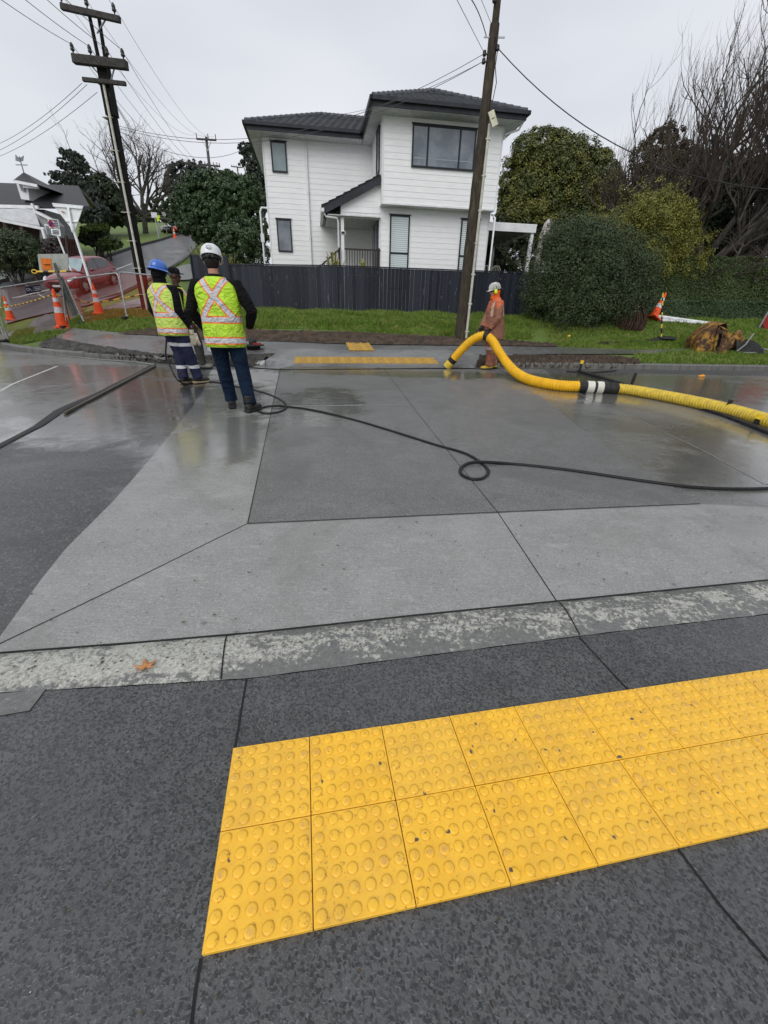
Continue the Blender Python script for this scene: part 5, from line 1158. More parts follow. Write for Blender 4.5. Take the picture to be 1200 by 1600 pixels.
mb = MB(); el = [onz(x, y, .0) for x, y in ((903, 581), (935, 590), (990, 607), (1060, 629), (1130, 651), (1170, 666), (1215, 684), (1290, 712))]
for a, b in zip(el, el[1:]): mb.bar(a+Vector((0, 0, .025)), b+Vector((0, 0, .025)), .085, .05, bev=.012)
mb.build('strip', rubber, edging)
mb = MB(); el2 = [onz(x, y, .0) for x, y in ((885, 581), (925, 583), (962, 580))]
for a, b in zip(el2, el2[1:]): mb.bar(a+Vector((0, 0, .015)), b+Vector((0, 0, .015)), .05, .02)
mb.build('strip', rubber, edging)
capy = pm('yellow cap', (.78, .55, .04), (.6, .42, .03), 12, .4)
for k, (xb, yb, xt, yt, cap, lab) in enumerate(((905, 582, 910, 563, 1, 'flexible black edging post with a yellow cap, nearest the far kerb'), (985, 605, 994, 583, 0, 'plain black edging post standing just behind the hose coupling'), (1129, 650, 1143, 625, 0, 'black edging post with punched holes leaning against the yellow hose'), (1177, 667, 1190, 648, 1, 'edging post with a yellow cap standing in front of the yellow hose'))):
    b = onz(xb, yb, 0); t_ = at(xt, yt, b.y); o = thing('edging_post', lab, 'marker post', b, 'posts along the rubber edging'); mb = MB(); mb.bar(b, b.lerp(t_, .8 if cap else 1), .055 if k < 3 else .075, .02, up=(0, 1, 0)); mb.build('blade', rubber, o)
    if cap: mb = MB(); mb.bar(b.lerp(t_, .62 if k == 3 else .72), t_, .07 if k < 3 else .10, .04, up=(0, 1, 0)); mb.build('cap', capy, o)

# ================================================================ CARS
def lerp(a, b, t): return a+(b-a)*t
carred = pm('car red', (.20, .010, .018), (.16, .008, .014), 2, .25, coat=.45, spec=.5); carglass = pm('car glass', (.03, .035, .04), rough=.05, spec=.9); tyre = pm('tyre', (.015, .015, .015), rough=.7); rimm = pm('alloy', (.45, .46, .47), rough=.3, metal=.8); lampm = pm('headlamp', (.62, .64, .66), rough=.08, spec=.9); dark = pm('dark trim', (.012, .012, .013), rough=.4)
screen_m = pm('windscreen', (.28, .36, .38), (.20, .27, .29), 3, .06, spec=.9)
def make_car(label, loc, rz, paint, group=None, detail=True):
    """a hatchback: x to its left, y forward. Body lofted from cross-sections, then smoothed"""
    o = thing('parked_car', label, 'car', loc, group, rz)
    def b(mb, n, mt, p=None, sub=0):
        q = mb.build(n, mt, None, world=False); q.parent = p or o
        if sub: md = q.modifiers.new('s', 'SUBSURF'); md.levels = md.render_levels = sub
        return q
    # stations: y, half width, bottom z, sill-to-belt z, hood/belt centre z
    st = [(-2.12, .66, .42, .80, .86), (-2.08, .80, .30, .86, .95), (-1.75, .87, .22, .92, 1.00), (-1.1, .885, .20, .93, .99), (-.2, .885, .20, .91, .95), (.55, .885, .20, .89, .95), (.95, .88, .20, .86, .93), (1.45, .86, .21, .80, .88), (1.85, .80, .24, .72, .80), (2.06, .70, .28, .64, .70), (2.14, .56, .34, .56, .60)]
    mb = MB(); vs = []
    for y, w_, zb, zs, zc in st: vs += [(-w_*.9, y, zb), (-w_, y, lerp(zb, zs, .3)), (-w_, y, lerp(zb, zs, .75)), (-w_*.95, y, zs), (-w_*.6, y, zc), (0, y, zc+.015), (w_*.6, y, zc), (w_*.95, y, zs), (w_, y, lerp(zb, zs, .75)), (w_, y, lerp(zb, zs, .3)), (w_*.9, y, zb)]
    k = 11; fs = [(i*k+j, (i+1)*k+j, (i+1)*k+(j+1) % k, i*k+(j+1) % k) for i in range(len(st)-1) for j in range(k)]
    fs += [tuple(range(k)), tuple(reversed([(len(st)-1)*k+j for j in range(k)]))]; mb.add(vs, fs, True); body = b(mb, 'body', paint, sub=2)
    # cabin
    mb = MB(); rf = [(-1.95, .70, .93, 1.10), (-1.55, .64, .95, 1.40), (-1.0, .62, .95, 1.485), (-.3, .62, .95, 1.50), (.15, .60, .94, 1.44), (.75, .66, .92, 1.08), (1.02, .70, .90, .95)]
    vs = []
    for y, w_, z0, z1 in rf: vs += [(-.80, y, z0-.05), (-lerp(.80, w_, .55), y, lerp(z0, z1, .55)), (-w_*.97, y, z1-.05), (-w_*.7, y, z1), (0, y, z1+.015), (w_*.7, y, z1), (w_*.97, y, z1-.05), (lerp(.80, w_, .55), y, lerp(z0, z1, .55)), (.80, y, z0-.05)]
    k = 9; fs = [(i*k+j, (i+1)*k+j, (i+1)*k+j+1, i*k+j+1) for i in range(len(rf)-1) for j in range(k-1)]; mb.add(vs, fs, True); b(mb, 'roof', paint, body, sub=2)
    # glass laid just proud
    def gl(pts, n, mt=carglass): mb = MB(); mb.add(pts, [tuple(range(len(pts)))]); mb.add([Vector(p)+Vector((0, 0, -.01)) for p in pts], [tuple(reversed(range(len(pts))))]); b(mb, n, mt)
    gl([(-.66, .98, .955), (.66, .98, .955), (.565, .24, 1.425), (0, .22, 1.455), (-.565, .24, 1.425)], 'windscreen', screen_m)
    gl([(-.6, -1.98, 1.12), (.6, -1.98, 1.12), (.52, -1.62, 1.40), (-.52, -1.62, 1.40)], 'rear_window')
    for s_ in (-1, 1):
        X = lambda z: s_*(.815-(z-.92)*.36)
        gl([(X(.97), .62, .97), (X(1.37), .1, 1.37), (X(1.42), -.35, 1.42), (X(.97), -.35, .97)], 'side_window'); gl([(X(.97), -.42, .97), (X(1.42), -.42, 1.42), (X(1.36), -1.2, 1.36), (X(1.12), -1.55, 1.12), (X(.99), -1.3, .99)], 'side_window')
        for y in (1.32, -1.30):
            mb = MB(); mb.lathe([(.2, -.10), (.30, -.10), (.325, -.06), (.325, .07), (.30, .10), (.2, .10)], (s_*.80, y, .325), 22, Matrix.Rotation(R(90), 3, 'Y')); w_ = b(mb, 'wheel', tyre)
            mb = MB(); mb.lathe([(.21, s_*.06), (.20, s_*.09), (.06, s_*.085), (0, s_*.10)], (s_*.80, y, .325), 18, Matrix.Rotation(R(90), 3, 'Y'))
            for q in range(5): a = q*1.2566; mb.bar((s_*.905, y, .325), (s_*.905, y+.2*math.cos(a), .325+.2*math.sin(a)), .03, .05)
            b(mb, 'rim', rimm, w_)
            mb = MB(); mb.tube([(s_*.865, y+.37*math.cos(a), .325+.37*math.sin(a)) for a in np.linspace(-.15, math.pi+.15, 12)], .035, 6); b(mb, 'arch', dark)
        mb = MB(); mb.prism([(s_*.46, 2.05, .60), (s_*.66, 2.02, .60), (s_*.79, 1.72, .72), (s_*.78, 1.60, .77), (s_*.62, 1.90, .72), (s_*.46, 2.02, .67)], (s_*.03, .06, .035)); b(mb, 'headlight', lampm)
        mb = MB(); mb.ball((s_*.97, .48, .98), (.10, .06, .07), 10); b(mb, 'mirror', paint)
        mb = MB(); mb.ball((s_*.58, 2.06, .42), (.09, .06, .05), 10); b(mb, 'fog_lamp', dark)
    mb = MB(); mb.prism([(-.40, 2.17, .60), (.40, 2.17, .60), (.34, 2.19, .48), (-.34, 2.19, .48)], (0, .02, 0)); mb.prism([(-.5, 2.15, .36), (.5, 2.15, .36), (.4, 2.16, .28), (-.4, 2.16, .28)], (0, .02, 0)); b(mb, 'grille', dark)
    mb = MB(); mb.box((0, 2.20, .44), (.42, .015, .10)); b(mb, 'number_plate', reflw)
    return o
cp_ = gp(118, 470); make_car('red hatchback facing the camera in the side street behind the barriers', (cp_.x-.42, cp_.y+1.7, float(H(cp_.x-.4, cp_.y+1.7))-.02), math.pi-R(2), carred)
red_o = bpy.data.objects['parked_car']; red_o.scale = (.92, .88, .93); hy = (float(H(cp_.x, cp_.y+3.2))-float(H(cp_.x, cp_.y+.6)))/2.6; red_o.rotation_euler = (-math.atan(hy)*.8, 0, math.pi-R(2))
q = gp(270, 366.5); c2 = make_car('small red car parked at the top of the side street beside the tiny cone', (q.x, q.y+2, q.z+.1), math.pi+.5, pm('bright red', (.45, .03, .03), rough=.25, coat=1))
q = gp(259, 365.5); make_car('white car at the top of the side street, directly left of the small red car', (q.x, q.y+3, q.z+.2), math.pi, pm('car white', (.6, .61, .62), rough=.25, coat=1), 'white cars at the top of the street')
q = gp(250, 364.5); make_car('white car at the top of the side street, leftmost of the far cars', (q.x, q.y+4, q.z+.2), math.pi, pm('car silver', (.5, .52, .55), rough=.25, coat=1), 'white cars at the top of the street')
# far street signs
def post_sign(pb, pt, plate, lab, mat):
    b = gp(*pb); t_ = at(pt[0], pt[1], b.y); o = thing('street_sign', lab, 'road sign', b, 'signs up the side street'); mb = MB(); mb.tube([b, t_], .05, 8); mb.build('post', galv, o); quad_sign('plate', plate, b.y-.07, mat, o, .03)
yg = pm('fluorescent green', (.55, .75, .03), (.48, .68, .03), 5, .5)
post_sign((249, 375), (241, 335), [(235.5, 331.5), (244.5, 332), (246, 340), (237, 340)], 'white rectangular sign on a thin post on the side street lawn, nearest of the three', reflw)
post_sign((250, 368), (247, 345), [(244, 337), (249, 336), (250, 340), (248, 341), (250, 345), (245, 346)], 'fluorescent yellow-green warning sign up the side street', yg)
post_sign((261, 365), (257, 336), [(252, 331), (258, 332), (259, 337.5), (254, 337)], 'small white sign farthest up the side street', reflw)
# ================================================================ PLANTS
def leaf_mat(name, a, b, c=None, rough=.5, tr=.0):
    m, nt, bs = newmat(name); g = nt.nodes.new('ShaderNodeNewGeometry')
    col = mixc(nt, g.outputs['Random Per Island'], a, b)
    if c: col = mixc(nt, ramp(nt, noise(nt, g.outputs['Position'], 1.1, 3, .6), .46, .64), col, c)
    nt.links.new(col, bs.inputs['Base Color']); bs.inputs['Roughness'].default_value = rough; bs.inputs['Specular IOR Level'].default_value = .35
    return m
bark = pm('bark', (.075, .062, .05), (.035, .03, .026), 6, .8, bmp=.8, bscale=16, bdist=.04); greybark = pm('grey bark', (.11, .10, .085), (.04, .036, .03), 5, .8, bmp=.7, bscale=14, bdist=.03)
def lobes_px(L_, Y, dep=.8):
    out_ = []
    for l in L_:
        px, py, rx, ry = l[:4]; dy = l[4] if len(l) > 4 else random.uniform(-.5, .5)
        c = at(px, py, Y+dy); rxm = abs(at(px+rx, py, Y+dy).x-c.x); rzm = abs(at(px, py+ry, Y+dy).z-c.z); out_.append((c.x, c.y, c.z, rxm, max(rxm*dep, .3), rzm))
    return out_
def leaves(lobes, n, size, mat, name, parent, up=.3, hollow=.55, clump=0, asp=.5, zmin=None, ragged=.12, puff=.30):
    lob = np.array(lobes); vol = lob[:, 3]*lob[:, 4]*lob[:, 5]; pr = vol**.72; pr /= pr.sum(); k = rng.choice(len(lob), n, p=pr)
    d = rng.normal(size=(n, 3)); d /= np.linalg.norm(d, axis=1)[:, None]; r_ = (hollow+(1-hollow)*rng.random(n)**.55)
    if clump:   # leaves sit on many small puffs that stand out of the lobes, so lumps, gaps and dark hollows open between them
        nc = max(10, n//(clump*3)); ck = rng.choice(len(lob), nc, p=pr); cd = rng.normal(size=(nc, 3)); cd /= np.linalg.norm(cd, axis=1)[:, None]; cr_ = (hollow+(1-hollow)*rng.random(nc)**.45)*(1+rng.normal(0, ragged, nc))
        cen = lob[ck, :3]+cd*cr_[:, None]*lob[ck, 3:6]; wh = rng.integers(0, nc, n); rp = (puff*lob[ck, 3:6].min(1)**.6*rng.uniform(.6, 1.25, nc))[wh]
        e = rng.normal(size=(n, 3)); e /= np.linalg.norm(e, axis=1)[:, None]; e = e+cd[wh]*.75+np.array([0, 0, .35]); e /= np.linalg.norm(e, axis=1)[:, None]
        P_ = cen[wh]+e*(rp*(.45+.6*rng.random(n)))[:, None]; d = e*1.3
    else: P_ = lob[k, :3]+d*r_[:, None]*lob[k, 3:6]*(1+rng.normal(0, ragged, n))[:, None]
    if zmin is not None: P_[:, 2] = np.maximum(P_[:, 2], zmin+rng.random(n)*.1)
    nrm = d+rng.normal(0, .42, (n, 3)); nrm[:, 2] += up; nrm /= np.linalg.norm(nrm, axis=1)[:, None]
    t = np.cross(nrm, rng.normal(size=(n, 3))); t /= np.linalg.norm(t, axis=1)[:, None]; bt = np.cross(nrm, t)
    s = (size*rng.uniform(.6, 1.35, n))[:, None]
    V_ = np.stack([P_-t*s*.5, P_+bt*s*asp*.5+t*s*.05, P_+t*s*.5, P_-bt*s*asp*.5+t*s*.05], 1).reshape(-1, 3)
    loc = Vector((0, 0, 0)); q = parent
    while q is not None: loc += q.location; q = q.parent
    o = raw_mesh(name, V_-np.array(loc), np.arange(len(V_)).reshape(-1, 4), mat); o.parent = parent; return o
def trunk(mb, p, q, r0, r1, n=6, wob=.1, seg=8):
    p, q = Vector(p), Vector(q); pts = [p.lerp(q, i/seg)+Vector((random.uniform(-wob, wob), random.uniform(-wob, wob), 0))*(1 if 0 < i < seg else 0) for i in range(seg+1)]; mb.tube(pts, [lerp(r0, r1, i/seg) for i in range(seg+1)], n)
def tree(lab, cat, base, lobes, n, size, mat, tr=(.2, .1), bk_=None, group=None, name='tree', clump=24, hollow=.5, limbs=7, **kw):
    o = thing(name, lab, cat, base, group); mb = MB(); b = Vector(base); L_ = sorted(lobes, key=lambda l: -l[3]*l[5]); mid = Vector(L_[0][:3]); fork = b.lerp(Vector((mid.x, mid.y, mid.z)), .55)
    trunk(mb, b-Vector((0, 0, .3)), fork, tr[0], tr[0]*.7, 8, .05)
    for l in L_[:limbs]: trunk(mb, fork, Vector(l[:3])+Vector((0, 0, l[5]*.3)), tr[0]*.5, tr[1]*.3, 5, .15, 6)
    mb.build('trunk', bk_ or bark, o); leaves(lobes, n, size, mat, 'crown', o, clump=clump, hollow=hollow, **kw); return o
def bush(lab, cat, Y, L_, n, size, mat, base=None, group=None, name='bush', dep=.8, **kw):
    lob = lobes_px(L_, Y, dep); cx = sum(l[0] for l in lob)/len(lob); cy = sum(l[1] for l in lob)/len(lob); z0 = float(H(cx, cy))
    o = thing(name, lab, cat, (cx, cy, z0), group); mb = MB()
    for k in range(7): l = random.choice(lob); mb.tube([(cx+random.uniform(-.2, .2), cy+random.uniform(-.2, .2), z0-.1), (lerp(cx, l[0], .5), lerp(cy, l[1], .5), lerp(z0, l[2], .6)), (l[0], l[1], l[2]+l[5]*.3)], [.04, .03, .01], 5)
    mb.build('stem', bark, o); leaves(lob, n, size, mat, 'foliage', o, **kw); return o
G_dark = leaf_mat('dark evergreen leaf', (.018, .032, .012), (.050, .072, .028), (.028, .042, .016))
G_mac = leaf_mat('cypress leaf', (.030, .050, .013), (.115, .130, .028), (.18, .175, .036))
G_bush = leaf_mat('grey green leaf', (.018, .036, .012), (.058, .085, .030), (.035, .055, .018), .5)
G_gold = leaf_mat('golden leaf', (.075, .095, .014), (.27, .24, .036), (.11, .12, .02), .45)
G_hedge = leaf_mat('hedge leaf', (.020, .042, .012), (.085, .12, .028), (.05, .08, .018), .38)
G_laurel = leaf_mat('laurel leaf', (.018, .040, .016), (.070, .11, .040), (.035, .065, .02), .4)
G_brown = leaf_mat('brown conifer leaf', (.040, .036, .012), (.085, .075, .024), (.05, .034, .016))
G_light = leaf_mat('fresh leaf', (.08, .14, .03), (.20, .26, .06), (.12, .18, .04), .4)
G_euc = leaf_mat('blue grey leaf', (.022, .032, .024), (.060, .078, .058))
# --- right side
bush('big dark grey-green bush on the verge at the right end of the charcoal fence', 'bush', 16.8, [(918, 436, 74, 66, 0), (850, 450, 26, 44, .2), (905, 375, 36, 24, .3), (975, 470, 40, 30, .1), (990, 420, 26, 26, .5), (880, 420, 42, 52, .3), (945, 405, 50, 42, .3), (900, 480, 58, 34, -.3), (950, 470, 48, 38, -.2), (870, 465, 36, 40, .1), (925, 385, 34, 30, .3), (980, 440, 34, 40, .4), (885, 385, 28, 24, .4), (862, 372, 14, 14, .2), (938, 362, 16, 14, .2), (838, 470, 14, 18, 0), (900, 500, 40, 16, -.4)], 150000, .058, G_bush, clump=14, hollow=.62, up=.2, ragged=.26, puff=.42)
bush('golden-green rounded bush behind the dark bush, left of the tall hedge', 'bush', 19.6, [(1010, 355, 58, 46, 0), (1065, 405, 36, 30, .2), (950, 410, 50, 34, .1), (1020, 325, 34, 24, 0), (965, 380, 44, 38, .2), (1045, 385, 34, 44, .3), (1000, 405, 55, 40, 0), (935, 360, 26, 22, .3)], 100000, .062, G_gold, clump=20, hollow=.7, puff=.36, ragged=.18)
bush('mid-green loose bush between the house terrace and the golden bush', 'bush', 19.8, [(890, 375, 38, 30, .2), (915, 362, 30, 24, .3), (872, 395, 26, 28, 0)], 14000, .08, G_hedge, clump=18)
b = at(872, 420, 30); tree('broad olive-green evergreen tree behind the carport, right of the white house', 'tree', (b.x, b.y, 1.2), lobes_px([(870, 310, 78, 66, 0), (868, 290, 60, 60, -.5), (840, 250, 40, 42, 0), (885, 262, 44, 44, .5), (815, 290, 32, 50, 0), (925, 290, 38, 46, .5), (800, 330, 26, 40, 0), (850, 222, 20, 16, 0), (895, 232, 18, 15, 0), (935, 258, 20, 22, 0), (840, 350, 50, 40, -1), (900, 350, 45, 40, -1), (822, 255, 18, 22, 0), (870, 236, 22, 16, 0), (948, 310, 22, 34, .5)], 30, .8), 200000, .125, G_mac, (.3, .15), clump=42, hollow=.82, up=.6, ragged=.07, puff=.34)
b = at(1020, 420, 27); tree('brownish conical conifer rising behind the golden bush', 'tree', (b.x, b.y, 1.2), lobes_px([(1035, 228, 30, 26, 0), (1030, 255, 42, 34, 0), (1015, 300, 48, 40, 0), (1060, 290, 38, 42, 0), (1000, 330, 36, 36, 0), (1085, 330, 40, 46, 0), (1040, 350, 60, 36, 0)], 27), 60000, .14, G_brown, (.25, .1), clump=30, hollow=.7, puff=.34)
b = at(1160, 420, 25.5); tree('dark mass of evergreen foliage behind the bare tree at the right edge', 'tree', (b.x, b.y, 1.2), lobes_px([(1130, 350, 70, 66, 0), (1075, 330, 50, 60, 0), (1040, 370, 50, 40, 0), (1180, 310, 50, 60, 0), (1100, 380, 50, 36, 0), (1190, 380, 50, 50, 0), (1150, 280, 40, 30, 0), (1210, 260, 30, 50, 0)], 25.5), 80000, .15, G_dark, (.25, .1), clump=30, hollow=.7, puff=.36)
# hedges clipped square
def hedge(lab, x0, x1, ytop, ybot, Y, dep, n, size, mat, Hb):
    a, b = at(x0, ytop, Y), at(x1, ytop+2, Y+.8); z0 = 0.9; o = thing('hedge', lab, 'hedge', ((a.x+b.x)/2, Y+dep/2, Hb)); L_ = b.x-a.x
    nf = rng.random(n); X_ = rng.uniform(0, 1, n); side = rng.random(n); top = side < .28
    V0 = np.zeros((n, 3)); wav = .05*np.sin(X_*37)+.03*np.sin(X_*91)
    V0[:, 0] = a.x+X_*L_; zt = a.z+(b.z-a.z)*X_+wav*.6
    V0[:, 1] = np.where(top, Y+rng.uniform(0, dep, n), Y+np.abs(rng.normal(0, .09, n))+.07*np.sin(X_*23+V0[:, 2]))+X_*.8
    V0[:, 2] = np.where(top, zt-np.abs(rng.normal(0, .05, n)), Hb+(zt-Hb)*rng.random(n))
    d = np.where(top[:, None], np.array([0, -.2, 1.]), np.array([0, -1., .35]))+rng.normal(0, .5, (n, 3)); d /= np.linalg.norm(d, axis=1)[:, None]
    t = np.cross(d, rng.normal(size=(n, 3))); t /= np.linalg.norm(t, axis=1)[:, None]; bt = np.cross(d, t); s = (size*rng.uniform(.6, 1.3, n))[:, None]
    V_ = np.stack([V0-t*s*.5, V0+bt*s*.28, V0+t*s*.5, V0-bt*s*.28], 1).reshape(-1, 3)-np.array(o.location)
    f = raw_mesh('foliage', V_, np.arange(len(V_)).reshape(-1, 4), mat); f.parent = o
    mb = MB(); mb.box(((a.x+b.x)/2, Y+dep/2+1.05, (Hb+min(a.z, b.z)-.12)/2), (L_-.2, dep-.1, min(a.z, b.z)-.12-Hb)); mb.build('dark_core', pm('hedge inner shade', (.008, .012, .006), rough=.9), o)  # near-black box added behind the leaves; the hedge's inner shade is in its colour
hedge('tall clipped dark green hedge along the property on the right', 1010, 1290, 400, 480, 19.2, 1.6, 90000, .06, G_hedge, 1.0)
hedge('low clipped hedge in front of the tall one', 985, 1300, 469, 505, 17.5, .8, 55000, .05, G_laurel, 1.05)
# tangle at the foot of the bush
sb_ = gp(985, 516); o = thing('stump_tangle', 'brown tangled root stump between the big dark bush and the low hedge', 'stump', sb_); mb = MB()
for k in range(130):
    a = random.uniform(0, 6.28); r0 = random.uniform(.15, .55); h_ = random.uniform(.4, .85); p = sb_+Vector((math.cos(a)*r0*1.0, .2+math.sin(a)*r0*.6, 0)); top = sb_+Vector((math.cos(a)*r0*.7+random.uniform(-.1, .1), .2+math.sin(a)*r0*.4, h_))
    mb.tube([p, p.lerp(top, .4)+Vector((math.cos(a)*.1, math.sin(a)*.1-.05, 0)), top, top+Vector((random.uniform(-.2, .2), -.1, -.12))], [.03, .025, .02, .008], 5)
mb.ball(sb_+Vector((0, .25, .3)), (.5, .35, .42), 12); mb.build('roots', pm('root brown', (.085, .05, .035), (.035, .022, .016), 18, .8), o)
# bare trees
def grow(mb, p, d, L_, r_, lev, maxlev, up, spread, kids, segs=5, fine=None, droop=0):
    pts = [p.copy()]; q = p.copy(); dd = d.normalized()
    for i in range(segs):
        dd = (dd+Vector((random.gauss(0, .17), random.gauss(0, .17), random.gauss(0, .12)))+Vector((0, 0, up*(.02, .10, .22, .32, .38)[lev]))).normalized(); q = q+dd*(L_/segs); pts.append(q.copy())
    r1 = r_*(.5 if lev < maxlev else .25); tgt = mb if (fine is None or lev < 3) else fine
    tgt.tube(pts, [lerp(r_, r1, i/segs) for i in range(segs+1)], 7 if lev == 0 else (5 if lev < 3 else 3), cap=False)
    if lev >= maxlev: return
    for k in range(kids[lev]):
        f_ = random.uniform(.25, 1.0); i = min(segs-1, int(f_*segs)); b = pts[i].lerp(pts[i+1], f_*segs-i)
        ax = Vector((random.gauss(0, 1), random.gauss(0, 1), random.gauss(0, .6))); nd = (pts[i+1]-pts[i]).normalized()+ax.normalized()*spread
        grow(mb, b, nd, L_*random.uniform(.45, .75), lerp(r_, r1, f_)*.68, lev+1, maxlev, up, spread, kids, segs, fine)
bt_b = at(1085, 425, 21.5); bt_b.z = 1.1
o = thing('bare_tree', 'large leafless tree with dense upright twigs behind the hedge at the right edge', 'tree', bt_b); mb = MB(); fine = MB(); random.seed(11)
trunk(mb, bt_b, bt_b+Vector((.15, 0, 2.0)), .26, .2, 8, .04)
fk = bt_b+Vector((.15, 0, 1.7))
for dx, dz, L_ in ((-.9, .8, 3.2), (-.6, 1.1, 3.9), (-.35, 1.2, 4.5), (.05, 1.3, 5.0), (.4, 1.2, 5.2), (.75, 1.0, 5.2), (1.1, .8, 5.0), (1.4, .55, 4.4), (-1.0, .4, 2.8), (.2, 1.0, 4.8), (.9, 1.2, 5.4)):
    grow(mb, fk+Vector((0, random.uniform(-.1, .1), random.uniform(-.5, .3))), Vector((dx, random.uniform(-.4, .5), dz)), L_*1.10, .15, 0, 4, 1.0, .90, (7, 6, 5, 3), 6, fine)
print('bare tree faces', len(mb.f), len(fine.f))
mb.build('trunk', greybark, o); fine.build('crown', pm('twig', (.085, .062, .052), (.05, .037, .032), 4, .8), o)
o = thing('bare_tree', 'second leafless tree with thin drooping twigs in front of the golden bush and the hedge', 'tree', (at(1135, 430, 20.2).x, 20.2, 1.1)); mb = MB(); fine = MB(); bb = Vector(o.location)
for dx, dz, L_ in ((-.9, .5, 2.0), (-.2, .9, 2.4), (.7, .6, 2.2), (-1.4, .6, 2.6)): grow(mb, bb+Vector((0, 0, .6)), Vector((dx, -.1, dz)), L_, .07, 0, 3, .2, .9, (5, 5, 4), 5, fine)
mb.build('trunk', greybark, o); fine.build('crown', bpy.data.materials['twig'], o)
# neighbouring house glimpsed between the trees
nb = at(975, 330, 33); o = thing('house', 'neighbouring house barely seen between the trees, grey roof and white trim', 'house', (nb.x, nb.y, 1.2)); mb = MB(); mb.box((nb.x+1.5, nb.y+3, 3.3), (7, 5, 4.4)); mb.build('wall', pm('render', (.30, .30, .31)), o)
mb = MB(); zt = at(970, 290, 33).z; mb.prism([(nb.x-2.2, nb.y+.2, zt-1.2), (nb.x+5.2, nb.y+.2, zt-1.2), (nb.x+5.2, nb.y+3, zt+.3), (nb.x-2.2, nb.y+3, zt+.3)], (0, 0, .1)); mb.build('roof', pm('wet grey roof', (.22, .23, .25), rough=.3), o)
mb = MB(); mb.box((nb.x, nb.y+.1, zt-1.25), (5, .1, .16)); mb.build('gutter', trimw, o); w_ = at(951, 328, 33); mb = MB(); mb.box((w_.x, nb.y+.4, w_.z), (1.1, .1, .5)); mb.build('window', trimw, o)
# --- spiky garden plants behind the fence
def flax(px, py, Y, n, L_, lab, mat):
    b = at(px, py, Y); z0 = b.z-L_*.8; o = thing('flax_plant', lab, 'plant', (b.x, b.y, z0), 'flax plants behind the fence'); mb = MB()
    for k in range(n):
        a = random.uniform(0, 6.28); tilt = random.uniform(.1, .75); d = Vector((math.cos(a)*tilt, math.sin(a)*tilt*.7, 1)).normalized(); p = Vector((b.x, b.y, z0)); q = p+d*L_*random.uniform(.7, 1.1); e = q+Vector((d.x*.25, d.y*.25, -.08))*L_*.5
        w_ = Vector((-d.y, d.x, 0)).normalized()*.04 if abs(d.x)+abs(d.y) > .01 else Vector((.04, 0, 0)); mb.add([p-w_*.6, p+w_*.6, q+w_, q-w_, e], [(0, 1, 2, 3), (3, 2, 4)])
    mb.build('leaf', mat, o)
G_flax = leaf_mat('flax leaf', (.10, .13, .03), (.28, .27, .09)); flax(312, 392, 22.5, 26, 1.3, 'spiky flax with green-yellow leaves at the end of the fence, left of the white helmet', G_flax)
flax(347, 405, 19.8, 22, .9, 'low flax behind the fence just right of the white helmet', G_flax); flax(362, 404, 19.9, 18, .9, 'yellowish flax behind the fence at the left corner of the house', G_flax)
flax(521, 404, 19.6, 22, 1.0, 'spiky flax behind the fence below the porch steps', G_flax); flax(566, 411, 19.6, 14, .7, 'small flax behind the fence below the porch railing', G_flax)
# --- left side
bush('glossy green bush against the left corner of the white house, behind the fence', 'bush', 26, [(378, 380, 34, 30, 0), (350, 395, 22, 22, 0), (400, 385, 20, 34, .3), (365, 362, 22, 16, .2), (395, 358, 14, 12, .2)], 20000, .12, G_laurel, clump=16)
b = gp(352, 392); tree('big dark green tree beside the side street, behind the man in the white helmet', 'tree', at(352, 400, 36), lobes_px([(325, 305, 34, 34, 0), (355, 310, 36, 36, 0), (300, 315, 28, 30, 0), (375, 330, 30, 38, 0), (330, 345, 44, 30, 0), (285, 325, 18, 20, 0), (295, 345, 26, 20, 0), (390, 300, 20, 26, 0), (340, 285, 20, 14, 0), (360, 282, 16, 14, 0), (390, 355, 26, 30, 0), (312, 366, 14, 12, -1)], 36), 110000, .17, G_laurel, (.3, .15), clump=22, hollow=.7, puff=.24)
tree('round dark pine crown standing behind the big green tree, under the far power pole', 'tree', at(300, 350, 62), lobes_px([(290, 268, 26, 16, 0), (312, 275, 22, 20, 0), (272, 290, 16, 20, 0), (320, 295, 22, 18, 0), (295, 300, 30, 24, 0)], 62), 30000, .30, G_euc, (.4, .2), clump=12, puff=.22)
tree('slender tall gum tree rising behind the left corner of the white house', 'tree', at(402, 360, 44), lobes_px([(385, 232, 12, 9, 0), (392, 248, 10, 8, 0), (398, 262, 13, 14, 0), (395, 285, 16, 12, 0), (405, 310, 14, 26, 0), (378, 255, 5, 5, 0), (410, 275, 10, 16, 0)], 44), 22000, .19, G_euc, (.22, .1), clump=11, puff=.22)
tree('tall ragged dark tree on the left, leaning over the roof of the left house', 'tree', at(140, 370, 48), lobes_px([(104, 240, 11, 9, 0), (118, 248, 13, 10, 0), (124, 262, 14, 10, 0), (100, 258, 10, 8, 0), (90, 275, 12, 7, 0), (110, 280, 16, 10, 0), (125, 290, 18, 14, 0), (100, 298, 18, 9, 0), (135, 305, 20, 16, 0), (88, 290, 10, 6, 0), (120, 315, 22, 14, 0), (145, 330, 22, 20, 0)], 48), 44000, .22, G_euc, (.3, .15), clump=9, hollow=.3, puff=.20, ragged=.2)
tree('dark bushy tree mass at the top of the lawn, left of the black power pole', 'tree', at(160, 385, 52), lobes_px([(155, 287, 18, 14, 0), (168, 308, 22, 20, 0), (140, 335, 24, 16, 0), (183, 328, 20, 18, 0), (160, 342, 30, 12, 0), (196, 340, 14, 12, 0), (150, 315, 18, 18, 0)], 52), 60000, .26, G_dark, (.3, .15), clump=14, puff=.24)
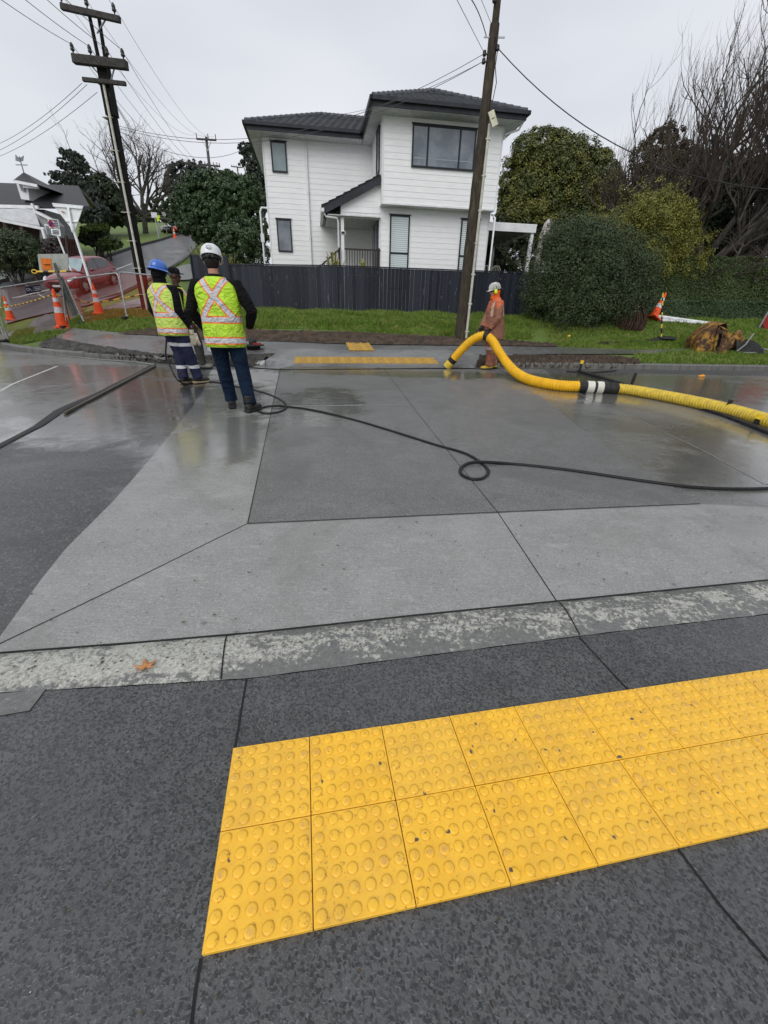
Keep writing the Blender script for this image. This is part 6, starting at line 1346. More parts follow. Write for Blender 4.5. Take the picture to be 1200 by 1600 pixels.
tree('low dark trees closing off the top of the side street', 'tree', at(250, 366, 85), lobes_px([(225, 345, 22, 16, 0), (250, 345, 24, 18, 0), (275, 340, 22, 22, 0), (300, 345, 22, 20, 0), (240, 330, 20, 12, 0), (205, 340, 18, 16, 0), (262, 322, 18, 14, 0), (290, 355, 26, 12, 0)], 85), 40000, .42, G_dark, (.3, .15), clump=30)
bt = at(225, 368, 56); o = thing('bare_tree', 'leafless spreading tree beside the black power pole, at the top of the lawn', 'tree', bt); mb = MB(); fine = MB(); random.seed(5)
fk = at(226, 340, 56); trunk(mb, bt-Vector((0, 0, 1)), fk, .34, .26, 8, .05)
for dx, dz, L_ in ((-1.1, .6, 5.2), (-.6, 1.0, 5.6), (-.1, 1.2, 5.8), (.4, 1.0, 5.2), (1.0, .5, 5.4), (.8, .15, 4.6), (-.9, .9, 5.2), (.1, 1.2, 5)): grow(mb, fk, Vector((dx, random.uniform(-.4, .4), dz)), L_, .17, 0, 4, .18, .75, (5, 4, 3, 3), 5, fine)
mb.build('trunk', greybark, o); fine.build('crown', pm('far twig', (.09, .08, .07), rough=.8), o)
bush('tree fern with light green fronds on top beside the lawn, right of the triangular sign', 'bush', 34, [(146, 366, 15, 10, 0), (158, 364, 11, 9, 0), (138, 374, 12, 9, 0), (148, 376, 13, 7, 0)], 12000, .18, G_dark, clump=16)
bush('light green fern fronds crowning the dark shrub by the lawn', 'bush', 33.5, [(152, 356, 14, 4, 0), (140, 360, 12, 4, 0), (160, 354, 8, 3, 0)], 1500, .26, G_light, clump=12)
bush('small bright round bush on the lawn right of the tree fern', 'bush', 33, [(172, 380, 14, 9, 0), (163, 382, 9, 8, 0)], 5000, .16, G_hedge, clump=12)
bush('big dark bush with pale tips in front of the left house', 'bush', 28.5, [(28, 392, 40, 28, 0), (0, 396, 30, 30, 0), (48, 400, 24, 22, 0), (20, 373, 28, 14, 0), (-30, 388, 30, 36, 0)], 50000, .11, leaf_mat('flowering leaf', (.018, .035, .014), (.07, .095, .035), (.03, .05, .018)), clump=18)
bush('dark twiggy shrub between the left edge bush and the brown fence', 'bush', 25.5, [(84, 388, 12, 16, 0), (94, 395, 9, 10, 0), (78, 400, 10, 10, 0)], 7000, .10, leaf_mat('purple leaf', (.03, .022, .022), (.07, .05, .05)), clump=12)

# ================================================================ HOUSE ON THE LEFT
lh = at(40, 400, 31); gz = float(H(lh.x, lh.y)); cot = thing('house', 'light grey house at the left edge with a dark roof, small dormer and weather vane', 'house', (lh.x, lh.y, gz))
shingle, nt_, b_ = newmat('dark shingle'); v_ = objc(nt_); sep = nt_.nodes.new('ShaderNodeSeparateXYZ'); nt_.links.new(v_, sep.inputs[0]); fr = math_n(nt_, 'FRACT', math_n(nt_, 'DIVIDE', sep.outputs[2], .24))
c_ = mixc(nt_, ramp(nt_, fr, .25, .0, 0, .9), mixc(nt_, ramp(nt_, noise(nt_, v_, 7, 5, .7), .35, .7), (.030, .031, .035), (.016, .016, .018)), (.010, .010, .011)); nt_.links.new(c_, b_.inputs['Base Color']); b_.inputs['Roughness'].default_value = .5; bump(nt_, b_, fr, .8, .05)
greyw = pm('pale grey cladding', (.33, .335, .34), (.25, .255, .26), 3, .6)
def pr(mb, pts, ex): mb.prism([at(x, y, Y) for x, y, Y in pts], ex)
mb = MB(); pr(mb, [(-70, 320, 30.2), (140, 322, 30.2), (122, 290, 34), (-70, 283, 34)], (0, .0, -.15)); pr(mb, [(-70, 283, 34.1), (122, 290, 34.1), (150, 320, 38), (-70, 318, 38)], (0, 0, -.15)); rfo = mb.build('roof', shingle, cot)
mb = MB(); p = at(-70, 322, 30.6); q = at(66, 324, 30.6); zt = min(p.z, q.z)-.05; mb.box(((p.x+q.x)/2, 31.9, (gz-2+zt)/2), (q.x-p.x, 2.4, zt-gz+2)); mb.build('wall', greyw, cot)
mb = MB(); pr(mb, [(-60, 327, 30.1), (53, 325, 30.1), (62, 352, 29.2), (-60, 330, 28.6)], (0, 0, -.06)); mb.build('verandah_roof', pm('wet pale sheet', (.52, .53, .54), (.42, .43, .44), 3, .35), cot)
mb = MB(); mb.bar(at(-60, 332, 28.3), at(70, 358, 29.0), .14, .14); mb.bar(at(-60, 321, 30.0), at(60, 324, 30.0), .14, .16); mb.build('gutter', trimw, cot)
for k, x in enumerate((6, 32, 66)):
    mb = MB(); a = at(x, 345+x*.18, 28.9); mb.bar(a, (a.x, a.y, gz-.5), .12, .12); mb.build('verandah_post', brw if k < 2 else trimw, cot)
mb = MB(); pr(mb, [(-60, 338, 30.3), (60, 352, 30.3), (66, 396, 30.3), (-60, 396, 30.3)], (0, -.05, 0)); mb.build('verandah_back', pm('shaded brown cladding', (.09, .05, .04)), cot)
mb = MB(); pr(mb, [(53, 328, 29.6), (62, 352, 29.6), (62, 378, 29.6), (92, 384, 29.6), (90, 352, 29.6), (84, 345, 29.6)], (0, .6, 0)); mb.build('gable', greyw, cot)
mb = MB(); mb.bar(at(50, 318, 29.4), at(56, 334, 29.4), .10, .14); mb.bar(at(54, 330, 29.4), at(84, 345, 29.4), .10, .13); mb.build('bargeboard', trimw, cot)
w2 = MB(); w2.prism([at(x, y, 29.45) for x, y in ((69, 350), (80, 352), (83, 368), (73, 366))], (0, .06, 0)); wo = w2.build('window', trimw, cot); w3 = MB(); w3.prism([at(x, y, 29.40) for x, y in ((70.5, 352), (74, 352.6), (77, 366), (74, 365.4))], (0, .04, 0)); w3.prism([at(x, y, 29.40) for x, y in ((75.5, 353), (79, 353.6), (81.7, 366.5), (78.5, 366))], (0, .04, 0)); w3.build('pane', glassd, wo)
dm = MB(); dm.prism([at(x, y, 30.6) for x, y in ((25, 285), (43, 288), (46, 313), (33, 311))], (0, 2.2, 0)); do = dm.build('dormer', trimw, cot)
dm = MB(); dm.prism([at(x, y, 30.5) for x, y in ((29.5, 287), (36, 288), (39, 299), (33, 298))], (0, .06, 0)); dm.build('window', glassd, do)
dm = MB(); e = [at(20, 282, 30.2), at(61, 289, 30.2)]; e2 = [p+Vector((0, 2.8, .0)) for p in e]; apx = at(37, 269, 31.6); dm.add([e[0], e[1], e2[1], e2[0], apx], [(0, 1, 4), (1, 2, 4), (2, 3, 4), (3, 0, 4), (3, 2, 1, 0)]); dm.build('dormer_roof', shingle, do)
dm = MB(); dm.bar(e[0]+Vector((.1, -.02, -.05)), e[1]+Vector((-.1, -.02, -.05)), .08, .14); dm.bar(at(37, 290, 30.4), at(59, 292, 30.4), .2, .22); dm.build('dormer_trim', trimw, do)
vn = MB(); a = apx; vn.tube([a, a+Vector((0, 0, .75))], .03, 6); vn.bar(a+Vector((-.35, 0, .35)), a+Vector((.35, 0, .35)), .04); vn.prism([a+Vector((-.30, 0, .55)), a+Vector((-.1, 0, .5)), a+Vector((.15, 0, .55)), a+Vector((.28, 0, .8)), a+Vector((.1, 0, .72)), a+Vector((-.08, 0, .7)), a+Vector((-.2, 0, .85))], (0, .03, 0)); vn.build('weather_vane', pm('vane metal', (.25, .26, .27)), cot)
bf = thing('brown_fence', 'dark red-brown board fence between the left house and the tree fern', 'fence', gp(105, 405)); mb = MB()
for k in range(12):
    x0 = 92+k*2.6; mb.prism([at(x, y, 27+k*.05) for x, y in ((x0, 371+k*.3), (x0+2.5, 371.3+k*.3), (x0+3.6, 408-k*.5), (x0+1.1, 408-k*.5))], (0, .04, 0))
mb.build('board_panel', pm('red brown stain', (.085, .035, .028), (.05, .022, .018), 6, .6), bf); mb = MB(); mb.bar(at(103, 368, 26.9), at(108, 405, 26.9), .12); mb.bar(at(119, 372, 27.4), at(124, 402, 27.4), .12); mb.build('post', brown, bf)
c3 = gp(326, 385); vv = make_car('blue vehicle half hidden behind the white helmet, under the big dark tree', at(328, 377, 48), math.pi+.1, pm('van blue', (.03, .10, .38), rough=.25, coat=1))

bb_ = at(800, 400, 28); bush('dark shrubbery behind the carport', 'bush', 28.5, [(775, 385, 34, 34, 0), (815, 385, 34, 36, 0), (850, 390, 30, 34, 0), (795, 410, 50, 24, 0)], 16000, .14, G_dark, clump=16)
# ================================================================ PEOPLE
def fuse(mb, name, mat, parent=None, voxel=.009, smooth=3, sfac=.5, loc=None):
    """grow one continuous skin over overlapping volumes"""
    t = mb.build('tmp', mat, None, world=False); md = t.modifiers.new('r', 'REMESH'); md.mode = 'VOXEL'; md.voxel_size = voxel; md.use_smooth_shade = True
    m2 = t.modifiers.new('s', 'SMOOTH'); m2.iterations = smooth; m2.factor = sfac
    dg = bpy.context.evaluated_depsgraph_get(); me = bpy.data.meshes.new_from_object(t.evaluated_get(dg)); bpy.data.objects.remove(t)
    if len(me.materials) == 0: me.materials.append(mat)
    else: me.materials[0] = mat
    me.polygons.foreach_set('use_smooth', np.ones(len(me.polygons), bool)); me.name = name
    o = bpy.data.objects.new(name, me); C.objects.link(o); o.parent = parent; return o
def cloth(name, a, b=None, wr=.5, sc=7, rough=.75, dirt=None):
    m, nt, bs = newmat(name); v = objc(nt); b = b or tuple(x*.6 for x in a)
    col = mixc(nt, ramp(nt, noise(nt, v, 5, 5, .6), .35, .65), a, b)
    if dirt: col = mixc(nt, ramp(nt, noise(nt, v, 9, 7, .75), .42, .60, 0, .85), col, dirt)
    nt.links.new(col, bs.inputs['Base Color']); bs.inputs['Roughness'].default_value = rough; bs.inputs['Specular IOR Level'].default_value = .12
    h = math_n(nt, 'ADD', noise(nt, scaled(nt, v, (1, 1, 1.8)), sc, 4, .55, 1.2), math_n(nt, 'MULTIPLY', noise(nt, v, 60, 3), .12)); bump(nt, bs, h, min(1, wr*1.5), .09); return m
def vest_mat(name, base, front=False, a=0.0, k=0.0):
    m, nt, bs = newmat(name); v = objc(nt); sep = nt.nodes.new('ShaderNodeSeparateXYZ'); nt.links.new(v, sep.inputs[0]); x, y, z = sep.outputs
    x = math_n(nt, 'SUBTRACT', x, math_n(nt, 'ADD', a-.9*k, math_n(nt, 'MULTIPLY', z, k)))
    wob = math_n(nt, 'MULTIPLY', math_n(nt, 'SUBTRACT', noise(nt, v, 7, 2), .5), .018)
    ax = math_n(nt, 'ABSOLUTE', math_n(nt, 'ADD', x, wob)); zz = math_n(nt, 'ADD', z, wob)
    if front: d = math_n(nt, 'ABSOLUTE', math_n(nt, 'SUBTRACT', ax, .12))
    else: d = math_n(nt, 'DIVIDE', math_n(nt, 'ABSOLUTE', math_n(nt, 'SUBTRACT', ax, math_n(nt, 'MULTIPLY', math_n(nt, 'ABSOLUTE', math_n(nt, 'SUBTRACT', zz, 1.30)), .78))), 1.27)
    inzone = math_n(nt, 'GREATER_THAN', zz, 1.075)
    def band(q, c, w_): return math_n(nt, 'LESS_THAN', math_n(nt, 'ABSOLUTE', math_n(nt, 'SUBTRACT', q, c)), w_)
    sil = math_n(nt, 'MULTIPLY', math_n(nt, 'LESS_THAN', d, .026), inzone); org = math_n(nt, 'MULTIPLY', math_n(nt, 'LESS_THAN', d, .040), inzone)
    for c, w_ in ((1.055, .027), (.83, .027)):
        sil = math_n(nt, 'MAXIMUM', sil, band(zz, c, w_)); org = math_n(nt, 'MAXIMUM', org, band(zz, c, w_+.015))
    col = mixc(nt, ramp(nt, noise(nt, v, 6, 4), .35, .65), base, tuple(k*.78 for k in base))
    col = mixc(nt, math_n(nt, 'MULTIPLY', ramp(nt, noise(nt, v, 11, 6, .75), .52, .68), ramp(nt, z, 1.25, .8, .1, .6)), col, (.30, .27, .10))
    col = mixc(nt, org, col, (.85, .16, .02)); col = mixc(nt, sil, col, mixc(nt, noise(nt, v, 14, 4), (.42, .42, .45), (.62, .62, .64)))
    nt.links.new(col, bs.inputs['Base Color']); bs.inputs['Roughness'].default_value = .55
    bump(nt, bs, noise(nt, scaled(nt, v, (1, 1, 1.5)), 7, 3, .5, 1.5), .85, .08); return m
skin_l = pm('skin', (.42, .22, .15), (.34, .17, .11), 9, .5); skin_d = pm('dark skin', (.07, .035, .022), (.05, .025, .016), 9, .42); hairm = pm('black hair', (.012, .010, .009), rough=.6)
def hand(mb, w_, d, side, palm_in, curl=.5, s=1.0):
    """palm and five separate fingers growing from the wrist w_ along d; palm_in is the direction the fingers curl to"""
    w_, d, pi_ = Vector(w_), Vector(d).normalized(), Vector(palm_in); pi_ = (pi_-d*pi_.dot(d)).normalized(); sd_ = d.cross(pi_)*side
    e = w_+d*.085*s; rot = Matrix((sd_, pi_, d)).transposed()
    mb.tube([w_-d*.03, w_+d*.01], [.030*s, .030*s], 10); mb.ball(w_+d*.045*s, (.043*s, .018*s, .052*s), 12, rot)
    for k, (off, ln, r_) in enumerate(((.031, .072, .0092), (.011, .080, .0095), (-.010, .075, .0092), (-.030, .058, .0085))):
        p = w_+d*.080*s+sd_*off*s; q = [p-d*.02]; dd = d.copy()
        for j in range(3):
            dd = (dd+pi_*(curl*(.35+.35*j))).normalized(); q.append(q[-1]+dd*(ln*s*(.46, .30, .24)[j]+(.02 if j == 0 else 0)))
        mb.tube(q, [r_*s*1.1, r_*s*1.05, r_*s, r_*s*.8], 7)
    p = w_+d*.025*s+sd_*.030*s; q = [p, p+(d*.6+sd_*.8+pi_*.3).normalized()*.035*s]; q.append(q[-1]+(d*.9+sd_*.3+pi_*.5).normalized()*.032*s); q.append(q[-1]+(d+pi_*.5).normalized()*.024*s); mb.tube(q, [.013*s, .012*s, .011*s, .009*s], 7)
def boot(mb, p, yaw, hgt=.12, L_=.29, w_=.052):
    c, s = math.cos(yaw), math.sin(yaw); f = Vector((-s, c, 0)); P_ = lambda a, z: Vector(p)+f*a+Vector((0, 0, z))
    mb.tube([P_(-.08, .05), P_(-.03, .055), P_(.05, .05), P_(.12, .042), P_(.17, .038), P_(.20, .036)], [.042, .048, w_*.98, w_, w_*.85, .025], 12, flat=.82)
    mb.tube([P_(-.03, .05), P_(-.025, hgt), P_(-.02, hgt+.08)], [.046, .050, .055], 12)
def sole(mb, p, yaw):
    rot = Matrix.Rotation(yaw, 3, 'Z'); f = rot @ Vector((0, 1, 0)); mb.box(Vector(p)+f*-.045+Vector((0, 0, .017)), (.085, .10, .034), rot, .012); mb.box(Vector(p)+f*.085+Vector((0, 0, .014)), (.10, .21, .028), rot, .012)
def person(label, loc, yaw, s, J, K_):
    """J: joints in the person's own frame (faces +Y). K_: clothes and build"""
    st = K_.get('stock', 1.0); sh = {}; cx = lambda z: Vector((np.interp(z, [.9, 1.5, 1.7], [J['hip'][0], J['chest'][0], J['head'][0]]), np.interp(z, [.9, 1.5, 1.7], [J['hip'][1], J['chest'][1], J['head'][1]]), 0))
    def ring(z, rx, ry, g=0.0): c = cx(z); return (c.x, c.y, z, rx*st+g, ry*st+g)
    hd = Vector(J['head']); hy = J.get('hyaw', 0); hp = J.get('hpitch', 0); hr = Matrix.Rotation(hy, 3, 'Z') @ Matrix.Rotation(hp, 3, 'X')
    # --- the body itself: one continuous surface
    mb = MB()
    mb.ball(hd+hr @ Vector((0, -.01, .03)), (.076, .096, .105), 18, hr); mb.ball(hd+hr @ Vector((0, .022, -.045)), (.058, .070, .072), 14, hr); mb.ball(hd+hr @ Vector((0, .05, -.085)), (.032, .035, .025), 10, hr)
    mb.tube([hd+hr @ Vector((0, .085, .022)), hd+hr @ Vector((0, .108, -.022))], [.008, .0165], 8); mb.ball(hd+hr @ Vector((0, .082, -.058)), (.027, .014, .012), 8, hr)
    mb.ball(hd+hr @ Vector((0, .078, .038)), (.05, .014, .010), 8, hr)
    for e in (-1, 1): mb.ball(hd+hr @ Vector((e*.078, -.005, -.005)), (.012, .024, .034), 8, hr)
    mb.tube([cx(1.44)+Vector((0, 0, 1.42)), hd+hr @ Vector((0, -.02, -.06))], [.062, .056], 12)
    mb.rings([ring(z, a, b) for z, a, b in ((.84, .10, .08), (.92, .15, .10), (1.05, .145, .10), (1.2, .155, .105), (1.35, .165, .105), (1.43, .13, .085), (1.47, .07, .06))], 16)
    for k, e in (('L', -1), ('R', 1)):
        S_, E_, W_ = Vector(J['sh'+k]), Vector(J['el'+k]), Vector(J['wr'+k]); mb.tube([S_-(S_-cx(1.42)-Vector((0, 0, 1.42)))*.4, S_, S_.lerp(E_, .5), E_, E_.lerp(W_, .4), W_], [.05, .052, .045, .038, .036, .027], 10)
        fw = (W_-E_).normalized(); hand(mb, W_, J.get('hd'+k, fw), J.get('th'+k, e), J.get('pi'+k, (-e, .3, 0)), J.get('curl'+k, .5), K_.get('hs', 1))
        Hp, Kn, An = Vector(J['hp'+k]), Vector(J['kn'+k]), Vector(J['an'+k]); mb.tube([Hp+Vector((0, 0, .02)), Hp.lerp(Kn, .5), Kn, Kn.lerp(An, .4), An], [.075, .065, .048, .046, .035], 10); mb.tube([An, An+Vector((0, 0, -.06))], [.035, .035], 8)
    o = fuse(mb, 'person', K_['skin'], None, .0075, 2, .4); tag(o, label, 'person', K_.get('group')); o.location = loc; o.rotation_euler = (0, 0, yaw); o.scale = (s, s, s)
    # eyes
    for e in (-1, 1): mb = MB(); mb.ball(hd+hr @ Vector((e*.031, .076, .016)), (.013, .010, .008), 8, hr); q = mb.build('eye', pm('eye', (.03, .02, .015), rough=.15), None, world=False); q.parent = o
    # trousers: loose legs growing out of one seat
    mb = MB(); mb.rings([ring(z, a, b) for z, a, b in ((.80, .155, .105), (.88, .175, .125), (.97, .172, .122), (1.04, .162, .115))], 18)
    lw = K_.get('leg', 1.0)
    for k, e in (('L', -1), ('R', 1)):
        Hp, Kn, An = Vector(J['hp'+k]), Vector(J['kn'+k]), Vector(J['an'+k]); pts = [Hp+Vector((0, 0, .03)), Hp.lerp(Kn, .3), Hp.lerp(Kn, .65), Kn, Kn.lerp(An, .3), Kn.lerp(An, .6), Kn.lerp(An, .85), An+(An-Kn).normalized()*.015]
        rr_ = [.098, .100, .088, .077, .078, .072, .068, .074]; f = random.uniform(0, 6)
        mb.tube(pts, [r_*lw*st**.5 for r_ in rr_], 14, flat=1.05); 
        for q_ in range(3): c = Kn.lerp(An, .72+.11*q_); mb.lathe([(.055*lw, -.014), (.074*lw, 0), (.055*lw, .014)], c, 12, Matrix.Rotation(.15*math.sin(f+q_*2), 3, 'X'))
    fuse(mb, 'trousers', K_['trousers'], o, .010, 3)
    # jacket with sleeves
    mb = MB(); jr = K_.get('jacket_rings', ((.90, .180, .128), (.98, .182, .128), (1.10, .180, .128), (1.22, .192, .135), (1.34, .205, .135), (1.41, .195, .12), (1.455, .15, .10), (1.49, .085, .08), (1.525, .075, .075)))
    mb.rings([ring(z, a, b) for z, a, b in jr], 20)
    aw = K_.get('arm', 1.0)
    for k, e in (('L', -1), ('R', 1)):
        S_, E_, W_ = Vector(J['sh'+k]), Vector(J['el'+k]), Vector(J['wr'+k]); n_ = 9; inn = S_+(cx(1.40)+Vector((0, 0, 1.41))-S_)*.45
        pts = [inn, S_, S_.lerp(E_, .33), S_.lerp(E_, .7), E_, E_.lerp(W_, .35), E_.lerp(W_, .7), W_-(W_-E_).normalized()*.012]
        mb.tube(pts, [r_*aw for r_ in (.078, .082, .076, .070, .067, .062, .055, .049)], 12)
        for q_ in range(3): c = S_.lerp(E_, .62+.17*q_) if q_ < 2 else E_.lerp(W_, .35); mb.ball(c, (.073*aw, .073*aw, .03), 10)
    fuse(mb, 'jacket', K_['jacket'], o, .0095, 3)
    if 'vest' in K_:
        mb = MB(); vr = ((.755, .213, .158), (.86, .214, .160), (.98, .210, .156), (1.10, .208, .155), (1.22, .216, .158), (1.32, .226, .158), (1.39, .225, .150), (1.435, .19, .132), (1.475, .125, .112), (1.50, .092, .095))
        R_ = [ring(z, a, b) for z, a, b in vr]; wv = [(c_[0]+.004*math.sin(i*2.1), c_[1], c_[2], c_[3]*(1+.015*math.sin(i*1.7)), c_[4]) for i, c_ in enumerate(R_)]; mb.rings(wv, 28, cap=False, power=2.35)
        v = mb.build('vest', K_['vest'], None, world=False); v.parent = o
        for nm, ty in (('ss', 'SUBSURF'), ('sol', 'SOLIDIFY')):
            md = v.modifiers.new(nm, ty)
            if ty == 'SUBSURF': md.levels = md.render_levels = 1
            else: md.thickness = .008
    for k in 'LR':
        mb = MB(); boot(mb, Vector(J['an'+k])+Vector((0, 0, -J['an'+k][2])), J.get('fy'+k, 0)); bo = fuse(mb, 'boot', K_['boot'], o, .007, 2); mb = MB(); sole(mb, Vector((J['an'+k][0], J['an'+k][1], .0)), J.get('fy'+k, 0)); so_ = mb.build('sole', K_.get('sole', rubber), None, world=False); so_.parent = bo
    return o, hd, hr
def helmet(o, hd, hr, mat, full=False, peak=True, lift=0.0):
    mb = MB(); c = hd+hr @ Vector((0, -.012, .045+lift)); prof_ = [(.108, 0), (.112, .01), (.112, .05), (.100, .088), (.075, .115), (.040, .130), (.0, .135)]
    mb.lathe(prof_, c, 26, hr, 1.0, 1.18)
    if full: mb.lathe([(.110, .012), (.128, .004), (.158, -.016), (.162, -.020), (.158, -.024), (.126, -.006), (.106, .0)], c, 26, hr, 1.0, 1.12)
    else:
        mb.lathe([(.110, .012), (.122, .004), (.124, -.004), (.108, -.002)], c, 26, hr, 1.0, 1.17)
        pts = []; 
        for a in np.linspace(R(25), R(155), 11): pts.append((math.cos(a), math.sin(a)))
        vs = [c+hr @ Vector((x*.113, y*.133, .004)) for x, y in pts]+[c+hr @ Vector((x*.125, y*.185+.01, -.012)) for x, y in pts]; n = len(pts); mb.add(vs+[v-Vector((0, 0, .004)) for v in vs], [(i, i+1, n+i+1, n+i) for i in range(n-1)]+[(2*n+n+i, 2*n+n+i+1, 2*n+i+1, 2*n+i) for i in range(n-1)], True)
    for x in (-.028, 0, .028): mb.tube([c+hr @ Vector((x, -.095, .098)), c+hr @ Vector((x, -.03, .134)), c+hr @ Vector((x, .05, .132)), c+hr @ Vector((x, .105, .095))], .006, 6)
    h = mb.build('helmet', mat, None, world=False); h.parent = o
    mb = MB(); mb.lathe([(.100, -.03), (.103, -.005), (.098, .0)], c+hr @ Vector((0, 0, -.002)), 20, hr, 1.0, 1.18); mb.box(c+hr @ Vector((0, -.125, -.03)), (.09, .02, .035), hr, .008); mb.lathe([(0, .0), (.016, 0), (.018, .012), (0, .014)], c+hr @ Vector((0, -.137, -.03)), 10, hr @ Matrix.Rotation(R(90), 3, 'X')); q = mb.build('headband', rubber, None, world=False); q.parent = h
    return h, c
black = cloth('black fleece', (.007, .007, .008), (.004, .004, .005), .6); navyc = cloth('navy work trousers', (.018, .022, .055), (.010, .012, .030), .55); jeans = cloth('dark blue jeans', (.008, .020, .044), (.003, .009, .022), .5)
lime = vest_mat('lime vest', (.50, .80, .03), False, -.075, -.06); lime2 = vest_mat('pale lime vest', (.56, .74, .12), False, -.055, -.1667); lime3 = vest_mat('front of lime vest', (.55, .78, .04), True)
bootb = pm('black leather', (.018, .017, .017), (.03, .028, .026), 14, .4); bootg = pm('grey boot', (.22, .21, .19), (.15, .14, .13), 12, .6); tan = pm('tan sole', (.35, .27, .17), rough=.6)
base = dict(hip=(0, 0), chest=(0, 0), head=(0, .02, 1.665), shL=(-.20, 0, 1.42), shR=(.20, 0, 1.42), elL=(-.27, -.02, 1.14), elR=(.27, -.02, 1.14), wrL=(-.26, .06, .90), wrR=(.26, .06, .90), hpL=(-.095, 0, .90), hpR=(.095, 0, .90), knL=(-.10, .03, .50), knR=(.10, .03, .50), anL=(-.11, 0, .10), anR=(.11, 0, .10))
# 1: white helmet, seen from behind
J = dict(base); J.update(hip=(-.075, 0), chest=(-.11, .03), head=(-.135, .10, 1.65), hpitch=R(-16), hyaw=R(8), shL=(-.335, .03, 1.41), shR=(.125, .03, 1.41), elL=(-.43, .0, 1.14), wrL=(-.35, .20, .93), elR=(.285, -.03, 1.15), wrR=(.19, .17, .97), hpL=(-.175, 0, .90), hpR=(.025, 0, .90), knL=(-.16, .05, .50), knR=(.09, -.02, .50), anL=(-.13, .10, .10), anR=(.17, -.15, .10), fyL=R(14), fyR=R(-24), curlL=.7, curlR=.8, piL=(.5, .6, 0), piR=(-.6, .5, 0))
w_loc = onz(376, 640)
o1, hd, hr = person('man in white helmet and lime vest seen from behind, holding a sheet of paper', (w_loc.x, w_loc.y, .012), R(4), 1.085, J, dict(skin=skin_l, trousers=jeans, jacket=black, vest=lime, boot=bootb, stock=1.12, leg=1.0))
hw_, hc = helmet(o1, hd, hr, pm('white helmet', (.72, .73, .75), (.66, .67, .69), 4, .25, coat=.6))
mb = MB(); mb.ball(hd+hr @ Vector((0, -.03, .0)), (.083, .088, .10), 16, hr); mb.ball(hd+hr @ Vector((0, -.045, -.05)), (.066, .055, .05), 12, hr); q = mb.build('hair', hairm, None, world=False); q.parent = o1
mb = MB(); em = []
def on_shell(x, z):  # a point just outside the back of the shell
    r_ = np.interp(z, [0, .05, .088, .115], [.112, .112, .100, .075]); return hc+hr @ Vector((x, -math.sqrt(max(0, r_*r_-x*x))*1.18-.0035, z))
ring_pts = [on_shell(math.cos(a)*.030, .055+math.sin(a)*.024) for a in np.linspace(0, 6.283, 17)]; mb.tube(ring_pts, .0016, 4)
for pts in ([(-.018, .062), (-.022, .052), (-.014, .048), (-.009, .053)], [(-.004, .063), (-.004, .047)], [(.006, .048), (.011, .063), (.017, .048)], [(-.02, .041), (.02, .041)]): mb.tube([on_shell(*p) for p in pts], .0018, 4)
q = mb.build('emblem', pm('dark print', (.08, .08, .09)), None, world=False); q.parent = hw_
mb = MB(); mb.rings([(-.11, .045, 1.475, .105, .10), (-.118, .055, 1.53, .085, .085)], 16, cap=False); q = mb.build('collar', pm('olive collar', (.05, .055, .03), rough=.8), None, world=False); q.parent = o1
# the paper in his left hand is a thing of its own
wr = o1.matrix_basis @ Vector(J['wrL']); mb = MB(); vs = []
for i in range(6):
    for j in range(4): u, v = i/5, j/3; vs.append(wr+Vector((-.05+.12*u+.02*math.sin(v*3), .08-.04*v+.02*math.sin(u*4), -.06-.20*v-.06*u)))
fs = [(i*4+j, (i+1)*4+j, (i+1)*4+j+1, i*4+j+1) for i in range(5) for j in range(3)]; mb.add(vs, fs, True); mb.add([v+Vector((0, .002, 0)) for v in vs], [tuple(reversed(f)) for f in fs], True)
q = mb.build('paper_sheet', pm('white paper', (.70, .72, .74), rough=.6), None, loc=tuple(wr)); tag(q, 'folded white sheet of paper held by the man in the white helmet', 'paper')
# 2: blue full-brim helmet
J = dict(base); J.update(hip=(-.10, -.02), chest=(-.20, .00), head=(-.26, .055, 1.645), hpitch=R(-12), hyaw=R(-14), shL=(-.43, .0, 1.40), shR=(.03, .0, 1.40), elL=(-.44, -.05, 1.13), wrL=(-.33, .02, .92), elR=(.10, -.03, 1.12), wrR=(.13, .10, .88), hpL=(-.195, -.02, .90), hpR=(.0, -.02, .90), knL=(-.12, .03, .50), knR=(.06, .06, .50), anL=(-.06, -.02, .10), anR=(.10, .14, .10), fyL=R(10), fyR=R(-14), curlL=1.0, curlR=.8)
b_loc = onz(294, 600)
navy2, nt_, b_ = newmat('navy trousers with reflective bands'); v_ = objc(nt_); sep = nt_.nodes.new('ShaderNodeSeparateXYZ'); nt_.links.new(v_, sep.inputs[0]); bd = None
for c in (.62, .27):
    q_ = math_n(nt_, 'LESS_THAN', math_n(nt_, 'ABSOLUTE', math_n(nt_, 'SUBTRACT', math_n(nt_, 'ADD', sep.outputs[2], math_n(nt_, 'MULTIPLY', noise(nt_, v_, 8, 2), .03)), c+.015)), .026); bd = q_ if bd is None else math_n(nt_, 'MAXIMUM', bd, q_)
nt_.links.new(mixc(nt_, bd, mixc(nt_, ramp(nt_, noise(nt_, v_, 6, 4), .35, .65), (.022, .026, .062), (.012, .014, .034)), (.50, .51, .53)), b_.inputs['Base Color']); b_.inputs['Roughness'].default_value = .6; b_.inputs['Specular IOR Level'].default_value = .12; bump(nt_, b_, noise(nt_, v_, 9, 4, .6, 1), .5, .06)
o2, hd, hr = person('worker in a blue full-brim helmet and lime vest, holding the thin black hose', (b_loc.x, b_loc.y, .010), R(-24), 1.09, J, dict(skin=skin_d, trousers=navy2, jacket=black, vest=lime2, boot=bootb, sole=tan, stock=1.20, leg=1.08, arm=1.08))
bluem = pm('blue helmet', (.03, .13, .50), (.025, .11, .42), 5, .25, coat=.5); helmet(o2, hd, hr, bluem, full=True)
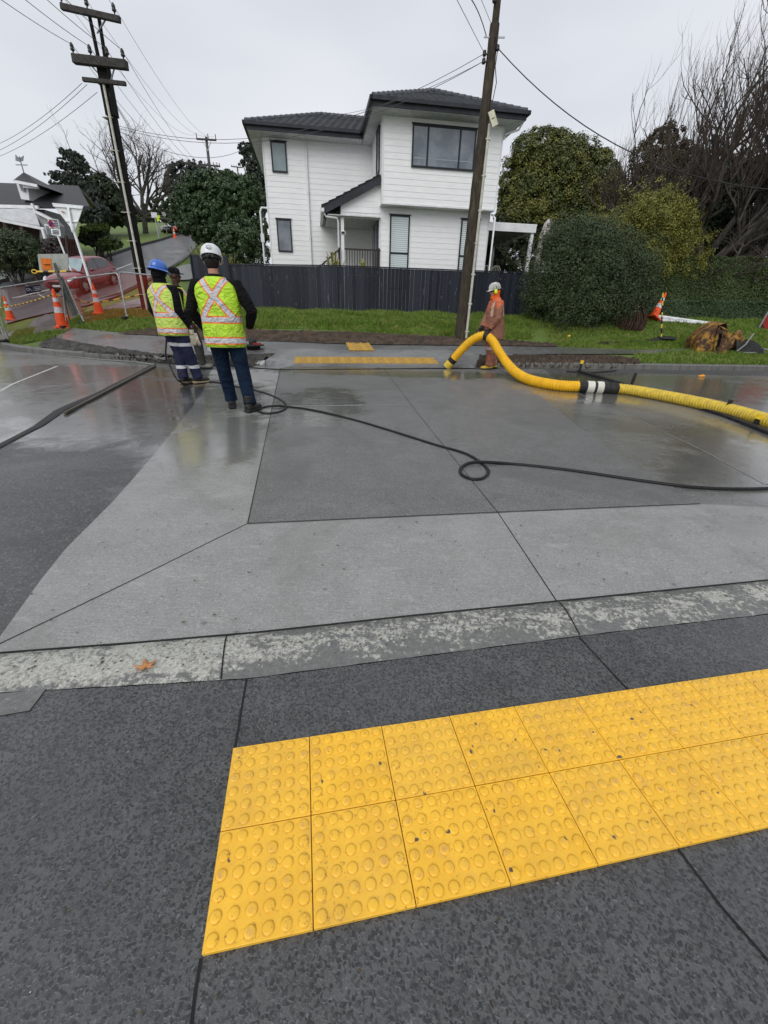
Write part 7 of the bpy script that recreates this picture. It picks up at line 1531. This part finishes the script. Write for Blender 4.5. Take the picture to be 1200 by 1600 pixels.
mb = MB(); mb.ball(hd+hr @ Vector((0, -.02, -.02)), (.098, .105, .12), 16, hr); mb.tube([hd+Vector((0, -.01, -.06)), hd+Vector((0, -.03, -.17))], [.09, .105], 14); q = fuse(mb, 'hood', black, o2, .01, 3)
wrr = o2.matrix_basis @ Vector(J['wrR']); mb = MB(); g0 = wrr+Vector((.03, 0, -.11)); hand(mb, g0, (.05, 0, -1), 1, (-.4, .8, 0), .3, 1.25); hand(mb, g0+Vector((.05, .03, -.02)), (.15, .1, -1), -1, (.4, .8, 0), .35, 1.2); mb.tube([g0+Vector((0, 0, .07)), g0], [.045, .04], 10)
q = fuse(mb, 'work_gloves', pm('cream glove', (.55, .50, .38), (.40, .36, .27), 18, .8), None, .008, 2); tag(q, 'cream work gloves hanging from the right hand of the blue-helmeted worker', 'gloves')
# 3: man in a black cap, half hidden
J = dict(base); J.update(head=(-.02, -.16, 1.69), chest=(-.02, -.16), hip=(0, -.06), hyaw=R(-2), shL=(-.20, -.15, 1.42), shR=(.20, -.15, 1.42), elL=(-.26, -.16, 1.14), elR=(.27, -.18, 1.12), wrL=(-.2, .02, 1.0), wrR=(.26, -.02, .88), anL=(-.10, .10, .10), anR=(.10, .06, .10), hpL=(-.095, -.06, .9), hpR=(.095, -.06, .9), knL=(-.10, .08, .5), knR=(.1, .03, .5))
c_loc = onz(311, 576)
o3, hd, hr = person('man in black cap and sunglasses, half hidden behind the worker in the blue helmet', (c_loc.x, c_loc.y, .010), R(-62), 1.10, J, dict(skin=skin_d, trousers=cloth('grey trousers', (.06, .058, .055)), jacket=black, vest=lime3, boot=bootg, stock=1.0))
mb = MB(); c = hd+hr @ Vector((0, -.01, .05)); mb.lathe([(.092, 0), (.095, .03), (.088, .07), (.06, .095), (.02, .105), (0, .106)], c, 20, hr, 1, 1.2)
pts = [(math.cos(a), math.sin(a)) for a in np.linspace(R(20), R(160), 11)]; vs = [c+hr @ Vector((x*.09, y*.108, .01)) for x, y in pts]+[c+hr @ Vector((x*.085, y*.16+.03, -.005)) for x, y in pts]; n = len(pts); mb.add(vs+[v-Vector((0, 0, .006)) for v in vs], [(i, i+1, n+i+1, n+i) for i in range(n-1)]+[(3*n+i, 3*n+i+1, 2*n+i+1, 2*n+i) for i in range(n-1)], True)
q = mb.build('cap', black, None, world=False); q.parent = o3; 
mb = MB(); mb.tube([c+hr @ Vector((.055, .075, .045)), c+hr @ Vector((.067, .068, .04)), c+hr @ Vector((.078, .045, .055))], .005, 5); e_ = mb.build('emblem', reflw, None, world=False); e_.parent = q
mb = MB()
for e in (-1, 1): mb.ball(hd+hr @ Vector((e*.034, .086, .016)), (.030, .012, .020), 10, hr); mb.bar(hd+hr @ Vector((e*.06, .08, .022)), hd+hr @ Vector((e*.08, -.01, .02)), .008, .012)
mb.bar(hd+hr @ Vector((-.02, .096, .022)), hd+hr @ Vector((.02, .096, .022)), .006, .006); q = mb.build('sunglasses', pm('dark lens', (.006, .006, .007), rough=.08), None, world=False); q.parent = o3
# 4: orange wet-weather suit
dirtc = (.14, .085, .055); osuit = cloth('muddy orange coat', (.72, .16, .045), (.50, .12, .05), .65, 8, .6, dirt=dirtc)
m, nt_, b_ = newmat('muddy orange suit'); v_ = objc(nt_); sep = nt_.nodes.new('ShaderNodeSeparateXYZ'); nt_.links.new(v_, sep.inputs[0])
dm_ = math_n(nt_, 'ADD', ramp(nt_, sep.outputs[2], 1.52, 1.18, -.12, .12), math_n(nt_, 'ADD', noise(nt_, v_, 8, 8, .78), math_n(nt_, 'MULTIPLY', noise(nt_, v_, 2.5, 2), .3)))
c_ = mixc(nt_, ramp(nt_, dm_, .56, .72, 0, .88), mixc(nt_, noise(nt_, v_, 5, 3), (.85, .14, .025), (.60, .14, .05)), mixc(nt_, noise(nt_, v_, 16, 5), (.10, .055, .035), (.24, .13, .085)))
bd = math_n(nt_, 'LESS_THAN', math_n(nt_, 'ABSOLUTE', math_n(nt_, 'SUBTRACT', sep.outputs[2], .47)), .030); c_ = mixc(nt_, math_n(nt_, 'MULTIPLY', bd, .8), c_, (.55, .50, .45))
bd = math_n(nt_, 'MULTIPLY', math_n(nt_, 'LESS_THAN', math_n(nt_, 'ABSOLUTE', math_n(nt_, 'SUBTRACT', math_n(nt_, 'ABSOLUTE', sep.outputs[0]), .15)), .025), math_n(nt_, 'GREATER_THAN', sep.outputs[2], 1.15)); c_ = mixc(nt_, math_n(nt_, 'MULTIPLY', bd, .55), c_, (.60, .52, .42))
nt_.links.new(c_, b_.inputs['Base Color']); b_.inputs['Roughness'].default_value = .5; bump(nt_, b_, noise(nt_, scaled(nt_, v_, (1, 1, 1.5)), 8, 5, .6, 1.4), .8, .08); suit = m
J = dict(base); J.update(hip=(0, 0), chest=(0, .03), head=(0, .10, 1.65), hpitch=R(-12), shL=(-.20, .02, 1.41), shR=(.20, .03, 1.41), elL=(-.28, .04, 1.12), wrL=(-.19, .17, .885), elR=(.24, .12, 1.12), wrR=(-.05, .33, .885), knL=(-.10, .05, .50), knR=(.10, .02, .50), anL=(-.10, .05, .10), anR=(.10, -.14, .10), hdL=(.2, .5, -.8), hdR=(-.1, .5, -.85), piL=(.6, .5, -.3), piR=(-.6, .3, -.5), curlL=1.1, curlR=1.0)
oloc = onz(764, 577)
o4, hd, hr = person('worker in muddy orange suit with yellow ear muffs, holding the thick yellow hose', (oloc.x, oloc.y, .010), R(98), 1.07, J, dict(skin=skin_l, trousers=suit, jacket=suit, boot=pm('yellow boot', (.62, .45, .06), (.45, .32, .05), 10, .45), stock=1.12, leg=1.28, arm=1.2, jacket_rings=((.68, .225, .235), (.80, .215, .222), (.98, .205, .200), (1.10, .195, .182), (1.22, .197, .172), (1.34, .205, .155), (1.41, .195, .125), (1.455, .15, .105), (1.50, .10, .095), (1.54, .085, .09))))
hm4, hc4 = helmet(o4, hd, hr, pm('scuffed white helmet', (.62, .62, .60), (.25, .24, .22), 14, .35))
mb = MB(); mb.ball(hd+hr @ Vector((0, -.035, .0)), (.094, .10, .125), 16, hr); mb.tube([hd+hr @ Vector((0, -.02, -.05)), hd+Vector((0, -.06, -.19))], [.088, .105], 14); mb.ball(hd+hr @ Vector((0, .045, -.12)), (.066, .06, .05), 12, hr); mb.ball(hd+hr @ Vector((0, .04, .055)), (.075, .065, .035), 12, hr)
fuse(mb, 'hood', cloth('orange hood', (.80, .13, .025), (.62, .10, .02), .4), o4, .009, 3)
for e in (-1, 1):
    mb = MB(); mb.ball(hd+hr @ Vector((e*.108, .005, .0)), (.026, .040, .054), 14, hr); em_ = mb.build('ear_muff', pm('fluorescent yellow', (.72, .80, .05), (.6, .7, .04), 6, .4), None, world=False); em_.parent = o4
    mb = MB(); mb.tube([hd+hr @ Vector((e*.11, 0, .04)), hd+hr @ Vector((e*.12, -.01, .09)), hd+hr @ Vector((e*.105, -.01, .11))], .006, 5); q = mb.build('arm_clip', rubber, None, world=False); q.parent = em_
for k in 'LR':
    e = -1 if k == 'L' else 1; mb = MB(); hand(mb, J['wr'+k], J['hd'+k], e, J['pi'+k], 1.1, 1.22); mb.tube([Vector(J['wr'+k])-Vector(J['hd'+k])*.07, Vector(J['wr'+k])+Vector(J['hd'+k])*.01], [.052, .042], 10); fuse(mb, 'glove', pm('black glove', (.02, .02, .02), rough=.6), o4, .007, 2)

# ================================================================ HOSES
def smooth_path(P_, n):
    P_ = [Vector(p) for p in P_]; P_ = [P_[0]*2-P_[1]]+P_+[P_[-1]*2-P_[-2]]; out_ = []; m = len(P_)-3
    for i in range(m):
        a, b, c, d = P_[i:i+4]
        for j in range(n): t = j/n; out_.append(.5*((2*b)+(c-a)*t+(2*a-5*b+4*c-d)*t*t+(3*b-a-3*c+d)*t**3))
    out_.append(P_[-2]); return out_
def even(pts, st):
    d = [0]
    for a, b in zip(pts, pts[1:]): d.append(d[-1]+(b-a).length)
    n = int(d[-1]/st); A_ = np.array([tuple(p) for p in pts]); t = np.linspace(0, d[-1], n); return [Vector((np.interp(q, d, A_[:, 0]), np.interp(q, d, A_[:, 1]), np.interp(q, d, A_[:, 2]))) for q in t]
r_a, r_b = .098, .090
yh = pm('yellow suction hose', (.80, .44, .015), (.68, .36, .014), 9, .38, world=True); yh2 = pm('pale yellow hose', (.70, .50, .06), (.50, .36, .06), 16, .42, world=True)
path = [at(702, 569, 11.25), at(718, 550, 11.15), at(737, 532, 11.0), at(756, 524.5, 10.85), at(769, 532, 10.7), at(779, 548, 10.5), at(791, 566, 10.25), onz(806, 582, .16), onz(829, 594, r_a), onz(870, 602, r_a), onz(913, 604.5, r_a)]
rib = lambda i, a: 1+.055*math.cos(a-i*2*math.pi/6)
hs = even(smooth_path(path, 12), .0085)
hose = thing('suction_hose', 'thick yellow ribbed hose from the orange-suited worker to the right edge', 'hose', (hs[-1].x, hs[-1].y, 0))
mb = MB(); mb.tube(hs, r_a, 14, radf=rib); mb.build('hose_section', yh, hose)['label'] = 'orange-yellow hose section raised to the worker hands'
path2 = [onz(955, 607, r_b), onz(975, 608, r_b), onz(1010, 613.5, r_b), onz(1080, 627, r_b), onz(1140, 641, r_b), onz(1200, 658, r_b), onz(1290, 686, r_b), onz(1400, 724, r_b)]
hs2 = even(smooth_path(path2, 12), .0085); mb = MB(); mb.tube(hs2, r_b, 14, radf=rib); mb.build('hose_section', yh2, hose)['label'] = 'paler yellow hose section running off to the right'
cpl = smooth_path([hs[-14], hs[-1], hs2[0], hs2[12]], 8); cpl = even(cpl, .012); n = len(cpl)
def sub(a, b): return cpl[int(a*(n-1)):int(b*(n-1))+1]
mb = MB(); mb.tube(sub(0, 1), r_a+.004, 16); mb.build('coupling', rubber, hose)
for a, b in ((.22, .40), (.48, .64)): mb = MB(); mb.tube(sub(a, b), r_a+.016, 16); mb.build('white_band', pm('white tape', (.68, .67, .60), rough=.5), hose)
for a, b in ((.08, .18), (.80, .95)): mb = MB(); mb.tube(sub(a, b), r_a+.012, 16); mb.build('clamp', rubber, hose)
k0 = int(len(hs)*.005); mb = MB(); mb.tube(hs[8:22], r_a+.010, 16); mb.build('clamp', rubber, hose); mb = MB(); mb.tube([hs[0]-(hs[1]-hs[0]).normalized()*.09, hs[0], hs[8]], r_a+.012, 16); mb.build('nozzle', yh2, hose)
ki = min(range(len(hs)), key=lambda i: (hs[i]-at(760, 526, 10.8)).length); mb = MB(); mb.tube(hs[ki-6:ki+7], r_a+.008, 16); mb.tube([hs[ki]+Vector((0, -r_a*.9, .06)), hs[ki]+Vector((0, -r_a*.7, .17)), hs[ki]+Vector((0, 0, .19))], .018, 6); mb.build('lifting_strap', rubber, hose)
# thin black pressure hose
hr_ = .0155; wl = o2.matrix_basis @ (Vector((-.33, .02, .92))+Vector((.03, .02, -.08)))
pp_ = [wl, at(259, 556, wl.y-.05), at(266, 572, wl.y-.1), onz(276, 592, .12), onz(290, 600, hr_), onz(312, 596, hr_), onz(340, 598, hr_), onz(370, 604, hr_), onz(400, 610, hr_), onz(425, 618, hr_), onz(443, 628, hr_), onz(447, 637, hr_), onz(435, 644, hr_+.0), onz(415, 646, hr_), onz(404, 642, hr_), onz(410, 637, hr_), onz(430, 634, hr_+.02), onz(455, 636, hr_+.0), onz(500, 643, hr_), onz(560, 658, hr_), onz(620, 676, hr_), onz(680, 695, hr_), onz(725, 708, hr_), onz(750, 722, hr_), onz(763, 736, hr_), onz(755, 747, hr_), onz(738, 749, hr_), onz(722, 742, hr_), onz(720, 732, hr_), onz(732, 724, hr_+.015), onz(755, 722, hr_+.02), onz(800, 725, hr_), onz(860, 731, hr_), onz(920, 739, hr_), onz(1000, 751, hr_), onz(1080, 761, hr_), onz(1150, 764, hr_), onz(1215, 762, hr_), onz(1330, 752, hr_)]
ph = even(smooth_path(pp_, 8), .03); mb = MB(); mb.tube(ph, hr_, 8); q = mb.build('pressure_hose', pm('black hose', (.016, .016, .017), rough=.32), None, loc=(ph[200].x, ph[200].y, 0)); tag(q, 'thin black hose with two loops snaking across the whole crossing slab', 'hose')
pp2 = [at(267, 605, 7.6), at(266, 594, 7.75), at(270, 586, 7.9), onz(285, 592, .05), onz(300, 597, .02)]
